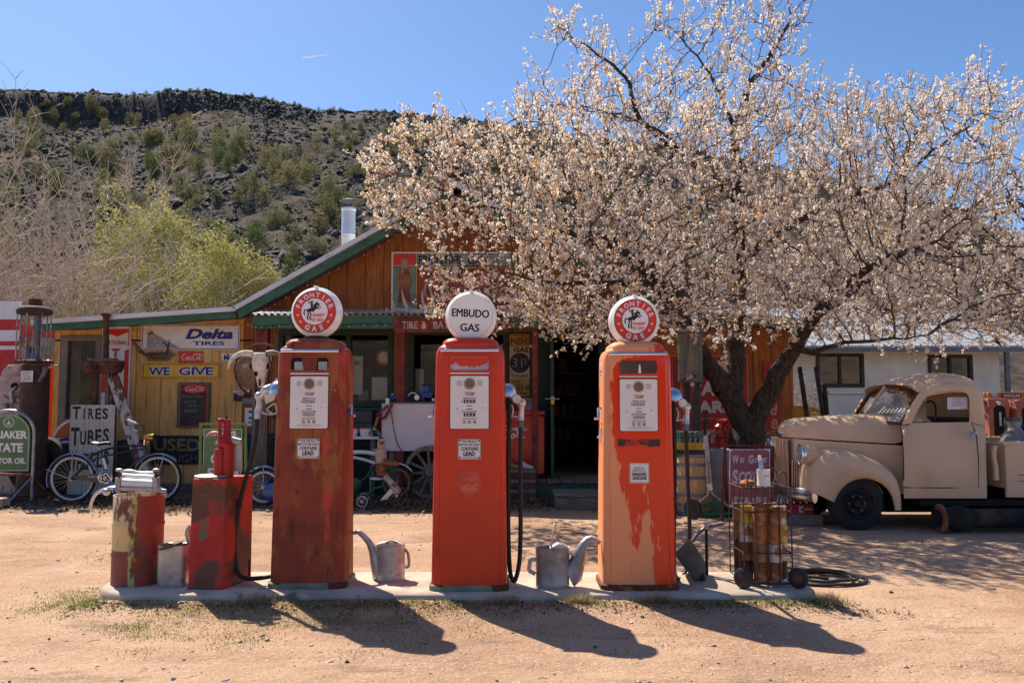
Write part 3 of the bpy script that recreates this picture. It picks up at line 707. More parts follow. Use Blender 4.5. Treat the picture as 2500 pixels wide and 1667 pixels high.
    for it in range(120):
        act = nd < (INF if it > 12 else 2.6)
        if not act.any() or n > 42000: break
        src = ni[act]; dirs = A[act] - P3[src]; dirs /= np.linalg.norm(dirs, axis=1)[:, None] + 1e-9
        u, inv = np.unique(src, return_inverse=True); S = np.zeros((len(u), 3)); np.add.at(S, inv, dirs)
        S += np.array([0, 0, .22]) * np.linalg.norm(S, axis=1)[:, None] + g.normal(0, .16, S.shape) * np.linalg.norm(S, axis=1)[:, None]
        S /= np.linalg.norm(S, axis=1)[:, None] + 1e-9; lo = n
        for a_, s_ in zip(u, S):
            q = P3[a_] + s_ * D; key = (a_, round(q[0], 2), round(q[1], 2), round(q[2], 2))
            if key in seen: continue
            seen.add(key); P3[n] = q; par.append(int(a_)); n += 1
        if n == lo: break
        upd(lo, n); keep = nd > KILL; A = A[keep]; nd = nd[keep]; ni = ni[keep]
        if len(A) == 0: break
    # short spurs at every thin node
    par = np.array(par); nch = np.zeros(n, int); np.add.at(nch, par[par >= 0], 1)
    # pipe model radii
    r3 = np.zeros(n); r3[nch == 0] = .0042 ** 2.4
    for i in range(n - 1, 0, -1):
        r3[par[i]] += max(r3[i], .0042 ** 2.4) if par[i] >= 0 else 0
        if r3[i] == 0: r3[i] = .0042 ** 2.4
    rad = r3 ** (1 / 2.4); rad[:nskel] = np.array(fixr); rad = np.clip(rad, .0042, .32)
    base = np.array(at(1822, 1165, 12.4)); base[2] = 0
    root = thing('blossom_tree', 'large fruit tree in pale pink blossom spreading over the shop and the truck', 'tree', base)
    # limbs as tapering tubes, segment by segment
    def segs(a, b, ra, rb, ns):
        d = b - a; L = np.linalg.norm(d, axis=1)[:, None] + 1e-9; d = d / L
        up = np.where(np.abs(d[:, 2:3]) > .9, np.array([[1., 0, 0]]), np.array([[0, 0, 1.]])); e1 = np.cross(d, up); e1 /= np.linalg.norm(e1, axis=1)[:, None]; e2 = np.cross(d, e1)
        a = a - d * ra[:, None] * .3; an = 2 * PI * np.arange(ns) / ns
        off = e1[:, None] * np.cos(an)[None, :, None] + e2[:, None] * np.sin(an)[None, :, None]
        V = np.concatenate([a[:, None] + off * ra[:, None, None], b[:, None] + off * rb[:, None, None]], 1).reshape(-1, 3)
        o = (np.arange(len(a)) * 2 * ns)[:, None]; k = np.arange(ns); k2 = (k + 1) % ns
        F = np.stack([o + k, o + k2, o + ns + k2, o + ns + k], -1).reshape(-1, 4); return V, F
    ch = np.arange(n)[par >= 0]; pa = par[ch]; big = rad[pa] > .022
    BARKT = mat('fruit_tree_bark', (.060, .046, .038), .95, var=.35, vscale=9, stretch=(3, 3, 1), patches=[((.11, .09, .075), 14, .56, .7, (3, 3, .6)), ((.02, .016, .014), 10, .56, .66, (4, 4, .5))], bump=(16, 1.0, .03, (3, 3, .7)))
    TW = mat('blossom_twig', (.085, .055, .045), .9, var=.3)
    V1, F1 = segs(P3[pa[big]], P3[ch[big]], np.minimum(rad[pa[big]], rad[ch[big]] * 1.35), rad[ch[big]], 10)
    fastmesh('trunk', V1, F1, [BARKT], parent=root, smooth=True)
    sm = ~big; a, b = P3[pa[sm]], P3[ch[sm]]; V2, F2 = segs(a, b, np.minimum(rad[pa[sm]], rad[ch[sm]] * 1.5), rad[ch[sm]], 4)
    # spurs
    thin = np.where((rad < .012) & (np.arange(n) >= nskel))[0]
    sp = np.repeat(thin, 2); keep = g.uniform(0, 1, len(sp)) < np.where(P3[sp][:, 2] > 5.6, .30, .40); sp = sp[keep]
    dirp = P3[sp] - P3[np.maximum(par[sp], 0)]; dirp /= np.linalg.norm(dirp, axis=1)[:, None] + 1e-9; out = P3[sp] - np.array([cx, Yt, 2.2]); out /= np.linalg.norm(out, axis=1)[:, None]
    dd = dirp * .45 + out * .45 + g.normal(0, .38, (len(sp), 3)) + np.array([0, 0, .75]) * np.clip((P3[sp][:, 2:] - 2.0) / 1.2, .1, 1); dd /= np.linalg.norm(dd, axis=1)[:, None]
    Ls = g.uniform(.12, .50, len(sp)); e = P3[sp] + dd * Ls[:, None]
    V3, F3 = segs(P3[sp], e, np.full(len(sp), .004), np.full(len(sp), .0024), 3)
    F3q = F3 + len(V2); fastmesh('branches', np.concatenate([V2, V3]), np.concatenate([F2, F3q]), [TW], parent=root)
    # blossoms: little rosettes of petals on the spurs and thin wood
    k = np.maximum((Ls / .042).astype(int), 2); si = np.repeat(np.arange(len(sp)), k); f = g.uniform(.18, 1.02, len(si)); C = P3[sp][si] + dd[si] * (Ls[si] * f)[:, None] + g.normal(0, .011, (len(si), 3)); C = C[g.uniform(0, 1, len(C)) < np.clip(.80 + .42 * np.sin(C[:, 0] * 6.1 + C[:, 2] * 3.7) * np.sin(C[:, 2] * 5.3 + C[:, 1] * 4.1), .42, 1)]
    c1 = P3[thin] + g.normal(0, .015, (len(thin), 3)); C = np.concatenate([C, c1[g.uniform(0, 1, len(c1)) < .25]])
    nC = len(C); per = 8; S = .010 + .026 * g.uniform(0, 1, nC) ** 2
    q = np.repeat(C, per, 0) + g.normal(0, 1, (nC * per, 3)) * np.repeat(S, per)[:, None] * .62
    t = g.normal(0, 1, (nC * per, 3)); t /= np.linalg.norm(t, axis=1)[:, None]; s2 = np.cross(t, g.normal(0, 1, (nC * per, 3))); s2 /= np.linalg.norm(s2, axis=1)[:, None]
    L = g.uniform(.011, .019, (nC * per, 1))
    V = np.stack([q - t * L, q + s2 * L * .85, q + t * L, q - s2 * L * .85], 1).reshape(-1, 3); Fq = np.arange(len(V)).reshape(-1, 4)
    kind = g.choice(4, nC, p=[.64, .24, .09, .03]); left = np.clip((3.2 - C[:, 0]) / 5, 0, 1) * .36; sw = g.uniform(0, 1, nC) < left; kind[sw] = g.choice([1, 2, 3], sw.sum(), p=[.45, .35, .2])
    mi = np.repeat(kind, per)
    fastmesh('crown', V, Fq, [petal('pale_pink_petal', (.95, .84, .77), .5), petal('cream_petal', (.96, .80, .62), .5), petal('peach_petal', (.88, .64, .40), .5), petal('withered_petal', (.70, .42, .20), .5)], mi, parent=root)
    print('TREE nodes', n, 'clusters', nC)
build_blossom_tree()

# ================================================================== BUILDINGS
WY = 14.4; RY = 13.86
def P2(px, py, Y):
    a = at(px, py, Y); return (a.x, a.z)
def wall_holes(M, x0, x1, top, holes, y0, y1, m, z0=0.0, split=()):
    xs = sorted({x0, x1, *[h[0] for h in holes], *[h[1] for h in holes], *split}); xs = [x for x in xs if x0 <= x <= x1]
    for a, b in zip(xs, xs[1:]):
        mid = (a + b) / 2; hs = sorted([(h[2], h[3]) for h in holes if h[0] < mid < h[1]]); z = z0
        for ha, hb in hs:
            if ha > z: M.prism([(a, z), (b, z), (b, ha), (a, ha)], y0, y1, m)
            z = hb
        M.prism([(a, z), (b, z), (b, top(b)), (a, top(a))], y0, y1, m)
def lerp_line(p, q): return lambda x: p[1] + (q[1] - p[1]) * (x - p[0]) / (q[0] - p[0])

OCHRE = boards('ochre_plywood', ((.82, .45, .135), (.93, .57, .215)), .42, .009, stain=(.30, .13, .03), stain_lo=.51, streak=(3, 3, .45))
ORANGEB = boards('orange_stained_boards', ((.34, .10, .02), (.50, .18, .042)), .31, .012, stain=(.10, .03, .012), stain_lo=.49, streak=(6, 6, .6))
BROWNB = boards('brown_stained_boards', ((.28, .10, .028), (.36, .15, .04)), .31, .014, stain=(.06, .025, .012), stain_lo=.5)
GREENB_W = boards('dark_green_boards', ((.018, .045, .032), (.03, .065, .045)), .14, .01, axis=2, stain=(.03, .03, .025), stain_lo=.56, streak=(.8, 9, 9))
ROOFM = mat('pale_metal_roof', (.72, .73, .73), .5, .35, var=.06, vscale=2, patches=[((.40, .36, .32), 3, .62, .8)])
shop = thing('shop_building', 'orange and ochre board shop with green trimmed gable roof and low side wing', 'shop', (0, WY, 0))
# roof lines at the rake
A0, A1, A2 = P2(570, 749, RY), P2(1115, 445, RY), P2(1660, 749, RY); L0 = P2(81, 782, RY); R1 = P2(2000, 782, RY)
def band(M, p, q, t0, t1, y0, y1, m):
    dx, dz = q[0] - p[0], q[1] - p[1]; L = math.hypot(dx, dz); n = (-dz / L, dx / L)
    M.prism([(p[0] + n[0] * t0, p[1] + n[1] * t0), (q[0] + n[0] * t0, q[1] + n[1] * t0), (q[0] + n[0] * t1, q[1] + n[1] * t1), (p[0] + n[0] * t1, p[1] + n[1] * t1)], y0, y1, m)
wing_line, gl, gr, rl = (L0, (A0[0] + .03, A0[1])), (A0, A1), (A1, A2), (A2, R1)
M = MB()
for (p, q) in (wing_line, gl, gr, rl): band(M, p, q, -.075, 0, RY - .05, 22, ROOFM)
# raised seams on the metal
for (p, q) in (gl, gr):
    for k in range(14): band(M, p, q, 0, .022, 14.2 + k * .55, 14.23 + k * .55, ROOFM)
M.build('roof', shop)
M = MB()
for (p, q) in (wing_line, gl, gr, rl): band(M, p, q, -.185 if q is not A1 and p is not A1 else -.215, -.078, RY, RY + .05, GREENW)
for (p, q) in (wing_line, gl, gr, rl): band(M, p, q, -.13, -.078, RY + .055, 21.9, OLDWOODX)
M.build('fascia', shop, bevel=.006)
# left wing wall
px2 = lambda px, py=990: xof(px, WY, py)
wl_, wr_ = px2(128), px2(590); topw = lerp_line((L0[0], L0[1] - .14), (A0[0], A0[1] - .14))
wz = lambda py: zof(py, WY)
winA = (px2(149), px2(244), wz(1033), wz(821))
M = MB(); wall_holes(M, wl_, wr_, topw, [winA], WY, WY + .12, OCHRE)
M.box(wl_, wl_ + .12, WY + .125, 21.5, 0, topw(wl_), OCHRE); M.build('wing_wall', shop)
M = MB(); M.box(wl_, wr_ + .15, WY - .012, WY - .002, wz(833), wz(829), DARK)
M.box(px2(130), px2(345), WY - .02, WY - .003, wz(822) + .02, wz(806), OCHRE); M.build('trim_board', shop, bevel=.004)
# wing window
FRAME = mat('taupe_window_frame', (.22, .185, .155), .6, var=.08)
M = MB(); a, b, c, d = winA
M.ring2([(a - .02, c - .02), (b + .02, c - .02), (b + .02, d + .02), (a - .02, d + .02)], [(a + .09, c + .08), (b - .09, c + .08), (b - .09, d - .08), (a + .09, d - .08)], WY - .04, WY + .06, FRAME)
M.ring2([(a - .05, c - .05), (b + .05, c - .05), (b + .05, d + .05), (a - .05, d + .05)], [(a - .022, c - .022), (b + .022, c - .022), (b + .022, d + .022), (a - .022, d + .022)], WY - .015, WY - .001, OLDWOOD)
w = M.build('window', shop, bevel=.006); MB().box(a + .07, b - .07, WY + .02, WY + .026, c + .06, d - .06, GLASSW).build('pane', w)
CURT = mat('faded_curtain', (.30, .32, .26), .9, var=.25, stretch=(12, 1, .4))
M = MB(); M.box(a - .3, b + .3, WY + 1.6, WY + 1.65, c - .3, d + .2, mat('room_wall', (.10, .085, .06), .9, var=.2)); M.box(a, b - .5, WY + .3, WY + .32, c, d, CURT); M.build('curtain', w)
# gable wall
gtop_l = lerp_line((A0[0], A0[1] - .16), (A1[0], A1[1] - .16)); gtop_r = lerp_line((A1[0], A1[1] - .16), (A2[0], A2[1] - .16)); rtop = lerp_line((A2[0], A2[1] - .15), (R1[0], R1[1] - .15))
def gtop(x): return gtop_l(x) if x <= A1[0] else gtop_r(x) if x <= A2[0] else rtop(x)
zs, zt = wz(978), wz(818)
wins = [(px2(690), px2(843), zs, zt), (px2(853), px2(946), zs, zt), (px2(1010), px2(1105), zs, zt), (px2(1115), px2(1228), zs, zt)]
door = (px2(1338), px2(1462), .27, wz(806))
M = MB(); wall_holes(M, px2(590), px2(1938), gtop, [(h[0], h[1], h[2], h[3]) for h in wins] + [door], WY, WY + .12, ORANGEB, z0=.95, split=(A1[0], A2[0]))
M.build('gable_wall', shop)
M = MB(); wall_holes(M, px2(590), px2(1500), lambda x: .945, [(door[0], door[1], 0, .945)], WY, WY + .12, GREENB_W)
M.box(px2(1500), px2(1938), WY, WY + .12, 0, .945, BROWNB)
M.box(px2(1938) - .12, px2(1938), WY + .125, 21.5, 0, rtop(px2(1938)), BROWNB); M.build('base_wall', shop)
for k, (a, b, c, d) in enumerate(wins):
    M = MB(); M.ring2([(a - .09, c - .11), (b + .09, c - .11), (b + .09, d + .08), (a - .09, d + .08)] if k in (0, 3) else [(a - .028, c - .11), (b + .09, c - .11), (b + .09, d + .08), (a - .028, d + .08)] if k == 1 else [(a - .12, c - .11), (b + .02, c - .11), (b + .02, d + .08), (a - .12, d + .08)], [(a, c), (b, c), (b, d), (a, d)], WY - .05 + .004 * (k % 2), WY + .05, GREEND)
    w = M.build('window', shop, bevel=.006); MB().box(a - .01, b + .01, WY + .02, WY + .026, c - .01, d + .01, GLASSW).build('pane', w)
M = MB(); M.box(px2(668), px2(1255), WY - .12, WY - .055, zs - .16, zs - .12, GREENW); M.box(px2(668), px2(1255), WY - .05, WY - .008, zs - .30, zs - .165, GREEND); M.build('sill', shop, bevel=.005)
# what stands inside the shop, and a globe reflection set behind the glass
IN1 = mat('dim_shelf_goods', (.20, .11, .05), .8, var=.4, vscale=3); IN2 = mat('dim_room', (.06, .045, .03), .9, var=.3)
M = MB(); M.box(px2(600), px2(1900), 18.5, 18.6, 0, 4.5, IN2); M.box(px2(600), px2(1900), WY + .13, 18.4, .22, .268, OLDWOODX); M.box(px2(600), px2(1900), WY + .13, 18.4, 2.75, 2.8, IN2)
random.seed(4)
for k in range(5): M.box(px2(1345), px2(1470), 17.6, 17.95, .7 + k * .45, .73 + k * .45, OLDWOOD)
for k in range(26):
    x = random.uniform(px2(1345), px2(1450)); z = .73 + random.randrange(4) * .45; M.lathe([(.0, 0), (.06, 0), (.06, random.uniform(.12, .26)), (.03, .28), (0, .28)], (x, 17.7, z), IN1, 10)
for k in range(20):
    x = random.uniform(px2(700), px2(1230)); M.box(x, x + random.uniform(.1, .3), 15.2, 15.4, 1.0, 1.1 + random.uniform(.1, .7), random.choice((IN1, PAPER, IN2, WHITE)))
for a, b, c, d in ((905, 946, 920, 976), (856, 882, 868, 962), (1012, 1032, 900, 960)): M.box(px2(a), px2(b), WY + .10, WY + .115, wz(d), wz(c), PAPER)
M.prism(circ(px2(934), wz(872), .13, 24), WY + .09, WY + .12, REDS); M.prism(circ(px2(934), wz(872), .09, 24), WY + .085, WY + .089, WHITE); M.text('MENU', px2(862), px2(878), wz(890), wz(880), WY + .098, INK, .02)  # ringed disc put in for a pump globe's reflection in the window
M.build('interior', shop)
# door standing open inwards, its edge towards us
M = MB(); M.box(px2(1339) - .005, px2(1339) + .045, WY - .95, WY - .02, .275, wz(808), GREEND)
dr = M.build('door', shop, bevel=.004); M = MB(); z = wz(975)
M.tube([(px2(1339) - .09, WY - .97, z), (px2(1339) + .13, WY - .97, z)], .012, CHROME); M.box(px2(1339), px2(1339) + .05, WY - .975, WY - .952, z - .08, z + .04, YELP); M.build('handle', dr)
M = MB(); M.ring2([(door[0] - .16, .27), (door[1] + .1, .27), (door[1] + .1, door[3] + .09), (door[0] - .16, door[3] + .09)], [(door[0], .2), (door[1], .2), (door[1], door[3]), (door[0], door[3])], WY - .04, WY + .06, GREEND); M.build('door_frame', shop, bevel=.005)
# porch: deck, awning, beam, posts
AY0, AY1 = 13.1, WY - .01; zf, zb = zof(767, AY0), zof(756, AY1); xA, xB = xof(604, AY0), xof(1560, AY0); n = int((xB - xA) / .0125)
rings = []
X = np.linspace(xA, xB, n); W = .018 * np.sin(X * 2 * PI / .10)
M = MB(); up = [[(x, AY0, zf + w) for x, w in zip(X, W)], [(x, AY1, zb + w) for x, w in zip(X, W)]]; M.loft(up, mat('corrugated_zinc', (.66, .66, .65), .45, .5, var=.12, patches=[((.30, .2, .13), 3, .62, .8)]), closed=False)
dn = [[(x, AY1, zb + w - .004) for x, w in zip(X, W)], [(x, AY0, zf + w - .004) for x, w in zip(X, W)]]; M.loft(dn, OLDWOODX, closed=False); M.build('awning', shop, sharp=70)
M = MB(); bz0, bz1 = zof(802, 13.2), zof(771, 13.2)
M.box(xof(613, 13.2), xof(1560, 13.2), 13.17, 13.26, bz0, bz1, GREENW); M.build('beam', shop, bevel=.01)
for px, m, w in ((636, RUSTRED, .19), (978, RUSTRED, .13), (1306, RUSTRED, .08)):
    M = MB(); x = xof(px, 13.3); M.box(x - w / 2, x + w / 2, 13.265, 13.265 + w, 0, bz1 - .02, m); M.build('post', shop, bevel=.012)
M = MB(); dx0, dx1 = xof(1000, 13.2), xof(1640, 13.2); nb = int((dx1 - dx0) / .21)
for k in range(nb): M.box(dx0 + k * .21, dx0 + k * .21 + .2, 13.15 + random.uniform(0, .02), WY - .06, .225, .27 + random.uniform(-.003, .003), OLDWOODX)
M.build('porch_deck', shop, bevel=.004)
MB().box(dx0, dx1, 13.22, 13.27, 0, .222, GREENW).build('porch_skirt', shop)
# sill plank under the wing wall
MB().box(wl_ + .4, wr_, WY - .16, WY - .03, .0, .12, OLDWOOD).build('ground_plank', shop, bevel=.01)
# stove pipe
M = MB(); c = at(850, 600, 16.4); zt0, zt1 = zof(503, 16.4), zof(492, 16.4); r_ = 17 / FP * 16.4
M.lathe([(0, c.z - 1.2), (r_, c.z - 1.2), (r_, c.z + .2), (r_ * 1.03, c.z + .21), (r_, c.z + .22), (r_, zt0 - .1), (r_ * 1.08, zt0 - .09), (r_ * 1.08, zt0 - .05), (r_, zt0 - .04), (0, zt0 - .04)], (c.x, 16.4, 0), mat('bright_stove_pipe', (.70, .71, .72), .5, .7, var=.06), 24)
sp = M.build('stove_pipe', shop); M = MB()
for k in range(8): a = 2 * PI * k / 8; M.tube([(c.x + r_ * math.cos(a), 16.4 + r_ * math.sin(a), zt0 - .05), (c.x + r_ * 1.2 * math.cos(a), 16.4 + r_ * 1.2 * math.sin(a), zt1)], .006, STEEL, 5)
M.lathe([(0, zt1 + .05), (r_ * .6, zt1 + .045), (r_ * 1.35, zt1 + .01), (r_ * 1.38, zt1), (0, zt1)], (c.x, 16.4, 0), STEEL, 20); M.build('rain_cap', sp)
# string of little lights under the rake and the awning
LAMP = mat('clear_bulb', (.7, .7, .66), .2, var=0); M = MB(); M2 = MB()
def strand(pts, n):
    c = curve(pts, 40); M.tube(c, .005, BLACK, 4, cap=False)
    for k in range(n):
        q = c[int(k * (len(c) - 1) / n)]; M2.tube([q, q + Vector((random.uniform(-.02, .02), -.01, -.035))], [.003, .005], LAMP, 5)
d = lambda px, py, Y: at(px, py, Y)
strand([d(600, 775, 13.8), d(680, 735, 13.83), d(760, 688, 13.83), d(850, 640, 13.83), d(950, 585, 13.83), d(1040, 530, 13.83)], 16)
strand([d(605, 790, 13.1), d(640, 797, 13.14), d(700, 792, 13.14), d(800, 796, 13.14), d(900, 790, 13.14), d(960, 792, 13.14)], 14)
sl = thing('light_string', 'thin string of little clear bulbs along the gable edge and porch beam', 'lights', (0, 13.83, 3)); M.build('wire', sl); M2.build('bulbs', sl)

# porch step
M = MB(); y0, y1 = 11.75, 12.5; xs0, xs1 = xof(1352, 12), xof(1560, 12)
M.box(xs0, xs1, y0, y1, .17, .205, OLDWOODX); M.box(xs0 + .02, xs1 - .02, y0 + .02, y0 + .06, 0, .168, OLDWOODX); M.box(xs0 + .02, xs0 + .06, y0 + .065, y1, 0, .168, OLDWOOD)
tag(M.build('porch_step', loc=(xs0 + .6, 12.1, 0), bevel=.006), 'low grey wooden box step in front of the open shop door', 'step')

# ------------------------------------------------------------------ white house on the right
HY = 22.0; hs = thing('white_house', 'low white stucco house with ribbed metal roof behind the truck', 'house', Vector((at(2200, 1000, HY).x, HY, 0)))
hx_ = lambda px: xof(px, HY, 900); hzz = lambda py: zof(py, HY)
STUCCO = mat('white_stucco', (.88, .82, .71), .95, var=.07, vscale=1.5, bump=(40, .3, .01), patches=[((.66, .58, .47), 1.0, .6, .8)])
hw = [(hx_(1995), hx_(2106), hzz(941), hzz(866)), (hx_(2268), hx_(2371), hzz(941), hzz(869))]
M = MB(); wall_holes(M, hx_(1800), hx_(2440), lambda x: hzz(853), hw, HY, HY + .2, STUCCO); M.box(hx_(2440) - .2, hx_(2440), HY + .205, HY + 6, 0, hzz(853), STUCCO); M.build('wall', hs)
WFR = mat('brown_window_frame', (.045, .032, .025), .5, var=.1)
for a, b, c, d in hw:
    M = MB(); M.ring2([(a - .03, c - .05), (b + .03, c - .05), (b + .03, d + .03), (a - .03, d + .03)], [(a + .05, c + .05), (b - .05, c + .05), (b - .05, d - .05), (a + .05, d - .05)], HY - .04, HY + .08, WFR)
    m_ = (a + b) / 2; M.box(m_ - .03, m_ + .03, HY - .03, HY + .06, c + .05, d - .05, WFR)
    w = M.build('window', hs); MB().box(a + .04, b - .04, HY + .03, HY + .04, c + .04, d - .04, GLASSD).build('pane', w)
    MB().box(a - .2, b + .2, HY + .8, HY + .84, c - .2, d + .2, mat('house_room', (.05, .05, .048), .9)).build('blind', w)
HROOF = mat('blue_grey_metal_roof', (.36, .38, .41), .5, .4, var=.08)
M = MB(); ez = hzz(851); e1 = hx_(2560)
for k in range(int((e1 - hx_(1760)) / .3)):
    x = hx_(1760) + k * .3
    M.add([(x, HY - .7, ez), (x + .295, HY - .7, ez), (x + .295, HY + 5, ez + 1.55), (x, HY + 5, ez + 1.55), (x, HY - .7, ez + .03), (x + .295, HY - .7, ez + .03), (x + .295, HY + 5, ez + 1.58), (x, HY + 5, ez + 1.58)], [(0, 1, 5, 4), (4, 5, 6, 7), (1, 2, 6, 5), (3, 0, 4, 7), (0, 3, 2, 1)], HROOF)
    M.bar((x, HY - .7, ez + .045), (x, HY + 5, ez + 1.595), .04, .05, HROOF)
M.build('roof', hs)
M = MB(); M.box(hx_(1770), e1, HY - .69, HY - .62, ez - .12, ez - .01, mat('grey_gutter', (.16, .17, .18), .5, .3)); M.build('gutter', hs)
for px in (2437, 2560):
    x = hx_(px) - .06; MB().box(x - .05, x + .05, HY - .55, HY - .45, 0, ez - .12, mat('grey_gutter', (.16,) * 3)).build('post', hs)

# ------------------------------------------------------------------ chain link fence
FY = 19.5; fx0, fx1 = xof(2022, FY), xof(2560, FY); zt = zof(962, FY)
fe = thing('chain_link_fence', 'grey chain link fence between the truck and the white house', 'fence', (fx0, FY, 0)); FM = mat('fence_wire', (.33, .34, .34), .45, .7, var=.1)
M = MB(); x = fx0
while x < fx1:
    h = zt - .1; M.tube([(x, FY, .08), (x + h, FY, zt)], .005, FM, 3, cap=False); M.tube([(x, FY + .01, zt), (x + h, FY + .01, .08)], .005, FM, 3, cap=False); x += .085
M.build('mesh', fe); M = MB(); M.tube([(fx0, FY, zt), (fx1 + 1, FY, zt)], .022, FM); M.build('rail', fe)
for k in range(4):
    x = fx0 + k * 2.1; M = MB(); M.tube([(x, FY + .02, 0), (x, FY + .02, zt + .05)], .03, FM); M.ball((x, FY + .02, zt + .06), .036, FM, 8); M.build('post', fe)
fp = thing('leaning_poles', 'two dark leaning poles meeting beside the fence corner', 'pole', (xof(1990, 18), 18, 0))
for a, b in (((1952, 895), (1972, 1030)), ((1992, 895), (2012, 1030)), ((2012, 940), (2020, 1030))):
    M = MB(); p, q = at(*a, 18), at(*b, 18); M.tube([q + (q - p) * .6, p], [.055, .05], mat('dark_timber', (.045, .035, .03), .9, var=.3), 8); M.build('pole', fp)
M = MB(); V_ = at(1960, 1012, 18.6)
tag(MB().prism([(-.5, -.25), (.55, -.25), (.6, 0), (.2, .16), (-.45, .22)], 0, .5, mat('yellow_machine_paint', (.55, .28, .02), .5, var=.15), org=V_).build('yellow_plough_blade', loc=(V_.x, 18.7, V_.z - .3)), 'yellow steel machine part showing behind the truck hood', 'machinery')
pts = np.array([[at(random.uniform(1945, 1985), random.uniform(960, 1030), 19 + random.uniform(-.3, .3))[i] for i in range(3)] for _ in range(60)])
pv = np.array([at(1962, 1000, 19)[i] for i in range(3)])
V, F = tuft_mesh(pv + np.random.default_rng(4).normal(0, 1, (90, 3)) * np.array([.22, .2, .28]), np.full(90, .13), 26, .25, 9, ball=True)
bsh = thing('dry_bush', 'small pale dry bush by the white house corner', 'shrub', (pv[0], 19, 0)); fastmesh('twigs', V, F, [petal('dry_bush_leaf', (.42, .36, .30), .2)], parent=bsh)
MB().tube([(pv[0], 19, 0), (pv[0] + .04, 19, .9)], .03, TWIG, 5).build('stem', bsh)

# ------------------------------------------------------------------ red striped station at the left edge
SY = 16.5; st = thing('striped_station', 'white and red striped metal station building cut off at the left edge', 'building', (xof(10, SY), SY, 0))
STW = mat('white_porcelain_panel', (.72, .73, .75), .35, var=.05); STR = mat('red_porcelain_panel', (.50, .03, .025), .35, var=.08, patches=[((.35, .05, .04), 5, .6, .75)])
sx0, sx1 = xof(-160, SY), xof(35, SY); bands = [(1240, 953, STR), (953, 943, STW), (943, 918, STR)]
rows = [(735, 780, STW), (780, 806, STR), (806, 833, STW), (833, 844, STR), (844, 854, STW), (854, 919, STR), (919, 930, STW), (930, 939, STR), (939, 1000, STW), (1000, 1300, NAVY)]
M = MB()
for a, b, m in rows:
    z1, z0 = zof(a, SY), max(0, zof(b, SY)); M.box(sx0, sx1, SY, SY + .1, z0 + .004, z1, m)
M.build('front_wall', st)
M = MB(); z1, z0 = zof(786, SY), zof(811, SY); M.box(sx1 + .003, xof(64, SY + 2.4), SY + .12, SY + 2.5, z0 - .05, z1 - .03, STR)
M.build('cornice', st)
M = MB(); M.box(sx1 + .003, sx1 + .22, SY + .3, SY + 2.3, 0, z0 - .06, mat('grey_side_wall', (.25, .24, .22), .8, var=.15)); M.build('side_wall', st)
for k, (py, m) in enumerate(((838, mat('orange_poster', (.55, .22, .03), .6)), (855, NAVY), (874, mat('blue_poster', (.05, .2, .5), .6)))):
    a = at(58, py, SY + .2); MB().box(sx1 + .12, sx1 + .36, SY + .21, SY + .23, a.z - .055, a.z + .055, m).build('poster', st)

# ================================================================== THE THREE PETROL PUMPS
PZ = .09
def pz(py): return zof(py, 6.22) - .1
def pump_rings(levels):
    rings = []
    for z, w, d, fw in levels:
        c = .055; h = []
        h += [(0, -d - .006), (fw * .6, -d - .004), (fw - .008, -d), (fw, -d + .006), (fw + .003, -d + .012)]
        for k in range(5):
            a = R(-90 + 90 * k / 4); h.append((w - c + c * math.cos(a), -d + .012 + c + c * math.sin(a)))
        for k in range(5):
            a = R(90 * k / 4); h.append((w - c + c * math.cos(a), d - c + c * math.sin(a)))
        h.append((0, d))
        ring = h + [(-x, y) for x, y in reversed(h[1:-1])]
        rings.append([(x, y, z) for x, y in ring])
    return rings
def horse_rider(M, cx, cz, s, y, m):
    """bucking horse and rider in silhouette"""
    p = lambda L: [(cx + a * s, cz + b * s) for a, b in L]
    body = [(-.62, -.05), (-.45, .12), (-.2, .18), (.0, .26), (.12, .5), (.3, .74), (.38, .86), (.43, .74), (.62, .58), (.66, .48), (.56, .44), (.42, .5), (.34, .32), (.3, .14), (.18, -.06), (-.1, -.14), (-.3, -.16), (-.5, -.24)]
    M.prism(p(body), y - .001, y, m)
    for L, w in (([(-.5, -.15), (-.42, -.42), (-.52, -.68), (-.46, -.98)], .13), ([(-.3, -.14), (-.16, -.45), (-.3, -.7), (-.22, -.95)], .12), ([(.26, .1), (.5, .2), (.62, .06)], .1), ([(.3, .24), (.58, .36), (.78, .22)], .1), ([(-.6, -.02), (-.82, .02), (-.86, -.3), (-.78, -.5)], .12)):
        M.stroke(p(L), w * s, y, m)
    for L, w in (([(-.1, .22), (-.12, .62)], .2), ([(-.1, .56), (.2, .5)], .09), ([(-.14, .56), (-.42, .74), (-.46, .96)], .08), ([(-.08, .2), (.08, -.04), (.0, -.2)], .11)): M.stroke(p(L), w * s, y - .0008, m)
    M.prism(p(circ(-.12, .76, .11, 12)), y - .001, y, m); M.stroke(p([(-.3, .82), (.06, .86)]), .06 * s, y - .001, m)
def star(cx, cz, r): return [(cx + (r if k % 2 == 0 else r * .42) * math.sin(PI * k / 5), cz + (r if k % 2 == 0 else r * .42) * math.cos(PI * k / 5)) for k in range(10)]
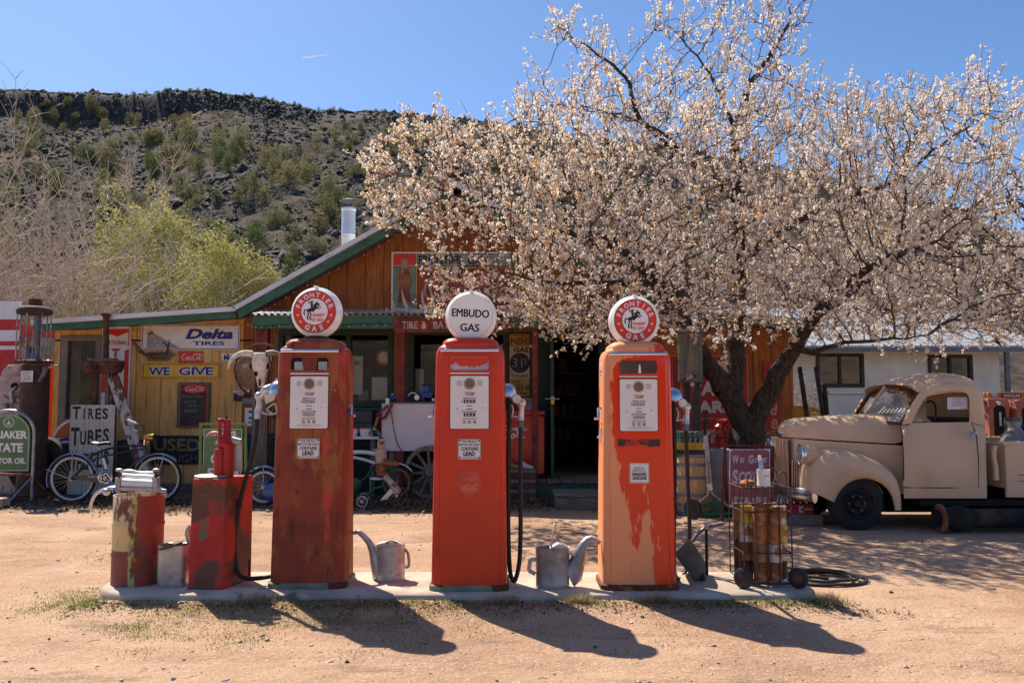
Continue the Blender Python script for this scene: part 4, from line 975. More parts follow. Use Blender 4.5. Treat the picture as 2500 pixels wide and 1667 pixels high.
def globe(root, kind, cz, Rg=.192, yaw=0):
    c = Vector((0, 0, 0)); M = MB(); T = .082
    prof = [(.02, T), (Rg * .80, T), (Rg * .86, T - .004), (Rg * .94, T * .72), (Rg, T * .25), (Rg, -T * .25), (Rg * .94, -T * .72), (Rg * .87, -T + .002), (Rg * .855, -T - .006), (Rg * .84, -T + .004), (.02, -T + .004)]
    b = Vector(WLOC[root.name]); o = b + Vector((0, 0, cz))
    M.lathe([(r_, -h) for r_, h in prof], o, MILK, 48, 'y')
    M.box(o.x - .012, o.x + .012, o.y - T - .004, o.y + T + .004, o.z + Rg - .004, o.z + Rg + .006, MILK)
    g = M.build('globe', root, sharp=50); M = MB(); y0 = o.y - T
    K = lambda L: [(o.x + a, o.z + q) for a, q in L]
    if kind == 'frontier':
        M.prism(K(circ(0, 0, Rg * .832, 48)), y0 - .001, y0 + .003, LENS2)
        M.prism(K(circ(0, 0, Rg * .825, 48)), y0 - .0025, y0 - .001, BLACK); M.prism(K(circ(0, 0, Rg * .80, 48)), y0 - .004, y0 - .0025, REDGL)
        M.prism(K(circ(0, 0, Rg * .535, 48)), y0 - .0055, y0 - .004, BLACK); M.prism(K(circ(0, 0, Rg * .515, 48)), y0 - .007, y0 - .0055, LENS2)
        M.arc_text('FRONTIER', o.x, o.z, Rg * .665, Rg * .185, R(90), R(20.5), y0 - .0055, WHITE, .035, wid=.038)
        M.arc_text('GAS', o.x, o.z, Rg * .665, Rg * .2, R(-90), R(24), y0 - .0055, WHITE, .04, inward=True, wid=.042)
        for a in (-12, -36, 192, 216): M.prism(K(star(Rg * .665 * math.cos(R(a)), Rg * .665 * math.sin(R(a)), Rg * .062)), y0 - .0056, y0 - .0042, WHITE)
        horse_rider(M, o.x - .012, o.z + .012, Rg * .40, y0 - .0085, BLACK)
        M.text("RARIN'", o.x - Rg * .08, o.x + Rg * .42, o.z - Rg * .20, o.z - Rg * .07, y0 - .0095, REDGL, .03, .35)
        M.text("TO GO!", o.x - Rg * .16, o.x + Rg * .36, o.z - Rg * .38, o.z - Rg * .25, y0 - .0095, REDGL, .03, .35)
    else:
        M.prism(K(circ(0, 0, Rg * .832, 48)), y0 - .001, y0 + .003, LENS)
        rot = R(-3); wp = lambda X, Z: (o.x + (X - o.x) * math.cos(rot) - (Z - o.z) * math.sin(rot), o.z + (X - o.x) * math.sin(rot) + (Z - o.z) * math.cos(rot))
        for k, e in enumerate((-.0022, 0, .0022)):
            M.text('EMBUDO', o.x - Rg * .72 + e, o.x + Rg * .70 + e, o.z - Rg * .05 + abs(e), o.z + Rg * .25 + abs(e), y0 - .002 - k * .0003, BLACKGLOSS, 0, warp=wp)
            M.text('GAS', o.x - Rg * .37 + e, o.x + Rg * .35 + e, o.z - Rg * .60 + abs(e), o.z - Rg * .31 + abs(e), y0 - .002 - k * .0003, BLACKGLOSS, 0, warp=wp)
    M.build('lens', root); MB().lathe([(0, cz - Rg - .055), (.10, cz - Rg - .055), (.105, cz - Rg - .012), (.085, cz - Rg + .012), (0, cz - Rg + .012)], b, BLACK, 24).build('globe_collar', root)
def pump(label, cx, Yc, s, paint, kind, win, zg, base_m, dial_m, lead='lead', crank=-1, crankm=CHROME):
    root = thing('petrol_pump', label, 'petrol pump', (cx, Yc, PZ), 'three old petrol pumps on the island'); b = Vector((cx, Yc, PZ)); d = .20
    sh = lambda rings: [[(x + b.x, y + b.y, z + b.z) for x, y, z in r_] for r_ in rings]
    M = MB(); M.loft(sh(pump_rings([(.03, .272, d + .012, .215), (.9, .262, d + .004, .213), (1.55, .252, d, .211), (1.66, .251, d, .211), (1.70, .247, d - .004, .210), (1.735, .232, d - .014, .205), (1.752, .205, d - .03, .19)])), paint)
    body = M.build('body', root, sharp=28)
    M = MB(); M.loft(sh(pump_rings([(0, .286, d + .026, .222), (.034, .286, d + .026, .222), (.042, .278, d + .016, .218)])), base_m); M.build('plinth', root, sharp=30)
    M = MB(); top = pz(818); M.loft(sh([[(w * math.copysign(abs(math.cos(a)) ** .45, math.cos(a)), dd * math.copysign(abs(math.sin(a)) ** .45, math.sin(a)), z) for a in [2 * PI * k / 40 for k in range(40)]] for z, w, dd in ((1.69, .212, d + .004), (pz(838), .212, d + .004), (pz(829), .203, d - .004), (pz(822), .175, d - .03), (top, .12, d - .075))]), paint); M.build('cap', root, sharp=50)
    yf = b.y - d - .006
    M = MB(); zc = b.z + pz(852); M.tube([(b.x - .212, yf - .004, zc), (b.x + .212, yf - .004, zc)], .015, CHROME, 10); M.tube([(b.x - .14, yf, b.z + pz(907)), (b.x + .14, yf, b.z + pz(907))], .008, CHROME, 8); M.build('chrome_trim', root)
    # window
    zw0, zw1 = b.z + pz(900), b.z + pz(868)
    M = MB(); M.ring2(rrect(b.x - .145, b.x + .145, zw0 - .008, zw1 + .010, .028), rrect(b.x - .138, b.x + .138, zw0, zw1, .024), yf - .008, yf + .012, paint); M.build('window_frame', root)
    M = MB()
    if win == 'open':
        M.prism(rrect(b.x - .138, b.x + .138, zw0, zw1, .022), yf - .002, yf + .01, DARK)
        for x0, x1 in ((-.112, -.04), (.062, .128)): M.prism(rrect(b.x + x0, b.x + x1, zw0 + .004, zw1 - .03, .006), yf - .0035, yf - .0021, mat('far_side_glass', (.34, .36, .34), .3, var=.1))
        M.prism([(b.x - .045, zw0), (b.x + .045, zw0), (b.x + .06, zw1), (b.x - .06, zw1)], yf - .005, yf - .0036, RUSTRED)
    elif win == 'painted':
        M.prism(rrect(b.x - .138, b.x + .138, zw0, zw1, .022), yf - .003, yf + .01, mat('grey_blue_pane', (.40, .41, .47), .3, var=.1)); h_ = zw1 - zw0
        rag = [(-.136, .42), (-.12, .38), (-.105, .62), (-.09, .5), (-.08, .34), (-.05, .28), (-.02, .33), (.0, .2), (.02, .3), (.03, .12), (.045, .34), (.07, .27), (.09, .40), (.115, .46), (.136, .62)]
        M.prism([(b.x + q[0], zw0 + h_ * q[1]) for q in rag] + [(b.x + .136, zw1 - .02), (b.x + .12, zw1 - .003), (b.x - .12, zw1 - .003), (b.x - .136, zw1 - .02)], yf - .0045, yf - .0032, P2M)
    else:
        M.prism(rrect(b.x - .138, b.x + .138, zw0, zw1, .022), yf - .003, yf + .01, mat('dusty_dark_glass', (.075, .06, .05), .12, var=.25, spec=.6))
        M.prism([(b.x + .0, zw0 + .004), (b.x + .022, zw0 + .004), (b.x + .016, zw1 - .03), (b.x + .006, zw1 - .03)], yf - .0045, yf - .0031, WHITE)
    M.build('window_pane', root)
    # dial
    z0, z1 = b.z + pz(1044), b.z + pz(913)
    M = MB(); M.prism(rrect(b.x - .142, b.x + .142, z0, z1, .014), yf - .006, yf + .004, BLACK); M.prism(rrect(b.x - .138, b.x + .138, z0 + .004, z1 - .004, .012), yf - .009, yf - .006, dial_m)
    dl = M.build('dial_face', root); M = MB(); y = yf - .0105; zz = lambda f: z1 - (z1 - z0) * f; x = lambda f: b.x + f * .14
    cz = zz(.155); M.prism([(p[0], p[1]) for p in circ(x(0), cz, .044, 28)], y, y + .001, mat('dial_ring', (.55, .5, .42), .5)); M.prism(circ(x(0), cz, .034, 28), y - .003, y, mat('amber_sight_glass', (.22, .165, .09), .2, var=.2))
    if kind == 'embudo': M.arc_text('OPERATION SEAL BEFORE USE', x(0), cz, .040, .006, R(90), R(-14) * -1, y - .001, INK, .01)
    for f in (-.52, .54):
        for k, t in enumerate(('GLASS', 'MUST', 'BE FULL') if f < 0 else ('BEFORE', '& AFTER', 'DELIVERY')): M.text(t, x(f) - .018, x(f) + .018, cz + .012 - k * .013, cz + .02 - k * .013, y, INK, .01)
    M.stroke([(x(-.26), zz(.315)), (x(.0), zz(.312)), (x(.30), zz(.325))], .004, y, REDINK); M.text('TOKHEIM', x(-.22), x(.24), zz(.375), zz(.33), y, REDINK, .03, .25)
    M.text('AMOUNT OF SALE', x(-.34), x(.34), zz(.44), zz(.41), y, INK, .02)
    M.text('$', x(-.4), x(-.34), zz(.51), zz(.465), y, INK)
    bw = (.72,) if kind == 'embudo' else ()
    def digits(t, zc, hh):
        if kind == 'embudo':
            M.prism(rrect(x(-.30), x(.30), zz(zc + hh), zz(zc - hh), .003), y, y + .001, mat('counter_black', (.02, .02, .02), .3)); 
            for k, ch in enumerate(t): M.text(ch, x(-.22 + k * .165), x(-.13 + k * .165), zz(zc + hh * .65), zz(zc - hh * .65), y - .0008, WHITE, .02)
        else:
            for k, ch in enumerate(t):
                xx = x(-.21 + k * .21); M.ring2(rrect(xx - .013, xx + .013, zz(zc + hh), zz(zc - hh), .003), rrect(xx - .0105, xx + .0105, zz(zc + hh * .85), zz(zc - hh * .85), .002), y - .001, y + .001, INK); M.text(ch, xx - .006, xx + .006, zz(zc + hh * .6), zz(zc - hh * .6), y, INK, .01)
    digits('000', .485, .03); M.stroke([(x(-.15), zz(.565)), (x(.15), zz(.565))], .005, y, INK); M.stroke([(x(-.15), zz(.625)), (x(.15), zz(.625))], .006, y, INK)
    M.text('GALLONS DELIVERED', x(-.38), x(.38), zz(.685), zz(.657), y, INK, .02); digits('004', .73, .03)
    M.text('CENTS PER GALLON', x(-.36), x(.36), zz(.815), zz(.79), y, INK, .008)
    for k, ch in enumerate('298'): M.ring2(rrect(x(-.27 + k * .27) - .009, x(-.27 + k * .27) + .009, zz(.89), zz(.835), .001), rrect(x(-.27 + k * .27) - .007, x(-.27 + k * .27) + .007, zz(.886), zz(.839), .001), y - .001, y + .001, INK); M.text(ch, x(-.27 + k * .27) - .005, x(-.27 + k * .27) + .005, zz(.88), zz(.845), y, INK, .02)
    if kind != 'embudo':
        for k in range(2): M.text('TAX AND FEE INCLUDED IN PRICE OF ALL MOTOR FUEL', x(-.6), x(.6), zz(.925 + k * .025), zz(.912 + k * .025), y, REDINK, .005)
    for f, g in ((-.62, .62), (.66, .60)): M.prism(circ(x(f), zz(g), .004, 10), y - .002, y, BLACK)
    M.build('dial_print', dl)
    # notice
    if lead == 'lead': zp0, zp1, pw = b.z + pz(1117), b.z + pz(1068), .082
    else: zp0, zp1, pw = b.z + pz(1172), b.z + pz(1122), .072
    M = MB(); M.prism(rrect(b.x - pw, b.x + pw, zp0, zp1, .008), yf - .006, yf - .001, WHITE_SIGN); 
    pl = M.build('notice_plate', root); M = MB(); y = yf - .0075; zz2 = lambda f: zp1 - (zp1 - zp0) * f; xx = lambda f: b.x + f * pw
    M.ring2(rrect(b.x - pw * .97, b.x + pw * .97, zp0 + .003, zp1 - .003, .007), rrect(b.x - pw * .94, b.x + pw * .94, zp0 + .005, zp1 - .005, .006), y, y + .001, INK)
    if lead == 'lead':
        M.text('FOR USE AS A', xx(-.66), xx(.68), zz2(.17), zz2(.06), y, INK, .022); M.text('MOTOR FUEL ONLY', xx(-.88), xx(.88), zz2(.33), zz2(.22), y, INK, .022)
        M.text('CONTAINS', xx(-.76), xx(.76), zz2(.57), zz2(.39), y, INK, .032); M.text('LEAD', xx(-.52), xx(.50), zz2(.83), zz2(.61), y, INK, .05); M.text('(TETRAETHYL)', xx(-.62), xx(.62), zz2(.96), zz2(.87), y, INK)
        for f in (-.84, .84):
            for g in (.08, .92): M.prism(circ(xx(f), zz2(g), .006, 10), y - .003, y, STEEL if kind != 'embudo' else RUST)
    else:
        M.text('FOR USE AS A', xx(-.5), xx(.5), zz2(.30), zz2(.20), y, INK, .01); M.text('MOTOR FUEL ONLY', xx(-.66), xx(.66), zz2(.42), zz2(.34), y, INK, .01)
        M.text('UNLEADED', xx(-.74), xx(.74), zz2(.65), zz2(.47), y, INK, .045); M.text('GASOLINE', xx(-.70), xx(.72), zz2(.83), zz2(.67), y, INK, .045)
    M.build('notice_print', pl)
    globe(root, kind, zg)
    # crank
    z = b.z + pz(1002); q = crank; M = MB(); xs = b.x + q * .258
    M.tube([(xs, b.y - .05, z + .045), (xs + q * .02, b.y - .05, z + .045), (xs + q * .02, b.y - .055, z - .02), (xs + q * .022, b.y - .06, z - .03), (xs + q * .055, b.y - .06, z - .03)], [.012, .012, .010, .009, .011], crankm, 8); M.build('crank', root)
    root.scale = (s, s, s); return root, b, yf

P1 = mat('rusted_pump_paint', (.27, .042, .019), .62, var=.18, vscale=3, patches=[((.55, .045, .035), 1.4, .53, .58, (2.4, 2.4, .55), .4), ((.34, .125, .035), 3.2, .50, .60, (1.6, 1.6, .7), .85), ((.085, .035, .018), 4.5, .57, .66, (1.8, 1.8, .6), .9), ((.42, .20, .08), 26, .66, .70)], bump=(60, .15, .003), coat=.05)
P2M = mat('faded_red_pump_paint', (.67, .046, .012), .36, var=.07, vscale=2.5, patches=[((.58, .065, .02), 1.6, .55, .75, (2, 2, .5)), ((.14, .04, .018), 13, .68, .70, (2.6, 2.6, .35))])
P3M = mat('red_pump_faded_sunlit_orange', (.82, .045, .010), .30, var=.05, vscale=2, patches=[((.30, .025, .012), 12, .735, .745)], coat=.15)
nt = P3M.node_tree; b_ = nt.nodes['Principled BSDF']; old = b_.inputs['Base Color'].links[0].from_socket; co = nt.nodes.new('ShaderNodeTexCoord').outputs['Object']; sp = _n(nt, 'ShaderNodeSeparateXYZ'); nt.links.new(co, sp.inputs[0])
def _madd(a, k, c): m = _n(nt, 'ShaderNodeMath', operation='MULTIPLY_ADD'); nt.links.new(a, m.inputs[0]); m.inputs[1].default_value = k; nt.links.new(c, m.inputs[2]); return m.outputs[0]
f = _madd(sp.outputs[0], -.78, _madd(_ramp(nt, sp.outputs[2], 1.6, 1.74), .3, _madd(sp.outputs[2], -.12, _noise(nt, co, 1.5, 6, (2.4, 2.4, .6), .6))))  # faded patches; the sunlit left side is painted in as more orange
f = _ramp(nt, f, .450, .475); nt.links.new(_mix(nt, f, old, (.90, .35, .15)), b_.inputs['Base Color']); nt.links.new(_madd(f, .35, _madd(f, 0, _ramp(nt, f, -3, 9))), b_.inputs['Roughness'])
PLR = mat('flaking_green_plinth', (.22, .25, .17), .7, var=.2, patches=[((.11, .035, .02), 5, .52, .58)]); PL3 = mat('rusty_plinth', (.16, .035, .02), .75, var=.25, patches=[((.30, .15, .05), 7, .56, .66)])
DIALW = mat('white_dial_face', (.84, .82, .77), .3, var=.03, patches=[((.5, .46, .38), 9, .68, .8)])
pump_a, _, _ = pump('dark rusted petrol pump with a red ringed horse rider globe, beside the red oil dispenser', -1.480, 6.50, 1.0, P1, 'frontier', 'open', pz(757) + .02, PLR, DIALW, 'lead', 1)
pump_b, bb, _ = pump('middle red petrol pump under a plain white globe with two words of black lettering', -.306, 6.42, 1.0, P2M, 'embudo', 'painted', pz(764), PLR, DIALW, 'lead', -1)
pump_c, bc, yfc = pump('bright red and faded orange petrol pump with an unleaded notice, nearest the truck', .915, 6.44, .985, P3M, 'frontier', 'glass', pz(764), PL3, DIALW, 'unleaded', -1)
# faded shield on the middle pump, scraped band and side fittings on the orange one
GHOST = mat('ghost_of_a_shield', (.62, .085, .045), .55, var=.12); GHOST2 = mat('ghost_letters', (.72, .16, .09), .55, var=.15)
y = bb.y - .2135; z = lambda py: PZ + pz(py); M = MB(); x0 = bb.x
shield = [(-.085, .10), (-.05, .092), (0, .10), (.05, .092), (.085, .10), (.078, .06), (.09, .02), (.07, -.05), (.03, -.075), (0, -.095), (-.03, -.075), (-.07, -.05), (-.09, .02), (-.078, .06)]
M.prism([(x0 + a, z(1179) + q) for a, q in shield], y, y + .004, GHOST); M.text('PHILLIPS', x0 - .065, x0 + .065, z(1168), z(1160), y - .001, GHOST2, .02); M.text('66', x0 - .055, x0 + .06, z(1196), z(1176), y - .001, GHOST2, .05, .2); M.build('faded_shield', pump_b)
M = MB(); b = bc; SCR = mat('scraped_decal', (.24, .02, .012), .55, var=.3, vscale=16, patches=[((.06, .03, .025), 11, .50, .54), ((.55, .04, .012), 7, .58, .60)])
M.prism([(b.x - .155, z(1082)), (b.x - .02, z(1080)), (b.x + .0, z(1076)), (b.x + .06, z(1078)), (b.x + .07, z(1082)), (b.x + .155, z(1080)), (b.x + .152, z(1063)), (b.x + .06, z(1064)), (b.x + .03, z(1062)), (b.x - .03, z(1066)), (b.x - .155, z(1062))], b.y - .2112, b.y - .200, SCR); M.build('scraped_band', pump_c)
xs = b.x - .2535; M = MB(); eY = Vector((0, -1, 0))
o_ = Vector((xs, b.y, 0)); pl = lambda L: L
M.prism(rrect(-.07, .07, z(909), z(872), .02), 0, .006, WHITE, org=o_, ex=eY); M.text('CHEVRON', -.062, .062, z(897), z(888), -.001, REDS, .04, org=o_, ex=eY); M.text('SUPREME', -.05, .05, z(905), z(900), -.001, NAVY, .04, org=o_, ex=eY); M.prism([(-.0, z(886)), (.03, z(886)), (.01, z(876)), (-.01, z(878))], -.001, 0, REDS, org=o_, ex=eY); M.build('side_panel', pump_c)
M = MB(); o2 = Vector((b.x - .2585, b.y, 0)); M.ring2(rrect(-.075, .075, z(1085), z(1022), .012), rrect(-.071, .071, z(1083), z(1024), .01), -.002, .004, P3M, org=o2, ex=eY); M.prism(rrect(-.02, .055, z(1070), z(1035), .006), -.005, .003, GALV2, org=o2, ex=eY); M.tube([o2 + Vector((-.01, -.02, z(1060))), o2 + Vector((-.03, -.02, z(1060)))], .008, CHROME, 8); M.build('side_hatch', pump_c)

# hoses and nozzles
def pA(px, py, Y=6.42): return at(px, py, Y)
def nozzle_right(root, Y, dx=0, dy=0):
    p = lambda px, py, o=0: at(px + dx, py + dy, Y + o)
    M = MB(); c = p(1237, 962); M.lathe([(.078, -.02), (.078, 0), (.074, .03), (.055, .062), (.02, .078), (.002, .08)], c, mat('chrome_boot', (.55, .60, .66), .26, 1.0, var=.02), 20); M.build('nozzle_boot', root)
    M = MB(); M.tube(curve([p(1243, 968), p(1254, 970), p(1262, 975), p(1272, 986)], 12), [.018, .022, .026, .028, .03, .03, .03, .028, .026, .026, .026, .026, .024][:13], ALU, 10)
    q = p(1261, 974, -.03); M.lathe([(0, .035), (.03, .035), (.036, .025), (.036, -.02), (0, -.02)], q, ALU, 14, 'y'); M.ball(p(1273, 984), .036, ALU, 10)
    M.tube([p(1273, 984), p(1273, 1000), p(1271, 1022), p(1271, 1026)], [.026, .022, .026, .03], ALU, 10); M.tube([p(1271, 1026), p(1271, 1042)], .023, STEEL, 8)
    M.tube(curve([p(1247, 985), p(1252, 998), p(1250, 1012), p(1244, 1018), p(1258, 1016), p(1268, 1020)], 20), .008, ALU, 6); M.build('nozzle', root)
    return p
p = nozzle_right(pump_b, 6.40)
M = MB(); M.tube(curve([p(1271, 1040), p(1271, 1150), p(1271, 1290), p(1268, 1370), p(1259, 1412), p(1252, 1415), p(1245, 1390), p(1241, 1300), p(1241, 1150), p(1244, 1000), p(1246, 968)], 60), .0165, RUBBER, 8); M.build('hose', pump_b)
p = nozzle_right(pump_c, 6.46, 405, 3)
M = MB(); M.tube(curve([p(1271, 1040), p(1275, 1150, .3), p(1280, 1300, .45), p(1268, 1395, .4), p(1245, 1400, .1), p(1242, 1300), p(1244, 1150), p(1243, 1040), p(1240, 968)], 60), .0165, RUBBER, 8); M.build('hose', pump_c)
# the rusty pump's nozzle hangs on its left side
Y = 6.42; p = lambda px, py, o=0: at(px, py, Y + o); M = MB(); c = p(680, 955)
M.lathe([(.075, -.02), (.075, 0), (.07, .03), (.05, .06), (.02, .076), (.002, .078)], c, MATS['chrome_boot'], 18); M.build('nozzle_boot', pump_a)
M = MB(); M.tube(curve([p(678, 925), p(668, 938), p(655, 950), p(645, 956), p(636, 970)], 16), [.012, .012, .014, .014, .016, .02, .026, .03, .034, .036, .036, .034, .03, .028, .028, .028, .028][:17], ALU, 10); M.ball(p(631, 967), .032, ALU, 10)
M.prism([(0, 0), (.06, .03), (.10, .13), (.05, .16), (-.02, .10)], -.02, .02, ALU, org=p(650, 985)); M.tube([p(632, 968), p(634, 985), p(630, 1003), p(629, 1008)], [.026, .022, .024, .026], ALU, 10); M.tube([p(629, 1006), p(628, 1022)], .022, GALV2, 8)
M.tube(curve([p(633, 1004), p(650, 1010), p(668, 1010), p(676, 1004), p(672, 985), p(660, 990), p(652, 1000), p(664, 1008)], 30), .007, ALU, 6); M.build('nozzle', pump_a)
M = MB(); hp = [p(628, 1020), p(622, 1080), p(605, 1150), p(587, 1220), p(575, 1290), p(573, 1350), p(580, 1395), p(597, 1410), p(630, 1411), p(668, 1405)]
M.tube(curve(hp, 60), .0165, RUBBER, 8); M.build('hose', pump_a)

# ================================================================== SIGNS AND TROPHIES ON THE SHOP WALL
def sign(name, label, px0, py0, px1, py1, Y, m, thick=.015, cat='sign', border=None, bw=.012, r=0, group=None):
    """flat enamel sign at distance Y; returns root, collector for its lettering, and px->X, py->Z"""
    pc = (py0 + py1) / 2; fx = lambda px: xof(px, Y, pc); fz = lambda py: zof(py, Y); x0, x1, z0, z1 = fx(px0), fx(px1), fz(py1), fz(py0)
    root = thing(name, label, cat, ((x0 + x1) / 2, Y, z0), group); M = MB()
    sh = lambda d: rrect(x0 + d, x1 - d, z0 + d, z1 - d, max(r - d, .001), 3) if r else [(x0 + d, z0 + d), (x1 - d, z0 + d), (x1 - d, z1 - d), (x0 + d, z1 - d)]
    M.prism(sh(0), Y - thick, Y, m); M.build('panel', root)
    if border: B = MB(); B.ring2(sh(bw), sh(bw * 2), Y - thick - .0015, Y - thick + .001, border); B.build('border', root)
    return root, MB(), fx, fz, Y - thick - .003
SW = 14.385
root, M, fx, fz, y = sign('tyre_sign', 'long white sign with a blue border, grey road picture and slanted blue lettering', 346.5, 792, 586, 854, SW, WHITE_SIGN, border=NAVY, bw=.012, r=.02)
GREYR = mat('road_grey', (.34, .35, .39), .5, var=.06)
M.prism([(fx(360), fz(849)), (fx(441), fz(849)), (fx(374), fz(812)), (fx(360), fz(822))], y, y + .002, GREYR); M.stroke([(fx(371), fz(818)), (fx(375), fz(824))], .02, y - .001, YELP); M.stroke([(fx(378), fz(829)), (fx(383), fz(836))], .025, y - .001, YELP); M.stroke([(fx(385), fz(840)), (fx(389), fz(848))], .03, y - .001, YELP)
M.prism([(fx(357), fz(815)), (fx(364), fz(803)), (fx(370), fz(800)), (fx(369), fz(808)), (fx(374), fz(811)), (fx(360), fz(820))], y - .001, y + .002, YELP); M.prism([(fx(362), fz(820)), (fx(375), fz(811)), (fx(372), fz(808)), (fx(362), fz(815))], y - .002, y + .002, NAVY)
M.text('Delta', fx(453), fx(570), fz(828), fz(803), y, NAVY, .045, .28); M.text('TIRES', fx(472), fx(550), fz(843), fz(833), y, NAVY, .03); M.build('lettering', root)
# fishtail
root = thing('soda_sign', 'small red fishtail soda sign with white script above the yellow sign', 'sign', at(465, 885, SW)); M = MB(); q = lambda L: [(xof(a, SW, 871), zof(b, SW)) for a, b in L]
M.prism(q([(434, 861), (446, 858), (485, 858), (497, 861), (491, 871), (497, 884), (485, 886), (446, 886), (434, 884), (440, 871)][::-1]), SW - .012, SW, REDS); M.build('panel', root); M = MB(); cola(M, xof(440, SW), xof(492, SW), zof(880, SW), zof(862, SW), SW - .014, WHITE); M.build('lettering', root)
root, M, fx, fz, y = sign('trading_stamp_sign', 'wide yellow metal sign with two outlined black words, under the red fishtail sign', 348, 887, 537, 924, SW, YEL, border=mat('sign_brown_edge', (.2, .1, .02), .5), bw=.012, r=.015)
for t, a, b in (('WE', 364, 416), ('GIVE', 438, 522)): M.text(t, fx(a - 1.2), fx(b + 1.2), fz(917), fz(895), y, WHITE, .075); M.text(t, fx(a), fx(b), fz(916), fz(896), y - .002, NAVY, .03)
M.build('lettering', root)
root, M, fx, fz, y = sign('menu_board', 'black chalkboard menu in a green frame with a red soda oval on top', 434, 934, 512, 1044, SW, mat('menu_green_frame', (.10, .13, .07), .6, var=.15), thick=.03)
M.prism([(fx(440), fz(1040)), (fx(507), fz(1040)), (fx(507), fz(939)), (fx(440), fz(939))], y, y + .004, REDS); M.prism([(fx(442), fz(1039)), (fx(505), fz(1039)), (fx(505), fz(940)), (fx(442), fz(940))], y - .002, y, mat('chalkboard_black', (.015, .018, .02), .35, var=.3, vscale=3))
M.prism(circ(fx(476), fz(949), .19, 28, .075), y - .004, y - .002, REDS); cola(M, fx(453), fx(499), fz(955), fz(943), y - .005, WHITE)
CHALK = mat('chalk', (.33, .34, .34), .9); M.text('SPECIALS TO-DAY', fx(446), fx(497), fz(970), fz(965), y - .003, mat('gold_letter', (.35, .27, .12), .6))
for t, a, b, c, d in (('ANOTHER', 451, 481, 983, 977), ('DAY IN', 461, 482, 993, 987), ('PARADISE', 452, 485, 1006, 999)): M.text(t, fx(a), fx(b), fz(c), fz(d), y - .003, CHALK, -.01)
M.build('lettering', root)
root, M, fx, fz, y = sign('lubrication_sign', 'narrow white sign with blue lettering half hidden by the cow skull', 542, 862, 663, 881, SW, WHITE_SIGN)
M.text('Mobilubrication', fx(547), fx(660), fz(880), fz(866), y, NAVY, .03); M.prism([(fx(550), fz(865)), (fx(556), fz(863)), (fx(562), fz(866)), (fx(556), fz(867))], y, y + .002, REDS); M.build('lettering', root)
root, M, fx, fz, y = sign('patch_sign', 'small black and white sign with a red round seal, beside the grey post', 571, 946, 610, 979, SW, BLACK)
M.prism([(fx(571.5), fz(959)), (fx(609.5), fz(959)), (fx(609.5), fz(946.5)), (fx(571.5), fz(946.5))], y, y + .002, WHITE_SIGN); M.text('BOWES', fx(574), fx(607), fz(953), fz(947.5), y - .002, BLACK, .03); M.prism(circ(fx(589), fz(958), .068, 20), y - .003, y, REDS); M.text('SEAL', fx(581), fx(597), fz(957), fz(952), y - .005, WHITE, .03); M.text('FAST', fx(581), fx(597), fz(964), fz(959), y - .005, WHITE, .03); M.build('lettering', root)
root, M, fx, fz, y = sign('pump_face_plate', 'white pump face plate with counter slots hung low by the grey post', 598, 995, 622, 1040, SW, WHITE_SIGN)
for py in (1005, 1020): M.prism([(fx(608), fz(py + 2.6)), (fx(618), fz(py + 2.6)), (fx(618), fz(py - 2.6)), (fx(608), fz(py - 2.6))], y, y + .002, BLACK)
for px in (609, 615): M.ring2([(fx(px - 2), fz(1033)), (fx(px + 2), fz(1033)), (fx(px + 2), fz(1028)), (fx(px - 2), fz(1028))], [(fx(px - 1), fz(1032)), (fx(px + 1), fz(1032)), (fx(px + 1), fz(1029)), (fx(px - 1), fz(1029))], y, y + .002, INK)
M.build('lettering', root)
# the tall red and white sign beside the window
root, M, fx, fz, y = sign('tall_enamel_sign', 'tall red and white enamel sign with stacked letters beside the wing window', 247, 797, 318, 1012, SW, WHITE_SIGN, r=.04)
M.prism([(fx(251), fz(803)), (fx(314), fz(803)), (fx(314), fz(810)), (fx(284), fz(822)), (fx(251), fz(810))][::-1], y, y + .002, REDS)
for a, b in ((251, 254), (312, 314.5)): M.prism([(fx(a), fz(845)), (fx(b), fz(845)), (fx(b), fz(811)), (fx(a), fz(811))], y, y + .002, REDS)
M.prism([(fx(304), fz(1008)), (fx(314.5), fz(1008)), (fx(314.5), fz(851)), (fx(304), fz(856))], y, y + .002, REDS); M.prism([(fx(250), fz(958)), (fx(263), fz(958)), (fx(263), fz(850)), (fx(250), fz(845))], y, y + .002, REDS)
M.text('NATIONAL', fx(254), fx(311), fz(842), fz(831), y - .001, REDS, .03)
for t, py in (('T', 862), ('I', 893), ('R', 924), ('E', 955), ('S', 986)): M.text(t, fx(272) if t != 'I' else fx(280), fx(292) if t != 'I' else fx(286), fz(py + 11), fz(py - 11), y - .001, REDS, .05)
M.build('lettering', root)
# low blue sign
root, M, fx, fz, y = sign('used_parts_sign', 'long weathered dark blue sign with dull yellow lettering low on the wing wall', 368, 1063, 612, 1133, SW, mat('weathered_navy', (.010, .014, .055), .6, var=.3, patches=[((.05, .05, .06), 6, .6, .75)]), thick=.02)
DY = mat('dull_yellow', (.28, .19, .04), .7, var=.2); M.text('USED', fx(376), fx(490), fz(1101), fz(1070), y, DY, .03); M.text('CAR', fx(520), fx(608), fz(1101), fz(1070), y, DY, .03); M.text('LIGHT', fx(426), fx(500), fz(1128), fz(1110), y, DY, -.01); M.build('lettering', root)
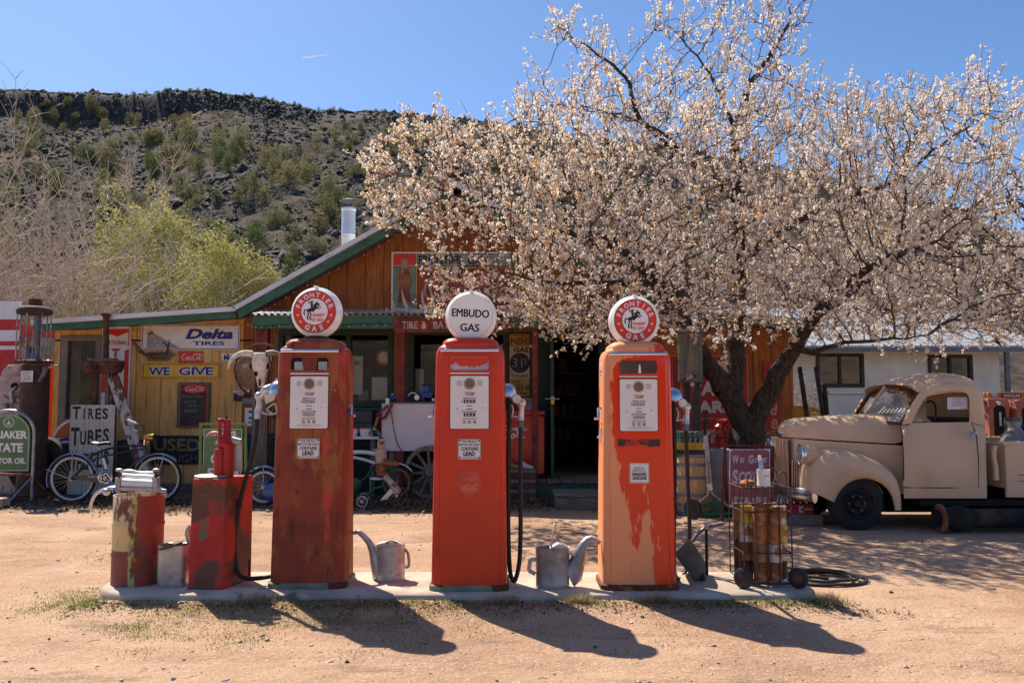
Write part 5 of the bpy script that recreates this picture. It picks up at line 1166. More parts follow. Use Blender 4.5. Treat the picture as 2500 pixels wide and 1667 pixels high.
# round orange and blue sign behind the board
Y = 14.15; c = at(186, 1082, Y); root = thing('round_oil_sign', 'round orange white and blue enamel sign behind the tall lettered board', 'sign', (c.x, Y, c.z - .37)); M = MB(); rr_ = 60 / FP * Y
M.prism(circ(c.x, c.z, rr_, 40), Y - .012, Y, WHITE_SIGN); M.build('panel', root); M = MB(); seg = [(c.x + rr_ * .9 * math.cos(R(a)), c.z + rr_ * .9 * math.sin(R(a))) for a in range(14, 167, 8)]
M.prism(seg, Y - .014, Y - .011, mat('sign_orange', (.60, .13, .02), .45, var=.06)); M.prism([(a, 2 * c.z - b) for a, b in seg][::-1], Y - .014, Y - .011, MATS['sign_orange']); M.text('Gulf', c.x - rr_ * .8, c.x + rr_ * .8, c.z - rr_ * .22, c.z + rr_ * .22, Y - .015, NAVY, .05); M.build('lettering', root)
# antlers on a plaque
b = at(379, 876, 14.3); root = thing('mounted_antlers', 'brown mounted antlers between the white tyre sign and the yellow sign', 'antlers', b); M = MB(); M.prism([(b.x - .15, b.z - .03), (b.x + .17, b.z - .03), (b.x + .31, b.z + .08), (b.x + .2, b.z + .12), (b.x - .18, b.z + .11)], 14.36, 14.38, OLDWOOD); M.build('plaque', root)
a = lambda px, py, o=0: at(px, py, 14.28 - o)
for pts in ([(372, 868), (355, 866), (345, 856), (335, 846), (323, 838)], [(386, 868), (398, 868), (408, 858), (409, 845), (397, 834)]):
    M = MB(); c = curve([a(x, yy, .1 * k) for k, (x, yy) in enumerate(pts)], 16); M.tube(c, [.034 - .024 * k / len(c) for k in range(len(c))], ANTLERD, 7)
    for k, (dx, dz) in ((5, (-.12 if pts[0][0] < 380 else .1, .05)), (9, (-.10 if pts[0][0] < 380 else .06, .14))): M.tube([c[k], c[k] + Vector((dx * .6, -.05, dz * .7)), c[k] + Vector((dx, -.08, dz + .04))], [.02, .014, .005], ANTLERD, 6)
    M.build('antler', root)
M = MB(); M.ball(a(379, 869), .075, ANTLERD, 10, 1.1, .8, .7); M.build('skull_plate', root)

# gable picture sign
GY = 14.385; root, M, fx, fz, y = sign('gable_billboard', 'big faded red and green soda billboard with a bottle picture high on the gable', 956, 616, 1262, 757, GY, WHITE_SIGN, thick=.03)
PALEG = mat('faded_sign_green', (.20, .27, .19), .6, var=.1, patches=[((.12, .17, .12), 4, .6, .8)]); FADER = mat('faded_sign_red', (.34, .055, .04), .6, var=.12, patches=[((.42, .22, .18), 3, .62, .78)]); PALEB = mat('pale_sign_blue', (.25, .32, .30), .6, var=.1)
bx = lambda a, b, c, d, m, o=0: M.prism([(fx(a), fz(d)), (fx(b), fz(d)), (fx(b), fz(c)), (fx(a), fz(c))], y - o, y - o + .002, m)
bx(960, 1258, 620, 754, GREEND); bx(960, 1015, 621, 649, MATS['sign_red'], .002); bx(960, 1015, 649, 651, YELP, .003); bx(960, 1015, 653, 754, PALEG, .002); bx(1019, 1256, 622, 650, PALEB, .002); bx(1019, 1256, 653, 655, YELP, .002); bx(1020, 1256, 655, 754, FADER, .003); bx(1016, 1018, 621, 754, YELP, .003)
M.text('FRONTIER', fx(1022), fx(1128), fz(647), fz(624), y - .004, BLACK, .03); M.text('GAS', fx(1142), fx(1184), fz(647), fz(624), y - .004, BLACK, .03)
BRN = mat('bottle_brown', (.30, .085, .04), .6, var=.3, vscale=9); prof = [(0, 741), (14, 741), (16, 735), (15, 725), (13.5, 712), (14, 700), (16.5, 690), (16.5, 680), (14, 668), (10, 658), (8, 650), (7.5, 640), (8, 636), (7.5, 632), (0, 632)]; cx_ = 988
M.prism([(fx(cx_ + a), fz(b)) for a, b in prof] + [(fx(cx_ - a), fz(b)) for a, b in reversed(prof[1:-1])], y - .005, y - .001, BRN); M.prism([(fx(980.5), fz(655)), (fx(995.5), fz(655)), (fx(995), fz(633)), (fx(981), fz(633))], y - .006, y - .004, mat('bottle_neck', (.45, .33, .2), .6)); M.prism([(fx(972), fz(698)), (fx(1004), fz(698)), (fx(1004), fz(680)), (fx(972), fz(680))], y - .0055, y - .004, mat('bottle_label', (.33, .13, .04), .6))
cola(M, fx(974), fx(1003), fz(690), fz(681), y - .007, mat('tan_script', (.5, .35, .18), .6)); M.stroke([(fx(981), fz(668)), (fx(984), fz(658))], .03, y - .007, mat('bottle_neck', (.5,) * 3)); cola(M, fx(1030), fx(1250), fz(735), fz(668), y - .005, mat('tan_script', (.5,) * 3)); M.build('picture', root)
# long brown board over the windows
BY = 13.15; root, M, fx, fz, y = sign('fascia_sign', 'long rusty brown sign with faded lettering fixed to the porch beam', 962, 775, 1242, 812, BY, RUSTRED, thick=.03)
for t, a, b in (('TIRE', 982, 1020), ('&', 1030, 1042), ('BATTERY', 1058, 1150), ('SERVICE', 1160, 1235)): M.text(t, fx(a), fx(b), fz(803), fz(785), y, BROWNLET, .02)
M.build('lettering', root)
# antlers on the awning
b = at(1005, 768, 13.35); root = thing('shed_antlers', 'pale bleached antlers lying on the corrugated awning under the billboard', 'antlers', b); M = MB(); g_ = lambda px, py, o=0: at(px, py, 13.3 + o)
for main, tn in (([(944, 775), (955, 762), (975, 756), (1000, 760), (1030, 762), (1058, 760)], [((965, 758), (958, 735), (957, 713)), ((998, 760), (987, 735), (981, 708)), ((948, 770), (945, 756), (944, 752))]), ([(1000, 764), (1035, 760), (1058, 755), (1062, 745)], [((1040, 758), (1032, 735), (1031, 712)), ((1055, 755), (1056, 725), (1046, 692))])):
    c = curve([g_(*q_) for q_ in main], 18); M.tube(c, [.022 + .02 * k / len(c) for k in range(len(c))], ANTLER, 7)
    for t in tn: c = curve([g_(*q_, -.1 * k) for k, q_ in enumerate(t)], 10); M.tube(c, [.034 - .027 * k / len(c) for k in range(len(c))], ANTLER, 7)
M.build('antler', root)
# price sign by the door
root, M, fx, fz, y = sign('price_sign', 'tall yellow and cream price sign with a black round number beside the door', 1242, 812, 1295, 967, SW, mat('dark_sign_frame', (.03, .035, .03), .6))
CRM = mat('stained_cream', (.50, .42, .28), .6, var=.1, patches=[((.16, .07, .03), 9, .62, .74)]); YG = mat('old_yellow', (.42, .33, .04), .55, var=.12, patches=[((.16, .09, .03), 9, .68, .78)])
bx(1244, 1293, 815, 844, YG); bx(1244, 1293, 845, 926, CRM); bx(1244, 1293, 927, 966, YG); M.text("ICE COLD", fx(1248), fx(1290), fz(820), fz(816), y - .002, BLACK, .03); M.text('NEHI', fx(1247), fx(1291), fz(841), fz(824), y - .002, mat('dull_red_letter', (.18, .05, .03), .6), .03)
M.text('GAS', fx(1254), fx(1290), fz(860), fz(848), y - .002, BLACK, .04); M.prism(circ(fx(1269), fz(886), 24.5 / FP * SW, 32), y - .003, y, BLACK); M.text('31', fx(1252), fx(1275), fz(896), fz(874), y - .005, CHALK, -.015); M.text('9', fx(1279), fx(1286), fz(885), fz(875), y - .005, CHALK, -.01); M.stroke([(fx(1279), fz(888)), (fx(1287), fz(887.5))], .01, y - .005, CHALK)
M.text('TODAY', fx(1248), fx(1290), fz(922), fz(914), y - .002, BLACK, .03); M.text('DRINK', fx(1248), fx(1268), fz(934), fz(929), y - .002, BLACK, .02); M.text('NEHI', fx(1247), fx(1292), fz(953), fz(937), y - .002, MATS['dull_red_letter'], .03); M.text('Sold Here', fx(1248), fx(1290), fz(963), fz(955), y - .002, BLACK, .02); M.build('lettering', root)
# red signs behind the tree
DEEPR = mat('deep_sign_red', (.34, .022, .02), .45, var=.08, patches=[((.15, .02, .02), 6, .64, .76)])
root, M, fx, fz, y = sign('big_red_sign', 'big red sign with a white border and white capitals behind the tree trunk', 1640, 868, 1826, 1022, SW, DEEPR, border=WHITE_SIGN, bw=.004)
WL = mat('off_white_letter', (.55, .53, .50), .5, var=.1); M.text('US', fx(1738), fx(1775), fz(908), fz(880), y, WL, .05); M.text('WARD', fx(1662), fx(1806), fz(966), fz(930), y, WL, .05); M.text('CARS', fx(1672), fx(1786), fz(1008), fz(978), y, WL, .05); M.build('lettering', root)
root, M, fx, fz, y = sign('lower_red_sign', 'lower red sign with faded capitals, half hidden behind the red hand pump', 1640, 1028, 1786, 1100, SW, DEEPR)
M.text('PARTS', fx(1650), fx(1772), fz(1082), fz(1048), y, mat('worn_letter', (.36, .28, .26), .7, var=.3), .05); M.build('lettering', root)
root, M, fx, fz, y = sign('battery_sign', 'narrow upright red battery sign with orange letters by the shop corner', 1865, 881, 1907, 1067, SW, DEEPR, border=mat('sign_brown_edge', (.2,) * 3), bw=.01)
OL = mat('tan_letter', (.50, .30, .17), .6, var=.15)
for t, py in (('E', 905), ('x', 935), ('i', 966), ('d', 1000), ('e', 1035)): M.text(t, fx(1880 if t != 'i' else 1885), fx(1897 if t != 'i' else 1891), fz(py + 13), fz(py - 13), y, OL, .03, .15)
M.text('BATTERIES', fx(1868), fx(1905), fz(1063), fz(1052), y, OL, .02); M.build('lettering', root)

# cow skull on its post
pY = 12.85; root = thing('gate_post', 'weathered grey timber post carrying the cow skull', 'post', (xof(634, pY), pY, 0)); x = xof(634, pY); M = MB(); h = zof(868, pY)
M.loft([[(x + r_ * math.cos(2 * PI * k / 12) * (1 + .06 * math.sin(k * 2.3 + z)), pY + r_ * math.sin(2 * PI * k / 12), z) for k in range(12)] for z, r_ in ((-.05, .125), (.5, .118), (1.2, .112), (h, .105))], OLDWOOD); M.build('timber', root)
M = MB(); M.box(x - .22, x - .02, pY - .155, pY - .115, zof(985, pY), zof(972, pY), STEEL); M.tube([(x - .02, pY - .16, zof(975, pY)), (x - .02, pY - .16, zof(900, pY))], .018, RUST, 6); M.build('bracket', root)
dY = 12.97; c = at(615, 918, 12.64); root = thing('wire_coil', 'coil of rusty barbed wire hung behind the cow skull', 'wire', (c.x, 12.64, c.z - .3)); M = MB(); c2 = at(634, 903, 12.66)
for k in range(3):
    L = [(c2.x + (.36 + .012 * k) * math.cos(2 * PI * j / 40) + random.gauss(0, .006), 12.66 + k * .02, c2.z + (.38 + .01 * k) * math.sin(2 * PI * j / 40)) for j in range(40)]; M.tube(L, .007, RUST, 5, closed=True)
    for j in range(0, 40, 2): q = Vector(L[j]); M.tube([q + Vector((random.gauss(0, .02), -.02, random.gauss(0, .02))), q, q + Vector((random.gauss(0, .02), .02, random.gauss(0, .02)))], .004, RUST, 3)
M.build('coil', root)
c = at(613, 908, 12.76); root = thing('hub_cap', 'round rusty tan disc with faint lettering behind the skull', 'disc', (c.x, 12.7, c.z - .25)); M = MB(); M.lathe([(0, .03), (.15, .02), (.24, 0), (.25, -.01), (0, -.01)], c, mat('tan_rust_disc', (.24, .17, .11), .7, var=.2, patches=[((.12, .06, .03), 6, .55, .7)]), 28, 'y'); M.text('WOLF', c.x - .12, c.x + .05, c.z + .05, c.z + .12, c.y - .032, BROWNLET, .02); M.build('disc', root)
c = at(633, 895, 12.55); root = thing('cow_skull', 'bleached white longhorn cow skull hung on the grey post', 'skull', (c.x, 12.55, zof(946, 12.55))); M = MB(); S = 1 / FP * 12.5
rows = [(861, 20, .07), (866, 21, .09), (880, 20, .11), (893, 23, .11), (900, 20, .10), (910, 14.5, .085), (922, 12, .07), (935, 9.5, .055), (944, 7, .04), (946, 5, .02)]; rings = []
for py, hw, d in rows:
    z = zof(py, 12.55); cx__ = xof(633 + (py - 861) * .04, 12.55); rings.append([(cx__ + hw * S * math.copysign(abs(math.cos(2 * PI * k / 20)) ** .8, math.cos(2 * PI * k / 20)), 12.55 + d * math.sin(2 * PI * k / 20) * (1.0 if math.sin(2 * PI * k / 20) < 0 else .5), z) for k in range(20)])
M.loft(rings, BONE); sk = M.build('skull', root, sharp=70)
for sx in (-1, 1): M = MB(); q = at(633 + sx * 19, 893, 12.50); M.ball(q, .045, DARK, 10, .8, .5, 1.1); M.build('eye_socket', root)
M = MB(); 
for px, py, a_, b_ in ((625, 912, .028, .04), (634, 934, .016, .06)): M.ball(at(px, py, 12.475), 1, DARK, 10, a_, .022, b_)
M.build('nose_cavity', root)
for L, m in (([(616, 864), (596, 862), (577, 868), (564, 880), (557, 900)], BONE), ([(652, 864), (668, 861), (682, 866), (695, 880)], HORN)):
    M = MB(); c = curve([at(px, py, 12.52 - .03 * k) for k, (px, py) in enumerate(L)], 16); M.tube(c, [.05 - .038 * (k / len(c)) ** 1.3 for k in range(len(c))], m, 10); M.build('horn', root, sharp=80)

# ================================================================== BICYCLES AND YARD OBJECTS BY THE SHOP
TYREB = mat('bicycle_tyre', (.03, .03, .03), .8, var=.2); WWALL = mat('cream_rim', (.62, .58, .52), .35, var=.08); SPOKE = mat('spoke_steel', (.42, .42, .42), .35, .8, var=.05)
def wheel(root, name, c, r, rim=WWALL, tw=.022, spokes=28, hub=.03, tyre=TYREB, y=None):
    """a spoked wheel standing in the XZ plane"""
    c = Vector(c); M = MB(); ring = lambda rr, n=44: [c + Vector((rr * math.cos(2 * PI * k / n), 0, rr * math.sin(2 * PI * k / n))) for k in range(n)]
    M.tube(ring(r - tw), tw, tyre, 8, closed=True); w = M.build(name, root, sharp=80)
    M = MB(); M.tube(ring(r - tw * 1.9), tw * .95, rim, 6, closed=True); M.build('rim', w, sharp=80)
    M = MB(); M.tube([c + Vector((0, -.04, 0)), c + Vector((0, .04, 0))], hub, SPOKE, 10)
    for k in range(spokes):
        a = 2 * PI * k / spokes; b = a + (.35 if k % 2 else -.35); M.tube([c + Vector((hub * math.cos(b), .02 * (-1) ** (k // 2), hub * math.sin(b))), c + Vector(((r - tw * 2) * math.cos(a), 0, (r - tw * 2) * math.sin(a)))], .0018, SPOKE, 3, cap=False)
    M.build('spokes', w); return w
def fender(M, c, r, a0, a1, m, w=.05, n=22, thick=.012):
    c = Vector(c); rings = []
    for k in range(n + 1):
        a = R(a0 + (a1 - a0) * k / n); u = Vector((math.cos(a), 0, math.sin(a))); rings.append([c + u * (r + thick * math.cos(b) - thick) + Vector((0, w * math.sin(b), 0)) for b in (-1.5, -.9, -.3, .3, .9, 1.5)] + [c + u * (r - .006 + thick * math.cos(b) - thick) + Vector((0, w * .93 * math.sin(b), 0)) for b in (1.5, .9, .3, -.3, -.9, -1.5)])
    M.loft(rings, m)
# --- the blue cruiser
BY_ = 12.55; p = lambda px, py, o=0: at(px, py, BY_ + o); rc, fc = p(177, 1168), p(386, 1167); rad = rc.z
bk = thing('bicycle', 'black and blue cruiser bicycle with whitewall tyres and a gold headlamp', 'bicycle', (rc.x + .6, BY_, 0), 'bicycles in front of the shop')
fc.z = rc.z; WWT = mat('whitewall_tyre', (.55, .53, .50), .6, var=.1)
for c in (rc, fc): wheel(bk, 'wheel', c, rad, WWALL, .024)
M = MB(); fender(M, rc, rad + .022, -5 + 25, 200, BLUEL, .045); M.build('rear_mudguard', bk, sharp=60)
M = MB(); fender(M, fc, rad + .022, 45, 190, BLUEL, .045); M.build('front_mudguard', bk, sharp=60)
bb_, seat, head, headb = p(264, 1166), p(247, 1094), p(352, 1089), p(360, 1112); FRB = mat('navy_frame_paint', (.008, .01, .03), .25, var=.05, coat=.6)
M = MB(); T = lambda L, r_=.016, n=8: M.tube(curve(L, 14) if len(L) > 2 else L, r_, FRB, n)
T([head, p(310, 1088), p(262, 1096), p(225, 1112), p(198, 1142), rc + Vector((0, .05, 0))]); T([p(354, 1095), p(310, 1101), p(262, 1112), p(243, 1118)], .013); T([p(358, 1108), p(330, 1130), p(300, 1160), bb_], .017); T([p(245, 1098), p(253, 1130), bb_], .016); T([bb_, rc + Vector((0, .05, 0))], .011); T([bb_, rc + Vector((0, -.05, 0))], .011); T([p(243, 1110), rc + Vector((0, -.05, 0))], .011); T([head, headb], .022)
T([headb, p(366, 1125), p(378, 1150), fc + Vector((0, -.05, 0))], .012); T([headb, p(366, 1125), p(378, 1150), fc + Vector((0, .05, 0))], .012); M.build('frame', bk)
M = MB(); M.prism([(bb_.x - .46, bb_.z + .03), (bb_.x, bb_.z + .075), (bb_.x + .09, bb_.z), (bb_.x, bb_.z - .085), (bb_.x - .46, bb_.z - .0)], BY_ - .085, BY_ - .075, FRB); M.text('AMERICAN', bb_.x - .26, bb_.x - .04, bb_.z + .012, bb_.z + .03, BY_ - .087, WHITE, .01, .2); M.build('chain_guard', bk)
M = MB(); cg = bb_ + Vector((0, -.09, 0)); M.tube([cg + Vector((.095 * math.cos(2 * PI * k / 24), 0, .095 * math.sin(2 * PI * k / 24))) for k in range(24)], .012, CHROME, 6, closed=True)
for k in range(5): a = 2 * PI * k / 5; M.tube([cg + Vector((.045 * math.cos(a) + .028 * math.cos(2 * PI * j / 10), 0, .045 * math.sin(a) + .028 * math.sin(2 * PI * j / 10))) for j in range(10)], .008, CHROME, 5, closed=True)
M.tube([cg, p(278, 1180, -.1), p(284, 1200, -.12)], .012, CHROME, 6); M.box(p(284, 1200).x - .05, p(284, 1200).x + .05, BY_ - .22, BY_ - .12, p(284, 1202).z - .012, p(284, 1202).z + .012, RUBBER); M.tube([p(252, 1118, -.03), p(260, 1145, -.05)], .02, WHITE, 6); M.build('crank_set', bk)
M = MB(); s0 = p(224, 1083); M.loft([[(s0.x + a * .0 + x, BY_ + w * math.cos(2 * PI * k / 10), s0.z + h + .025 * math.sin(2 * PI * k / 10)) for k in range(10)] for x, w, h in ((0, .06, .01), (.05, .11, .015), (.13, .09, .0), (.22, .035, .01), (.27, .02, .0))], BLACK); M.build('saddle', bk, sharp=70)
M = MB(); M.tube([p(238, 1088), p(246, 1100)], .014, CHROME); M.build('seat_post', bk)
M = MB(); M.tube(curve([p(316, 1027, -.3), p(332, 1033, -.32), p(346, 1040, -.22), p(352, 1058, -.05), p(353, 1070), p(352, 1058, .06), p(346, 1046, .24), p(334, 1052, .33), p(326, 1050, .32)], 40), .011, CHROME, 7); M.tube([p(352, 1086), p(354, 1066)], .014, CHROME); M.build('handlebar', bk)
for a, b in ((p(312, 1025, -.3), p(332, 1033, -.32)), (p(326, 1049, .32), p(338, 1052, .33))): MB().tube([a, b], .017, WWALL, 8).build('grip', bk)
M = MB(); hl = p(371, 1068, -.02); M.lathe([(0, -.12), (.02, -.115), (.045, -.06), (.055, 0), (.058, .03), (.05, .035), (0, .03)], hl, mat('gold_headlamp', (.45, .26, .06), .25, .9, var=.05), 16, 'x'); M.tube([hl + Vector((-.03, 0, -.03)), p(360, 1080)], .012, CHROME); M.build('headlamp', bk)
for c, L in ((rc, [(113, 1145), (177, 1108)]), (fc, [(401, 1107), (345, 1128)])):
    for q in L: MB().tube([c + Vector((0, -.06, 0)), p(*q, -.05)], .006, BLUEL, 5).build('mudguard_stay', bk)
MB().tube([p(268, 1172, -.05), p(280, 1215, -.17), p(288, 1226, -.2)], .01, CHROME, 6).build('kick_stand', bk)
# --- small blue bicycle behind the rusty pump
b2Y = 12.2; p = lambda px, py, o=0: at(px, py, b2Y + o); rc, fc = p(645, 1188), p(800, 1188); rad = rc.z; bk = thing('bicycle', 'small blue bicycle half hidden behind the rusted pump', 'bicycle', (rc.x + .4, b2Y, 0), 'bicycles in front of the shop')
for c in (rc, fc): wheel(bk, 'wheel', c, rad, WWALL, .028)
M = MB(); fender(M, rc, rad + .03, 30, 185, BLUEL, .05); M.build('rear_mudguard', bk, sharp=60); M = MB(); fender(M, fc, rad + .03, 30, 170, BLUEL, .05); M.build('front_mudguard', bk, sharp=60)
M = MB(); b_ = p(700, 1190); s_ = p(692, 1120); h_ = p(770, 1110)
for a, c in ((rc, b_), (rc, s_), (s_, b_), (s_, h_), (b_, h_), (h_, fc)): M.tube([a, c], .015, BLUEP, 8)
M.build('frame', bk); M = MB(); M.lathe([(0, .03), (.08, .03), (.13, .02), (.13, -.02), (0, -.02)], rc + Vector((.13, -.06, -.07)), BLUEP, 20, 'y'); M.build('chain_guard', bk); M = MB(); M.ball(p(690, 1110), .09, BLACK, 10, 1.3, .8, .4); M.build('saddle', bk); MB().tube(curve([p(760, 1090, -.25), p(775, 1088, 0), p(760, 1090, .25)], 10), .012, CHROME).build('handlebar', bk); MB().tube([rc + Vector((0, -.06, 0)), rc + Vector((0, -.06, rad + .02))], .006, BLUEL, 5).build('mudguard_stay', bk)
# --- green and white bicycle under the white panel
b3 = 13.0; p = lambda px, py, o=0: at(px, py, b3 + o); fc, rc = p(968, 1177), p(795, 1177); rad = fc.z; bk = thing('bicycle', 'green and white bicycle with rusty rims behind the tin can rider', 'bicycle', (fc.x - .6, b3, 0), 'bicycles in front of the shop')
RRIM = mat('rusty_rim', (.28, .16, .06), .6, .4, var=.2)
for c in (rc, fc): wheel(bk, 'wheel', c, rad, RRIM, .030)
M = MB(); fender(M, fc, rad + .035, 35, 150, WHITE, .05); fender(M, fc, rad + .030, 30, 155, GREENB, .055); M.build('front_mudguard', bk, sharp=60); M = MB(); fender(M, rc, rad + .03, 10, 170, GREENB, .05); M.build('rear_mudguard', bk, sharp=60)
M = MB(); M.tube(curve([p(845, 1106), p(880, 1103), p(918, 1108), p(940, 1118)], 12), .03, WHITE, 8); M.tube(curve([p(845, 1112), p(890, 1122), p(920, 1132)], 10), .022, WHITE, 8); M.tube([p(918, 1130), p(895, 1165), p(862, 1185)], .02, GREENB, 8); M.tube([p(926, 1090), p(945, 1125), fc + Vector((0, -.06, 0))], .014, GREENB); M.tube([rc, p(862, 1185)], .014, GREENB); M.tube([rc, p(845, 1110)], .014, GREENB); M.build('frame', bk)
M = MB(); M.lathe([(0, .01), (.09, .01), (.10, 0), (.10, -.01), (0, -.01)], p(864, 1182, -.1), GREENB, 20, 'y', 1.15); M.build('chain_guard', bk)
M = MB(); M.tube(curve([p(900, 1040, -.25), p(915, 1048, -.25), p(930, 1062, -.1), p(936, 1072), p(930, 1064, .1), p(918, 1056, .25)], 20), .012, CHROME); M.tube([p(936, 1072), p(934, 1095)], .015, CHROME); M.build('handlebar', bk)
for a, b in ((p(894, 1037, -.25), p(912, 1046, -.25)), (p(910, 1052, .25), p(924, 1058, .25))): MB().tube([a, b], .024, GREENB, 8).build('grip', bk)
# --- tricycle and its tin can rider
t3 = 12.1; p = lambda px, py, o=0: at(px, py, t3 + o); fc = p(969, 1221); tr = thing('tricycle', 'small old green tricycle ridden by the tin can figure', 'tricycle', (fc.x - .2, t3, 0))
fc.z = .155; wheel(tr, 'front_wheel', fc, .155, RRIM, .010, 14, .02)
for o, px in ((-.22, 884), (.22, 889)): c = p(px, 1235, o); c.z = .095; wheel(tr, 'rear_wheel', c, .095, WWALL, .011, 10, .02)
M = MB(); M.tube(curve([p(965, 1205), p(952, 1188), p(935, 1186), p(908, 1196), p(895, 1215), p(889, 1228)], 20), .017, GREENB); M.tube([p(884, 1235, -.22), p(889, 1235, .22)], .012, GREENB); M.tube([p(958, 1175), p(966, 1212), fc], .014, GREENB); M.tube([p(903, 1160), p(905, 1200)], .012, GREENB); M.build('frame', tr)
M = MB(); M.ball(p(921, 1168), .10, WHITE, 12, 1.1, .8, .22); M.ball(p(921, 1171), .10, GREENB, 12, 1.1, .82, .18); M.build('seat', tr); MB().tube(curve([p(940, 1144, -.2), p(960, 1140, -.12), p(966, 1150), p(960, 1140, .12), p(940, 1144, .2)], 16), .011, GREENB).build('handlebar', tr)
MB().prism([(0, 0), (.10, .02), (.24, .19), (.14, .16)], -.02, .02, WHITE, org=p(928, 1221, -.1)).build('pedal_board', tr)
CANW = mat('rusty_white_can', (.50, .42, .33), .6, .2, var=.15, patches=[((.22, .09, .04), 8, .52, .62)]); CANR = mat('rusty_brown_can', (.20, .075, .03), .6, .4, var=.25, patches=[((.42, .24, .10), 8, .56, .68)])
tm = thing('tin_can_figure', 'figure built of rusty tin cans with a brimmed hat, riding the green tricycle', 'figure', (p(930, 1160).x, t3, .5)); can = lambda M, c, r_, h, m, k=16: M.lathe([(0, 0), (r_ * .94, .0), (r_, .006), (r_, h * .3), (r_ * .98, h * .33), (r_, h * .36), (r_, h - .006), (r_ * .94, h), (0, h)], c, m, k)
M = MB(); can(M, p(931, 1096), .058, .105, CANW); M.lathe([(0, 0), (.13, 0), (.13, .006), (0, .01)], p(931, 1097), GALV2, 20); M.lathe([(0, 0), (.05, 0), (.05, .05), (0, .05)], p(931, 1080), CANW, 14); M.build('head', tm)
M = MB(); can(M, p(930, 1130), .082, .19, CANW); can(M, p(931, 1152), .085, .13, CANR); can(M, p(936, 1161), .10, .06, CANR); M.build('torso', tm)
for o in (-.11, .11): MB().tube([p(938, 1128, o), p(955, 1130, o), p(972, 1132, o)], [.05, .048, .035], CANR, 12).build('arm', tm); MB().tube([p(940, 1162, o * .8), p(952, 1175, o), p(966, 1192, o), p(972, 1200, o)], [.045, .045, .05, .05], CANW, 12).build('leg', tm); M = MB(); M.box(p(962, 1200).x, p(978, 1200).x, t3 + o - .035, t3 + o + .035, p(970, 1202).z, p(970, 1194).z, CANW); M.build('shoe', tm)
# --- bench with buckets, white panel, wheel
M = MB(); q = lambda px, py, Y: at(px, py, Y)
bn = thing('plank_bench', 'dark wooden bench holding two striped buckets under the window', 'bench', (xof(880, 13.7), 13.7, 0)); x0, x1 = xof(700, 13.7), xof(930, 13.7); z = zof(1065, 13.6)
M.box(x0, x1, 13.5, 13.9, z - .04, z, WHITE); M.build('seat', bn, bevel=.004); M = MB()
for x in (x0 + .1, x1 - .1): MB().box(x - .04, x + .04, 13.55, 13.85, 0, z - .042, OLDWOOD).build('leg', bn)
zb_ = z
for px, lab in ((857, 'white striped bucket with a red rim on the bench, half behind the rusted pump'), (895, 'white striped bucket with a red rim on the bench, nearest the white panel')):
    c = at(px, 1064, 13.65); c.z = zb_; bu = thing('bucket', lab, 'bucket', c); M = MB(); M.lathe([(0, 0), (.095, 0), (.105, .05), (.108, .053), (.11, .08), (.113, .083), (.116, .12), (0, .11)], c, WHITE, 20); b_ = M.build('pail', bu); MB().lathe([(.117, .121), (.124, .121), (.124, .14), (.105, .14)], c, REDS, 20).build('rim', bu)
M = MB(); M.box(xof(848, 14.0), xof(910, 14.0), 13.95, 14.2, zof(1046, 14.0), zof(1003, 14.0), mat('grey_box', (.10, .09, .09), .7, var=.15)); M.box(xof(848, 14.0), xof(910, 14.0), 13.94, 13.949, zof(1032, 14), zof(1031, 14), BLACK)
bx_ = M.build('wooden_box', loc=(xof(880, 14), 14.05, zof(1046, 14.0)), bevel=.004); tag(bx_, 'grey closed box on a shelf under the window beside the white panel', 'box')
wp_ = thing('ice_box', 'old white enamel ice box chest on a cart, with a toy tractor on top', 'ice box', (xof(1000, 13.3), 13.3, .4)); M = MB(); a, b = xof(932, 13.2), xof(1190, 13.2); z0, z1 = zof(1101, 13.2), zof(985, 13.2); PW = mat('white_lilac_enamel', (.62, .58, .60), .35, var=.03, patches=[((.35, .28, .22), 6, .74, .80)])
M.box(a, b, 13.2, 13.75, z0, z1, PW); M.build('chest', wp_, bevel=.012); M = MB(); M.box(a - .01, b, 13.195, 13.76, z1 + .003, z1 + .02, STEEL); M.build('lid', wp_)
MB().tube(curve([q(955, 1003, 13.18), q(960, 1040, 13.185), q(970, 1082, 13.185), q(982, 1101, 13.185)], 14), .006, BLACK, 5).build('cord', wp_); 
for x in (a + .1, b - .2): MB().box(x, x + .1, 13.3, 13.6, 0, z0 - .003, OLDWOOD).build('cart_leg', wp_)
sk = thing('leather_straps', 'brown leather harness straps draped over the corner of the white ice box', 'straps', q(945, 985, 13.14)); M = MB()
for L in ([(958, 985), (948, 1005), (938, 1022)], [(948, 988), (935, 1000), (922, 1012)], [(922, 1018), (916, 1040), (900, 1060)], [(938, 1022), (926, 1016), (919, 1008)]):
    for k in range(len(L) - 1): M.bar(q(*L[k], 13.14), q(*L[k + 1], 13.14), .035, .05, TAN if L[0][0] == 922 else RUSTRED, EY)
M.tube([q(946, 972, 13.16), q(946, 990, 13.16)], .03, WHITE, 8); M.build('strap', sk)
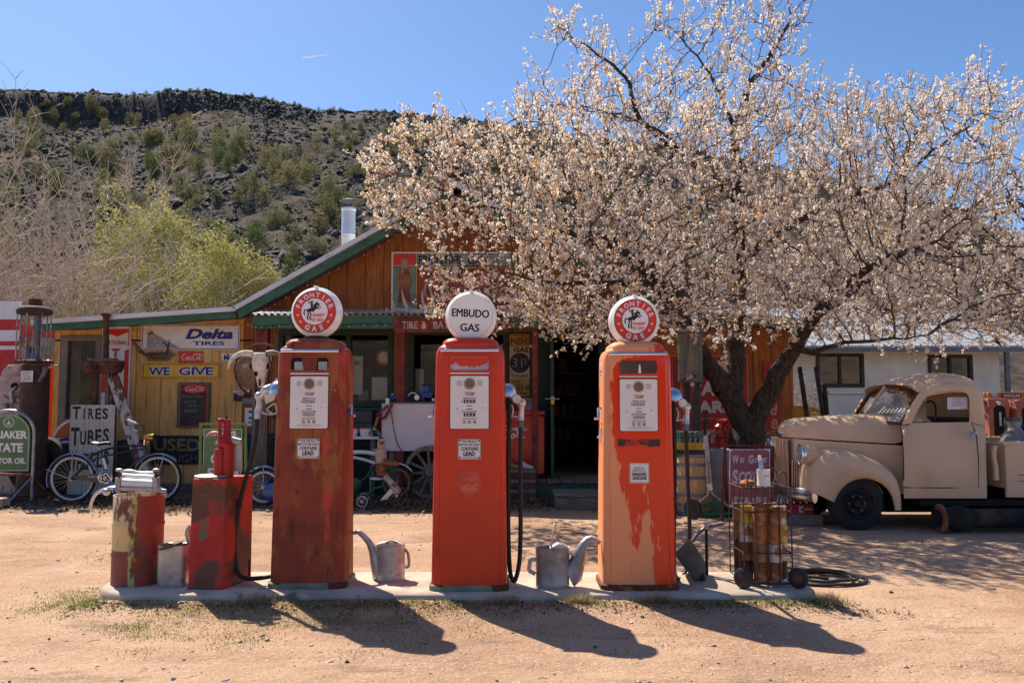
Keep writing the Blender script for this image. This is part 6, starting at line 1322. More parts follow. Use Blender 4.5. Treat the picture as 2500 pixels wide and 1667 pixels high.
# toy tractor and trailer
tt_ = thing('toy_tractor', 'blue toy tractor standing on the white ice box', 'toy', q(1040, 983, 13.4)); ty = 13.4; t = lambda px, py, o=0: at(px, py, ty + o); zt_ = z1 + .021; M = MB()
for px, r_, o in ((1018, .072, -.08), (1058, .038, -.07), (1018, .072, .08), (1058, .038, .07)):
    c = t(px, 975, o); c.z = zt_ + r_; W_ = MB(); W_.lathe([(0, -.025), (r_ * .9, -.025), (r_, -.012), (r_, .012), (r_ * .9, .025), (0, .025)], c, RUBBER, 20, 'y'); w_ = W_.build('wheel', tt_); MB().lathe([(0, -.03), (r_ * .55, -.03), (r_ * .6, .0), (r_ * .55, .03), (0, .03)], c, WHITE, 16, 'y').build('rim', w_)
c = t(1035, 966); M.box(t(1022, 0).x, t(1062, 0).x, ty - .045, ty + .045, zt_ + .07, zt_ + .15, BLUETOY); M.box(t(1040, 0).x, t(1056, 0).x, ty - .05, ty + .05, zt_ + .151, zt_ + .26, BLUETOY); M.box(t(1038, 0).x, t(1058, 0).x, ty - .06, ty + .06, zt_ + .261, zt_ + .28, BLACK); M.build('body', tt_, bevel=.006); M = MB(); fender(M, Vector((t(1018, 0).x, ty - .08, zt_ + .072)), .085, 20, 160, WHITE, .03); M.build('mudguard', tt_)
tl = thing('toy_trailer', 'low blue toy wagon hitched behind the toy tractor', 'toy', t(982, 983)); M = MB(); M.box(t(965, 0).x, t(1004, 0).x, ty - .06, ty + .06, zt_ + .045, zt_ + .10, BLUETOY); M.build('tray', tl, bevel=.004)
for px in (977, 999):
    for o in (-.065, .065): c = t(px, 0, o); c.z = zt_ + .027; MB().lathe([(0, -.012), (.027, -.012), (.027, .012), (0, .012)], c, RUBBER, 14, 'y').build('wheel', tl)
M = MB(); 
for k in range(6): M.ball(t(968 + k * 5, 0, random.uniform(-.03, .03)) * Vector((1, 1, 0)) + Vector((0, 0, zt_ + .12)), .022, random.choice((YELP, TAN, REDS)), 6)
M.build('load', tl)
# wagon wheel
def wagon_wheel(root, c, r, m, n=12, w=.035):
    M = MB(); ring = lambda rr, y, k: (c.x + rr * math.cos(k), c.y + y, c.z + rr * math.sin(k)); N = 40
    M.loft([[ring(r * f, y, 2 * PI * k / N) for f, y in ((1, -w), (1, w), (.86, w), (.86, -w))] for k in range(N)] + [[ring(r * f, y, 0) for f, y in ((1, -w), (1, w), (.86, w), (.86, -w))]], m, cap=False); M.build('felloe', root)
    M = MB(); M.lathe([(0, -.12), (.06, -.12), (.085, -.05), (.085, .05), (.06, .12), (0, .12)], c, m, 16, 'y'); M.build('hub', root)
    for k in range(n): a = 2 * PI * k / n + .1; M = MB(); M.tube([(c.x + .07 * math.cos(a), c.y, c.z + .07 * math.sin(a)), (c.x + r * .5 * math.cos(a), c.y, c.z + r * .5 * math.sin(a)), (c.x + r * .87 * math.cos(a), c.y, c.z + r * .87 * math.sin(a))], [.032, .024, .022], m, 7); M.build('spoke', root)
c = at(1050, 1176, 13.13); c.z = .40; ww = thing('wagon_wheel', 'weathered grey wooden wagon wheel leaning by the ice box', 'wheel', (c.x, 13.13, 0)); wagon_wheel(ww, c, .395, OLDWOOD)

# --- left group
TY = 13.55; tb = thing('tyre_board', 'tall white wooden board painted with black tyre shop words, leaning on the wing', 'sign', (xof(225, TY), TY, 0)); M = MB(); p = lambda px, py, o=0: at(px, py, TY + o); BW = mat('whitewashed_boards', (.58, .53, .46), .8, var=.12, stretch=(9, 9, .7), patches=[((.33, .25, .18), 4, .60, .72, (9, 9, .6))])
x0, x1, zt_, = xof(172, TY), xof(281, TY), zof(988, TY); w3 = (x1 - x0) / 3
for k in range(3): M.prism([(x0 + k * w3 + .003, .02), (x0 + (k + 1) * w3 - .003, .02), (x0 + (k + 1) * w3 - .003 + .012, zt_ - (.005 if k == 1 else .0)), (x0 + k * w3 + .003 + .012, zt_)], TY - .02, TY + .01, BW)
M.build('panel', tb, bevel=.003); M = MB(); PB = mat('worn_black_letter', (.035, .04, .035), .8, var=.2, patches=[((.45, .41, .35), 22, .66, .72)]); y = TY - .0225; X, Z = lambda px: xof(px, TY), lambda py: zof(py, TY)
def word(t, px0, px1, py0, py1, first=1.35, tilt=0):
    n = len(t); w_ = (px1 - px0) / (n + .25)
    for k, ch in enumerate(t):
        a, b = (px0, px0 + w_ * 1.15) if k == 0 else (px0 + w_ * (k + .25), px0 + w_ * (k + 1.08)); zt2 = py0 if k == 0 else py0 + (py1 - py0) * (1 - 1 / first) * .6; dz = tilt * k / n
        if ch == 'I': a, b = a + w_ * .3, a + w_ * .5
        M.text(ch, X(a), X(b), Z(py1 + dz), Z(zt2 + dz), y, PB, .03)
word('TIRES', 179, 269, 992, 1023, 1.3); word('TUBES', 177, 273, 1043, 1088, 1.6, -10); word('WHEELS', 174, 274, 1100, 1150, 1.6, -14); M.build('lettering', tb)
pl = thing('rusty_plank', 'long peeling rusty white plank leaning beside the lettered board', 'plank', (xof(320, 13.4), 13.4, 0)); PEEL = mat('peeling_paint_plank', (.50, .46, .43), .8, var=.15, patches=[((.13, .055, .03), 3.4, .49, .53, (1.4, 1.4, .8)), ((.30, .20, .14), 12, .6, .7)])
M = MB(); M.bar(at(277, 921, 13.62), at(362, 1185, 13.2), .17, .05, PEEL, EY); M.build('plank', pl, bevel=.004); M = MB(); M.bar(at(296, 1000, 13.66), at(372, 1185, 13.26), .10, .06, PEEL, EY); M.build('batten', pl, bevel=.004)
# scale like column with a round cap
ct = thing('gas_pump_column', 'rusty remains of a gas pump: round cap on pipes with a tall thin pole', 'pump', (xof(251, 13.75), 13.75, 0)); M = MB(); c = at(251, 890, 13.75); RD = mat('rusty_dark', (.11, .04, .025), .75, var=.3, patches=[((.25, .10, .05), 6, .56, .7)])
M.lathe([(0, -.13), (.29, -.13), (.335, -.05), (.345, .03), (.335, .05), (.16, .06), (0, .06)], c, RD, 32, sy=.6); M.lathe([(0, .0), (.01, 0), (.35, .0), (.35, .012), (.0, .012)], c + Vector((0, 0, .05)), RUSTL, 32, sy=.62); M.lathe([(0, .062), (.24, .062), (.24, .10), (0, .11)], c, STEEL, 24, sy=.6); M.build('cap', ct)
M = MB(); M.tube([at(259, 880, 13.75), at(259, 772, 13.75)], .045, RD, 10); M.lathe([(0, 0), (.06, .0), (.075, .04), (.075, .05), (0, .05)], at(259, 773, 13.75), RD, 12); M.build('pole', ct)
for px, m, r_ in ((235, RD, .05), (265, STEEL, .04), (281, RD, .05)): a = at(px, 900, 13.75); M = MB(); M.tube([a, (a.x, a.y, 0)], r_, m, 8); M.build('pipe', ct)
M = MB(); M.tube([c + Vector((-.01, -.215, -.05)), c + Vector((-.01, -.25, -.05))], .035, BLACK, 12); M.build('port', ct)
ob = thing('oil_box', 'dark green lettered oil box behind the blue bicycle', 'box', (xof(298, 13.7), 13.7, 0)); M = MB(); M.box(xof(284, 13.6), xof(328, 13.6), 13.66, 14.0, 0, zof(1075, 13.6), mat('very_dark_green', (.008, .02, .016), .6, var=.2)); M.build('case', ob, bevel=.01); M = MB()
for t, py in (('A', 1105), ('O', 1118), ('RA', 1132)): M.text(t, xof(290, 13.65), xof(290 + 9 * len(t), 13.65), zof(py + 4, 13.65), zof(py - 4, 13.65), 13.657, mat('faint_green_letter', (.07, .12, .09), .7), .02)
M.build('lettering', ob)
def big_tyre(label, c, r, w, tilt=0, grp='old truck tyres behind the bicycle'):
    t = thing('tyre', label, 'tyre', (c.x, c.y, 0), grp); M = MB(); M.lathe([(r * .62, -w * .8), (r * .7, -w), (r * .92, -w), (r, -w * .7), (r, w * .7), (r * .92, w), (r * .7, w), (r * .62, w * .8)], c, TYRE, 36, 'y'); v = M.f.pop(); M.m.pop(); M.f.pop(); M.m.pop(); M.build('rubber', t); return t
c = at(98, 1130, 13.5); c.z = .46; big_tyre('big bald black tyre leaning behind the green oil sign', c, .46, .12)
c = at(165, 1140, 13.85); c.z = .40; big_tyre('knobby black tyre wedged between the wing wall and the lettered board', c, .40, .14)
# rusty visible pump
vp = thing('visible_pump', 'tall rusted gas pump with a caged top and round cap, left of the wing', 'pump', (xof(82, 13.3), 13.3, 0)); x = xof(84, 13.3); Yv = 13.3; zv = lambda py: zof(py, Yv); M = MB(); DKR = mat('dark_brown_iron', (.065, .035, .028), .75, var=.25, patches=[((.12, .05, .03), 5, .58, .72)])
M.lathe([(0, 0), (.30, 0), (.30, .06), (.22, .10), (.205, .3), (.195, zv(890)), (0, zv(890))], (x, Yv, 0), DKR, 24); M.build('body', vp); M = MB(); M.lathe([(.0, 0), (.27, 0), (.27, .03), (.2, .045), (0, .045)], (x - .04, Yv, zv(886)), RUST, 24); M.build('cage_plate', vp)
xc = x - .06; M = MB(); z0, z1 = zv(768), zv(744); M.lathe([(0, z0), (.245, z0), (.258, z0 + .03), (.25, z0 + .075), (.2, z0 + .12), (.1, z0 + .135), (0, z0 + .135)], (xc, Yv, 0), DKR, 28); M.lathe([(0, z0 + .13), (.095, z0 + .13), (.095, z0 + .235), (0, z0 + .22)], (xc + .01, Yv, 0), RUST, 10); M.build('cap', vp)
for k in range(7): a = 2 * PI * k / 7 + .3; M = MB(); M.tube([(xc + .235 * math.cos(a), Yv + .235 * math.sin(a), z0 + .01), (xc + .235 * math.cos(a), Yv + .235 * math.sin(a), zv(880))], .010, mat('galvanised_rod', (.35, .33, .31), .6, .6, var=.3, vscale=20), 6); M.build('cage_rod', vp)
M = MB(); M.tube([(xc + .03, Yv + .05, z0), (xc + .05, Yv + .05, zv(885))], .045, STEEL, 8); M.build('inner_pipe', vp)
M = MB(); h = at(113, 905, 12.98); M.tube(curve([at(98, 930, 13.05), at(106, 915, 13.0), at(112, 902, 13.0)], 8), .035, STEEL, 8); M.ball(at(112, 900, 13.0), .05, STEEL, 10); M.tube([at(115, 898, 13.0), at(143, 892, 13.0)], .016, GALV, 8); M.build('nozzle', vp)
root, M, fx, fz, y = sign('lead_notice', 'small white lead warning plate screwed to the rusted visible pump', 52, 905, 81, 932, 13.07, WHITE_SIGN)
for t, a, b in (('FOR USE AS A', 906.5, 909.5), ('MOTOR FUEL ONLY', 911, 914), ('CONTAINS', 916, 920), ('LEAD', 922, 927), ('(TETRAETHYL)', 929, 931)): M.text(t, fx(55), fx(78), fz(b), fz(a), y, INK, .02)
M.build('lettering', root)
# red hand pump behind and pale air tower
rp = thing('red_pump', 'slim red pump standing behind the rusted visible pump', 'pump', (xof(114, 14.9), 14.9, 0)); M = MB(); x = xof(114, 14.9); M.loft([[(x + w * math.cos(2 * PI * k / 16), 14.9 + w * .8 * math.sin(2 * PI * k / 16), z) for k in range(16)] for z, w in ((0, .14), (.9, .12), (1.6, .10), (zof(888, 14.9), .09), (zof(880, 14.9), .075), (zof(877, 14.9), .02))], mat('gloss_red', (.42, .02, .01), .3, var=.1)); M.build('body', rp); M = MB(); M.tube([(x, 14.8, zof(905, 14.9)), (x, 14.77, zof(905, 14.9))], .05, CHROME, 12); M.build('dial', rp)
at_ = thing('air_tower', 'flaking pink and white air tower with a round hole, left of the rusted visible pump', 'air tower', (xof(28, 13.9), 13.9, 0)); Ya = 13.9; M = MB(); x0, x1 = xof(7, Ya), xof(56, Ya); z1 = zof(891, Ya); PK = mat('flaking_pink_paint', (.52, .40, .37), .7, var=.12, patches=[((.30, .09, .08), 8, .53, .60), ((.38, .17, .15), 2.5, .52, .66)])
M.prism([(x0, 0), (x1, 0), (x1, z1), (x0 + .12, z1), (x0 + .03, z1 - .10), (x0, z1 - .22)], Ya - .12, Ya + .12, PK); M.build('body', at_, bevel=.01); M = MB(); c = at(36, 943, Ya - .12); M.lathe([(0, 0), (.06, 0), (.06, .012), (0, .012)], c, DARK, 16, 'y'); M.tube(curve([at(26, 955, Ya - .16), at(34, 948, Ya - .18), at(40, 944, Ya - .14)], 8), .022, GALV2, 7); M.tube([at(26, 955, Ya - .16), at(30, 985, Ya - .15)], .03, GALV2, 8); M.tube([at(10, 965, Ya - .16), at(26, 976, Ya - .16)], .012, STEEL, 6); M.tube([at(15, 985, Ya - .2), at(22, 1005, Ya - .2)], .03, STEEL, 6); M.build('tap', at_)
# quaker kerb sign
qY = 12.75; qs = thing('kerb_oil_sign', 'green arched kerb sign with white lettering in a steel tube frame', 'sign', (xof(20, qY), qY, 0)); X, Z = lambda px: xof(px, qY, 1080), lambda py: zof(py, qY); M = MB(); x0, x1, xc = X(-34), X(74), X(20); w = (x1 - x0) / 2; zb, zs = Z(1150), Z(1060); zt_ = Z(1011)
outl = lambda d: [(x0 + d, zb + d), (x1 - d, zb + d)] + [(xc + (w - d) * math.cos(PI * k / 20), zs + (zt_ - zs - d) * math.sin(PI * k / 20)) for k in range(21)]
M.prism(outl(0), qY - .015, qY + .0, GREENS); M.build('panel', qs); M = MB(); y = qY - .0165; M.ring2(outl(.012), outl(.018), y, y + .001, WHITE); 
M.text('QUAKER', X(-28), X(67.5), Z(1074), Z(1051), y, WHITE, .04); M.text('STATE', X(-19), X(58), Z(1103.5), Z(1081), y, WHITE, .04); M.text('MOTOR OIL', X(-29), X(66), Z(1131.5), Z(1117), y, WHITE, .04)
M.ring2(circ(X(21), Z(1030.5), .080, 28), circ(X(21), Z(1030.5), .074, 28), y, y + .001, WHITE); M.ring2(circ(X(21), Z(1030.5), .064, 28), circ(X(21), Z(1030.5), .060, 28), y, y + .001, WHITE); M.prism([(X(15), Z(1035)), (X(27), Z(1035)), (X(22), Z(1029)), (X(21), Z(1021)), (X(20), Z(1029))], y, y + .001, WHITE); M.text('QUAKER', X(16), X(26), Z(1038), Z(1036), y, WHITE, .03); M.build('lettering', qs)
M = MB(); ST_ = mat('worn_steel_tube', (.36, .35, .35), .45, .7, var=.2, patches=[((.20, .06, .05), 8, .6, .7)]); zl = Z(1212); ro = w + .055
M.tube([(xc + ro, qY, .0), (xc + ro, qY, zs)] + [(xc + ro * math.cos(PI * k / 16), qY, zs + (zt_ - zs + .055) * math.sin(PI * k / 16)) for k in range(17)] + [(xc - ro, qY, zs), (xc - ro, qY, .0)], .024, ST_, 8); M.tube([(xc - ro, qY, Z(1158)), (xc + ro, qY, Z(1158))], .02, RUSTL, 8); M.build('tube_frame', qs)
for s_ in (-1, 1): M = MB(); M.tube([(xc + s_ * ro, qY, Z(1163)), (xc + s_ * (ro - .14), qY - .38, .0)], .016, ST_, 7); M.tube([(xc + s_ * ro, qY, Z(1163)), (xc + s_ * (ro + .12), qY + .38, .0)], .016, RUSTL, 7); M.build('leg', qs)
M = MB(); a, b = gnd(-20, 1245), gnd(38, 1235); M.box(a.x - .3, b.x, a.y, a.y + .35, 0, .14, CONC); tag(M.build('stone_block', loc=(b.x - .3, a.y + .1, 0), bevel=.015), 'dark grey block on the ground at the left edge', 'block')
# green A frame stamp sign
gY = 12.3; gs = thing('stamp_sign', 'green trading stamp sign hung in a light green A frame', 'sign', (xof(545, gY), gY, 0)); X, Z = lambda px: xof(px, gY, 1080), lambda py: zof(py, gY); M = MB(); M.prism([(X(497), Z(1170)), (X(592), Z(1170)), (X(592), Z(1046)), (X(497), Z(1046))], gY - .012, gY, GREENS); M.build('panel', gs); M = MB(); y = gY - .0135
M.ring2([(X(498), Z(1169)), (X(591), Z(1169)), (X(591), Z(1047)), (X(498), Z(1047))], [(X(499), Z(1168)), (X(590), Z(1168)), (X(590), Z(1048)), (X(499), Z(1048))], y, y + .001, WHITE); M.text('WE GIVE', X(512), X(577), Z(1064), Z(1052), y, WHITE, .04); M.text('S&H', X(524), X(566), Z(1084), Z(1075), y, WHITE, .02, .3); M.text('GREEN', X(516), X(582), Z(1130), Z(1108), y, WHITE, .05, .15); M.text('STAMPS', X(509), X(585), Z(1162), Z(1142), y, WHITE, .05); M.build('lettering', gs)
for s_ in (0, 1):
    o = .3 * s_; M = MB(); 
    for a, b in (((488, 1165 + 42), (490, 1033)), ((601, 1165 + 42), (599, 1033))): pa, pb = at(*a, gY - .10 + o * 1.6), at(*b, gY + .03 + o * .2); pa.z = 0; M.bar(pa, pb, .035, .035, GREENF)
    M.bar(at(489, 1035, gY + .03 + o * .2), at(600, 1035, gY + .03 + o * .2), .035, .035, GREENF); M.build('side_frame', gs)
M = MB(); 
for px in (505, 585): M.tube([at(px, 1035, gY + .03), at(px, 1047, gY - .005)], .006, STEEL, 5)
M.build('hook', gs)

# ================================================================== ON AND AROUND THE ISLAND
# drum with wringer
DY_ = 6.52; c = at(333, 1405, DY_); c.z = PZ; x0, x1 = xof(275, DY_, 1400), xof(394, DY_, 1400); c.x = (x0 + x1) / 2; r = (x1 - x0) / 2 * .985; zt = zof(1206, DY_)
DRM = bpy.data.materials.new('drum_paint'); DRM.use_nodes = True; nt = DRM.node_tree; b_ = nt.nodes['Principled BSDF']; co = nt.nodes.new('ShaderNodeTexCoord').outputs['Object']; sp = _n(nt, 'ShaderNodeSeparateXYZ'); nt.links.new(co, sp.inputs[0])
def _gt(s, v, soft=.006): return _ramp(nt, s, v - soft, v + soft)
H_ = zt - PZ; wob = _noise(nt, co, 7, 5); ad = _n(nt, 'ShaderNodeMath', operation='MULTIPLY_ADD'); nt.links.new(wob, ad.inputs[0]); ad.inputs[1].default_value = .03; nt.links.new(sp.outputs[2], ad.inputs[2])
cc = _mix(nt, _gt(ad.outputs[0], H_ * .42), (.24, .06, .04), (.66, .50, .22)); cc = _mix(nt, _gt(ad.outputs[0], H_ * .80, .05), cc, (.80, .68, .50))
xx_ = _n(nt, 'ShaderNodeMath', operation='MULTIPLY_ADD'); nt.links.new(wob, xx_.inputs[0]); xx_.inputs[1].default_value = .05; nt.links.new(sp.outputs[0], xx_.inputs[2])
cc = _mix(nt, _gt(xx_.outputs[0], r * .20), cc, (.48, .42, .14)); cc = _mix(nt, _gt(xx_.outputs[0], r * .46), cc, (.34, .04, .022))
cc = _mix(nt, _ramp(nt, _noise(nt, co, 5, 8, (1.5, 1.5, .7), .65), .53, .61), cc, (.15, .055, .025)); cc = _mix(nt, _ramp(nt, _noise(nt, co, 24, 5, None, .6, 4), .66, .72), cc, (.07, .03, .02))
nt.links.new(cc, b_.inputs['Base Color']); b_.inputs['Roughness'].default_value = .6
dr = thing('oil_drum', 'rusty cream and red striped oil drum with a clothes wringer clamped on top', 'drum', (c.x, DY_, PZ)); M = MB(); h3 = H_ / 3
prof = [(r * .97, 0), (r * 1.01, .0), (r * 1.01, .015), (r, .02), (r, h3 - .02), (r * 1.03, h3 - .006), (r * 1.03, h3 + .006), (r, h3 + .02), (r, 2 * h3 - .02), (r * 1.03, 2 * h3 - .006), (r * 1.03, 2 * h3 + .006), (r, 2 * h3 + .02), (r, H_ - .02), (r * 1.012, H_ - .012), (r * 1.012, H_), (r * .975, H_), (r * .97, H_ - .12), (.0, H_ - .12)]
M.lathe(prof, (c.x, DY_, PZ), DRM, 48); M.build('barrel', dr)
wr = thing('clothes_wringer', 'grey hand cranked clothes wringer with white rubber rollers on the oil drum', 'wringer', (c.x, DY_, zt)); p = lambda px, py, o=0: at(px, py, DY_ - .05 + o); M = MB()
M.tube([p(300, 1178), p(375, 1182)], .034, WHITE, 14); M.tube([p(300, 1163, .05), p(375, 1167, .05)], .026, WHITE, 14); M.build('roller', wr); M = MB()
for px in (291, 381): M.bar(p(px, 1200), p(px, 1165), .04, .06, GALV, EY); M.bar(p(px - (7 if px < 300 else -7), 1198), p(px + (3 if px < 300 else -3), 1190), .05, .05, GALV, EY); M.tube([p(px, 1165), p(px, 1146)], .013, RUST, 8); M.ball(p(px, 1147), .022, GALV, 8, 1.5, 1, .6)
M.bar(p(285, 1192), p(388, 1196), .03, .05, GALV2, EY); M.tube(curve([p(292, 1152), p(315, 1148), p(340, 1153), p(365, 1153), p(380, 1155)], 16), .010, ALU, 7); M.bar(p(296, 1190), p(378, 1192), .014, .10, GALV2, EY); M.build('wringer_frame', wr, bevel=.004)
M = MB(); M.tube(curve([p(290, 1190), p(272, 1190), p(258, 1194), p(244, 1199), p(232, 1208), p(223, 1226), p(220, 1246)], 24), .012, ALU, 8); M.tube([p(219, 1246), p(192, 1247)], [.012, .017], OLDWOOD, 8); M.ball(p(260, 1200), .03, ALU, 8); M.tube([p(385, 1195), p(402, 1198), p(404, 1212)], .016, GALV, 7); M.build('crank', wr)

# galvanised cans
def can_body(M, c, rb, rt, h, m, sy=.8, bands=(.1, .16, .5, .8, .86)):
    prof = [(0, 0), (rb, 0), (rb * 1.01, .008)]
    for f in bands: rr_ = rb + (rt - rb) * f; prof += [(rr_, h * f - .005), (rr_ * 1.015, h * f), (rr_, h * f + .005)]
    prof += [(rt, h - .006), (rt * 1.02, h), (rt * .96, h - .004), (rt * .95, h * .3), (0, h * .3)]; M.lathe(prof, c, m, 36, sy=sy)
# 1: squat square can between drum and dispenser
Y = 6.42; c = at(424, 1423, Y); c.z = PZ; r = 35 / FP * Y; h = zof(1328, Y) - PZ; w1 = thing('water_can', 'dull dented galvanised can standing between the drum and the red dispenser', 'water can', c, 'galvanised cans on the island'); M = MB()
sq = lambda rr_, z, e=.55: [(c.x + rr_ * math.copysign(abs(math.cos(a)) ** e, math.cos(a)), c.y + rr_ * .8 * math.copysign(abs(math.sin(a)) ** e, math.sin(a)), c.z + z) for a in [2 * PI * k / 32 for k in range(32)]]
M.loft([sq(r * .93, 0), sq(r * .98, .012), sq(r, h * .5), sq(r * 1.01, h - .01), sq(r * 1.03, h), sq(r * .97, h - .002), sq(r * .9, h * .4)], GALV2); M.build('body', w1, sharp=60)
M = MB(); M.tube(curve([(c.x + r * .8, c.y + .05, c.z + h * .35), (c.x + r * 1.2, c.y + .05, c.z + h * .75), at(460, 1302, Y + .02), at(466, 1281, Y + .02)], 14), [.045 - .032 * k / 13 for k in range(14)], GALV2, 10); M.build('spout', w1)
M = MB(); M.prism([(c.x - r * .8, c.z + h - .02), (c.x - .02, c.z + h + .01), (c.x + r * .5, c.z + h + .02), (c.x + r * .2, c.z + h - .01), (c.x - r * .6, c.z + h - .03)], c.y - .1, c.y + .06, mat('torn_rusty_lid', (.16, .09, .06), .8, var=.3)); M.build('torn_lid', w1)
# 2: watering can, spout to the left
Y = 6.62; c = at(953, 1414, Y); c.z = PZ; r = 35 / FP * Y; h = zof(1330, Y) - PZ; w2 = thing('water_can', 'light galvanised watering can with a long spout touching the rusted pump', 'water can', c, 'galvanised cans on the island'); p = lambda px, py, o=0: at(px, py, Y + o); M = MB(); can_body(M, c, r * .98, r * .98, h, GALV2, .85); M.prism([(c.x + r * .98 * math.cos(a), c.z + h + (.03 * max(0, math.sin(a)))) for a in [PI * k / 10 for k in range(11)]], c.y - r * .6, c.y + .02, GALV2); M.build('body', w2)
M = MB(); sp_ = [(p(926, 1400), .075), (p(918, 1370), .062), (p(908, 1338), .036), (p(900, 1322), .026), (p(888, 1308), .022), (p(877, 1298), .022), (p(868, 1299), .021), (p(855, 1304), .021), (p(851, 1306), .022)]
M.loft([[(q.x + rr_ * math.cos(2 * PI * k / 14) * .6, q.y + min(rr_, .05) * math.sin(2 * PI * k / 14), q.z + rr_ * math.cos(2 * PI * k / 14) * .8) for k in range(14)] for q, rr_ in sp_], GALV2); M.build('spout', w2, sharp=70)
M = MB(); M.tube(curve([p(988, 1340), p(996, 1352), p(998, 1380), p(990, 1385)], 12), .011, GALV, 7); M.build('handle', w2)
MB().tube(curve([p(935, 1327, -.02), p(955, 1321, -.1), p(980, 1328, -.02)], 12), .006, STEEL, 6).build('bail', w2)
# 3: watering can, spout to the right
Y = 6.36; c = at(1349, 1432, Y); c.z = PZ; r = 41 / FP * Y; h = zof(1334, Y) - PZ; w3 = thing('water_can', 'tall dull galvanised watering can with a fat curved spout beside the orange pump', 'water can', c, 'galvanised cans on the island'); p = lambda px, py, o=0: at(px, py, Y + o); M = MB(); can_body(M, c, r * .97, r, h, GALV, .85, (.08,)); M.prism([(c.x - .02, c.z + h - .004), (c.x + r * .97, c.z + h - .004), (c.x + r * .7, c.z + h + .02), (c.x + .04, c.z + h + .03)], c.y - r * .5, c.y + r * .3, GALV2); M.build('body', w3)
M = MB(); sp_ = [(p(1388, 1405), .11), (p(1398, 1400), .10), (p(1408, 1375), .075), (p(1416, 1348), .055), (p(1425, 1328), .042), (p(1434, 1317), .034), (p(1444, 1314), .031), (p(1454, 1317), .028), (p(1460, 1322), .026), (p(1463, 1325), .029)]
rings = []
for i, (q, rr_) in enumerate(sp_):
    t = (sp_[min(i + 1, 9)][0] - sp_[max(i - 1, 0)][0]).normalized(); n_ = Vector((-t.z, 0, t.x)); rings.append([q + n_ * (rr_ * .8 * math.cos(2 * PI * k / 14)) + EY * (min(rr_, .05) * math.sin(2 * PI * k / 14)) for k in range(14)])
M.loft(rings, GALV); M.build('spout', w3, sharp=70)
M = MB(); M.bar(p(1308, 1364), p(1294, 1365), .03, .012, GALV2, EY); M.bar(p(1295, 1364), p(1291, 1392), .03, .014, GALV2, EY); M.bar(p(1291, 1392), p(1307, 1400), .03, .012, GALV2, EY); M.build('handle', w3); MB().tube(curve([p(1346, 1340, -.12), p(1349, 1300, -.06), p(1354, 1277, 0), p(1358, 1300, .06), p(1357, 1336, .1)], 20), .006, GALV2, 6).build('bail', w3)
# red oil dispenser
Y = 6.28; rd = thing('oil_dispenser', 'square red and brown rusty oil dispenser with a hand pump on top', 'dispenser', (xof(525, Y), Y + .2, PZ)); RB = mat('red_dispenser_paint', (.52, .028, .014), .5, var=.15, vscale=4, patches=[((.13, .05, .03), 3.2, .47, .55), ((.14, .13, .07), 4.5, .62, .68), ((.2, .08, .03), 14, .66, .72)])
x0, x1 = xof(471, Y), xof(559, Y); zt = zof(1168, Y); M = MB(); w_ = x1 - x0; xr = x1 + .035
M.loft([[(x0 - .01, Y - .012, PZ), (x1 - .01, Y - .03, PZ), (xr + .06, Y + .36, PZ), (x0 + .05, Y + .38, PZ)], [(x0, Y - .006, PZ + .02), (x1 - .01, Y - .02, PZ + .02), (xr + .05, Y + .35, PZ + .02), (x0 + .05, Y + .37, PZ + .02)], [(x0 + .012, Y, zt), (x1 - .005, Y - .012, zt), (xr + .05, Y + .34, zt), (x0 + .06, Y + .36, zt)]], RB); M.text('S.A.E', x0 + .085, x0 + .16, zof(1211, Y), zof(1206, Y), Y - .012, mat('dull_yellow', (.28,) * 3), .02); M.build('cabinet', rd, bevel=.006)
M = MB(); cx_ = xof(527, Y + .15); M.lathe([(0, 0), (.12, 0), (.125, .012), (.11, .018), (0, .018)], (cx_ - .005, Y + .12, zt + .001), GALV2, 28); M.build('lid', rd)
M = MB(); q = lambda px, py, o=0: at(px, py, Y + .16 + o); REDP = mat('red_pump_enamel', (.40, .018, .018), .35, var=.12, patches=[((.12, .03, .02), 9, .62, .7)]); cx_ = q(553, 1100)
M.lathe([(0, zt), (.055, zt), (.055, zof(1085, Y + .16)), (.06, zof(1082, Y + .16)), (.045, zof(1070, Y + .16)), (.028, zof(1058, Y + .16)), (.026, zof(1024, Y + .16)), (0, zof(1022, Y + .16))], (cx_.x, cx_.y, 0), REDP, 20); M.lathe([(0, zt), (.036, zt), (.036, zof(1095, Y + .16)), (0, zof(1094, Y + .16))], (q(540, 1100).x, cx_.y - .05, 0), REDP, 14); M.build('pump_barrel', rd)
M = MB(); M.tube([q(536, 1150, -.03), q(536, 1030, -.03)], .014, REDP, 8); M.ball(q(537, 1028, -.03), .026, REDP, 8, 1, 1, .9); M.tube([q(537, 1026, -.03), q(553, 1027, 0)], .018, REDP, 8); M.tube([q(553, 1026), q(553, 1016)], .009, BLACK, 6); M.tube(curve([q(536, 1058, -.03), q(522, 1056, -.03), q(510, 1061, -.03), q(505, 1067, -.03)], 10), .014, mat('copper_spout', (.35, .20, .13), .5, .5), 7); M.tube([q(561, 1073), q(588, 1078)], [.03, .022], GALV2, 8); M.bar(q(580, 1080, .04), q(580, 1150, .04), .07, .02, GALV2, EY); M.build('spout_and_handle', rd)
M = MB(); M.tube([at(608, 1405, 6.6), at(608, 1366, 6.6)], .012, BLACK, 8); tag(M.build('pipe_stub', loc=(at(608, 1405, 6.6).x, 6.6, PZ)), 'short black pipe stub rising from the island by the rusted pump', 'pipe')

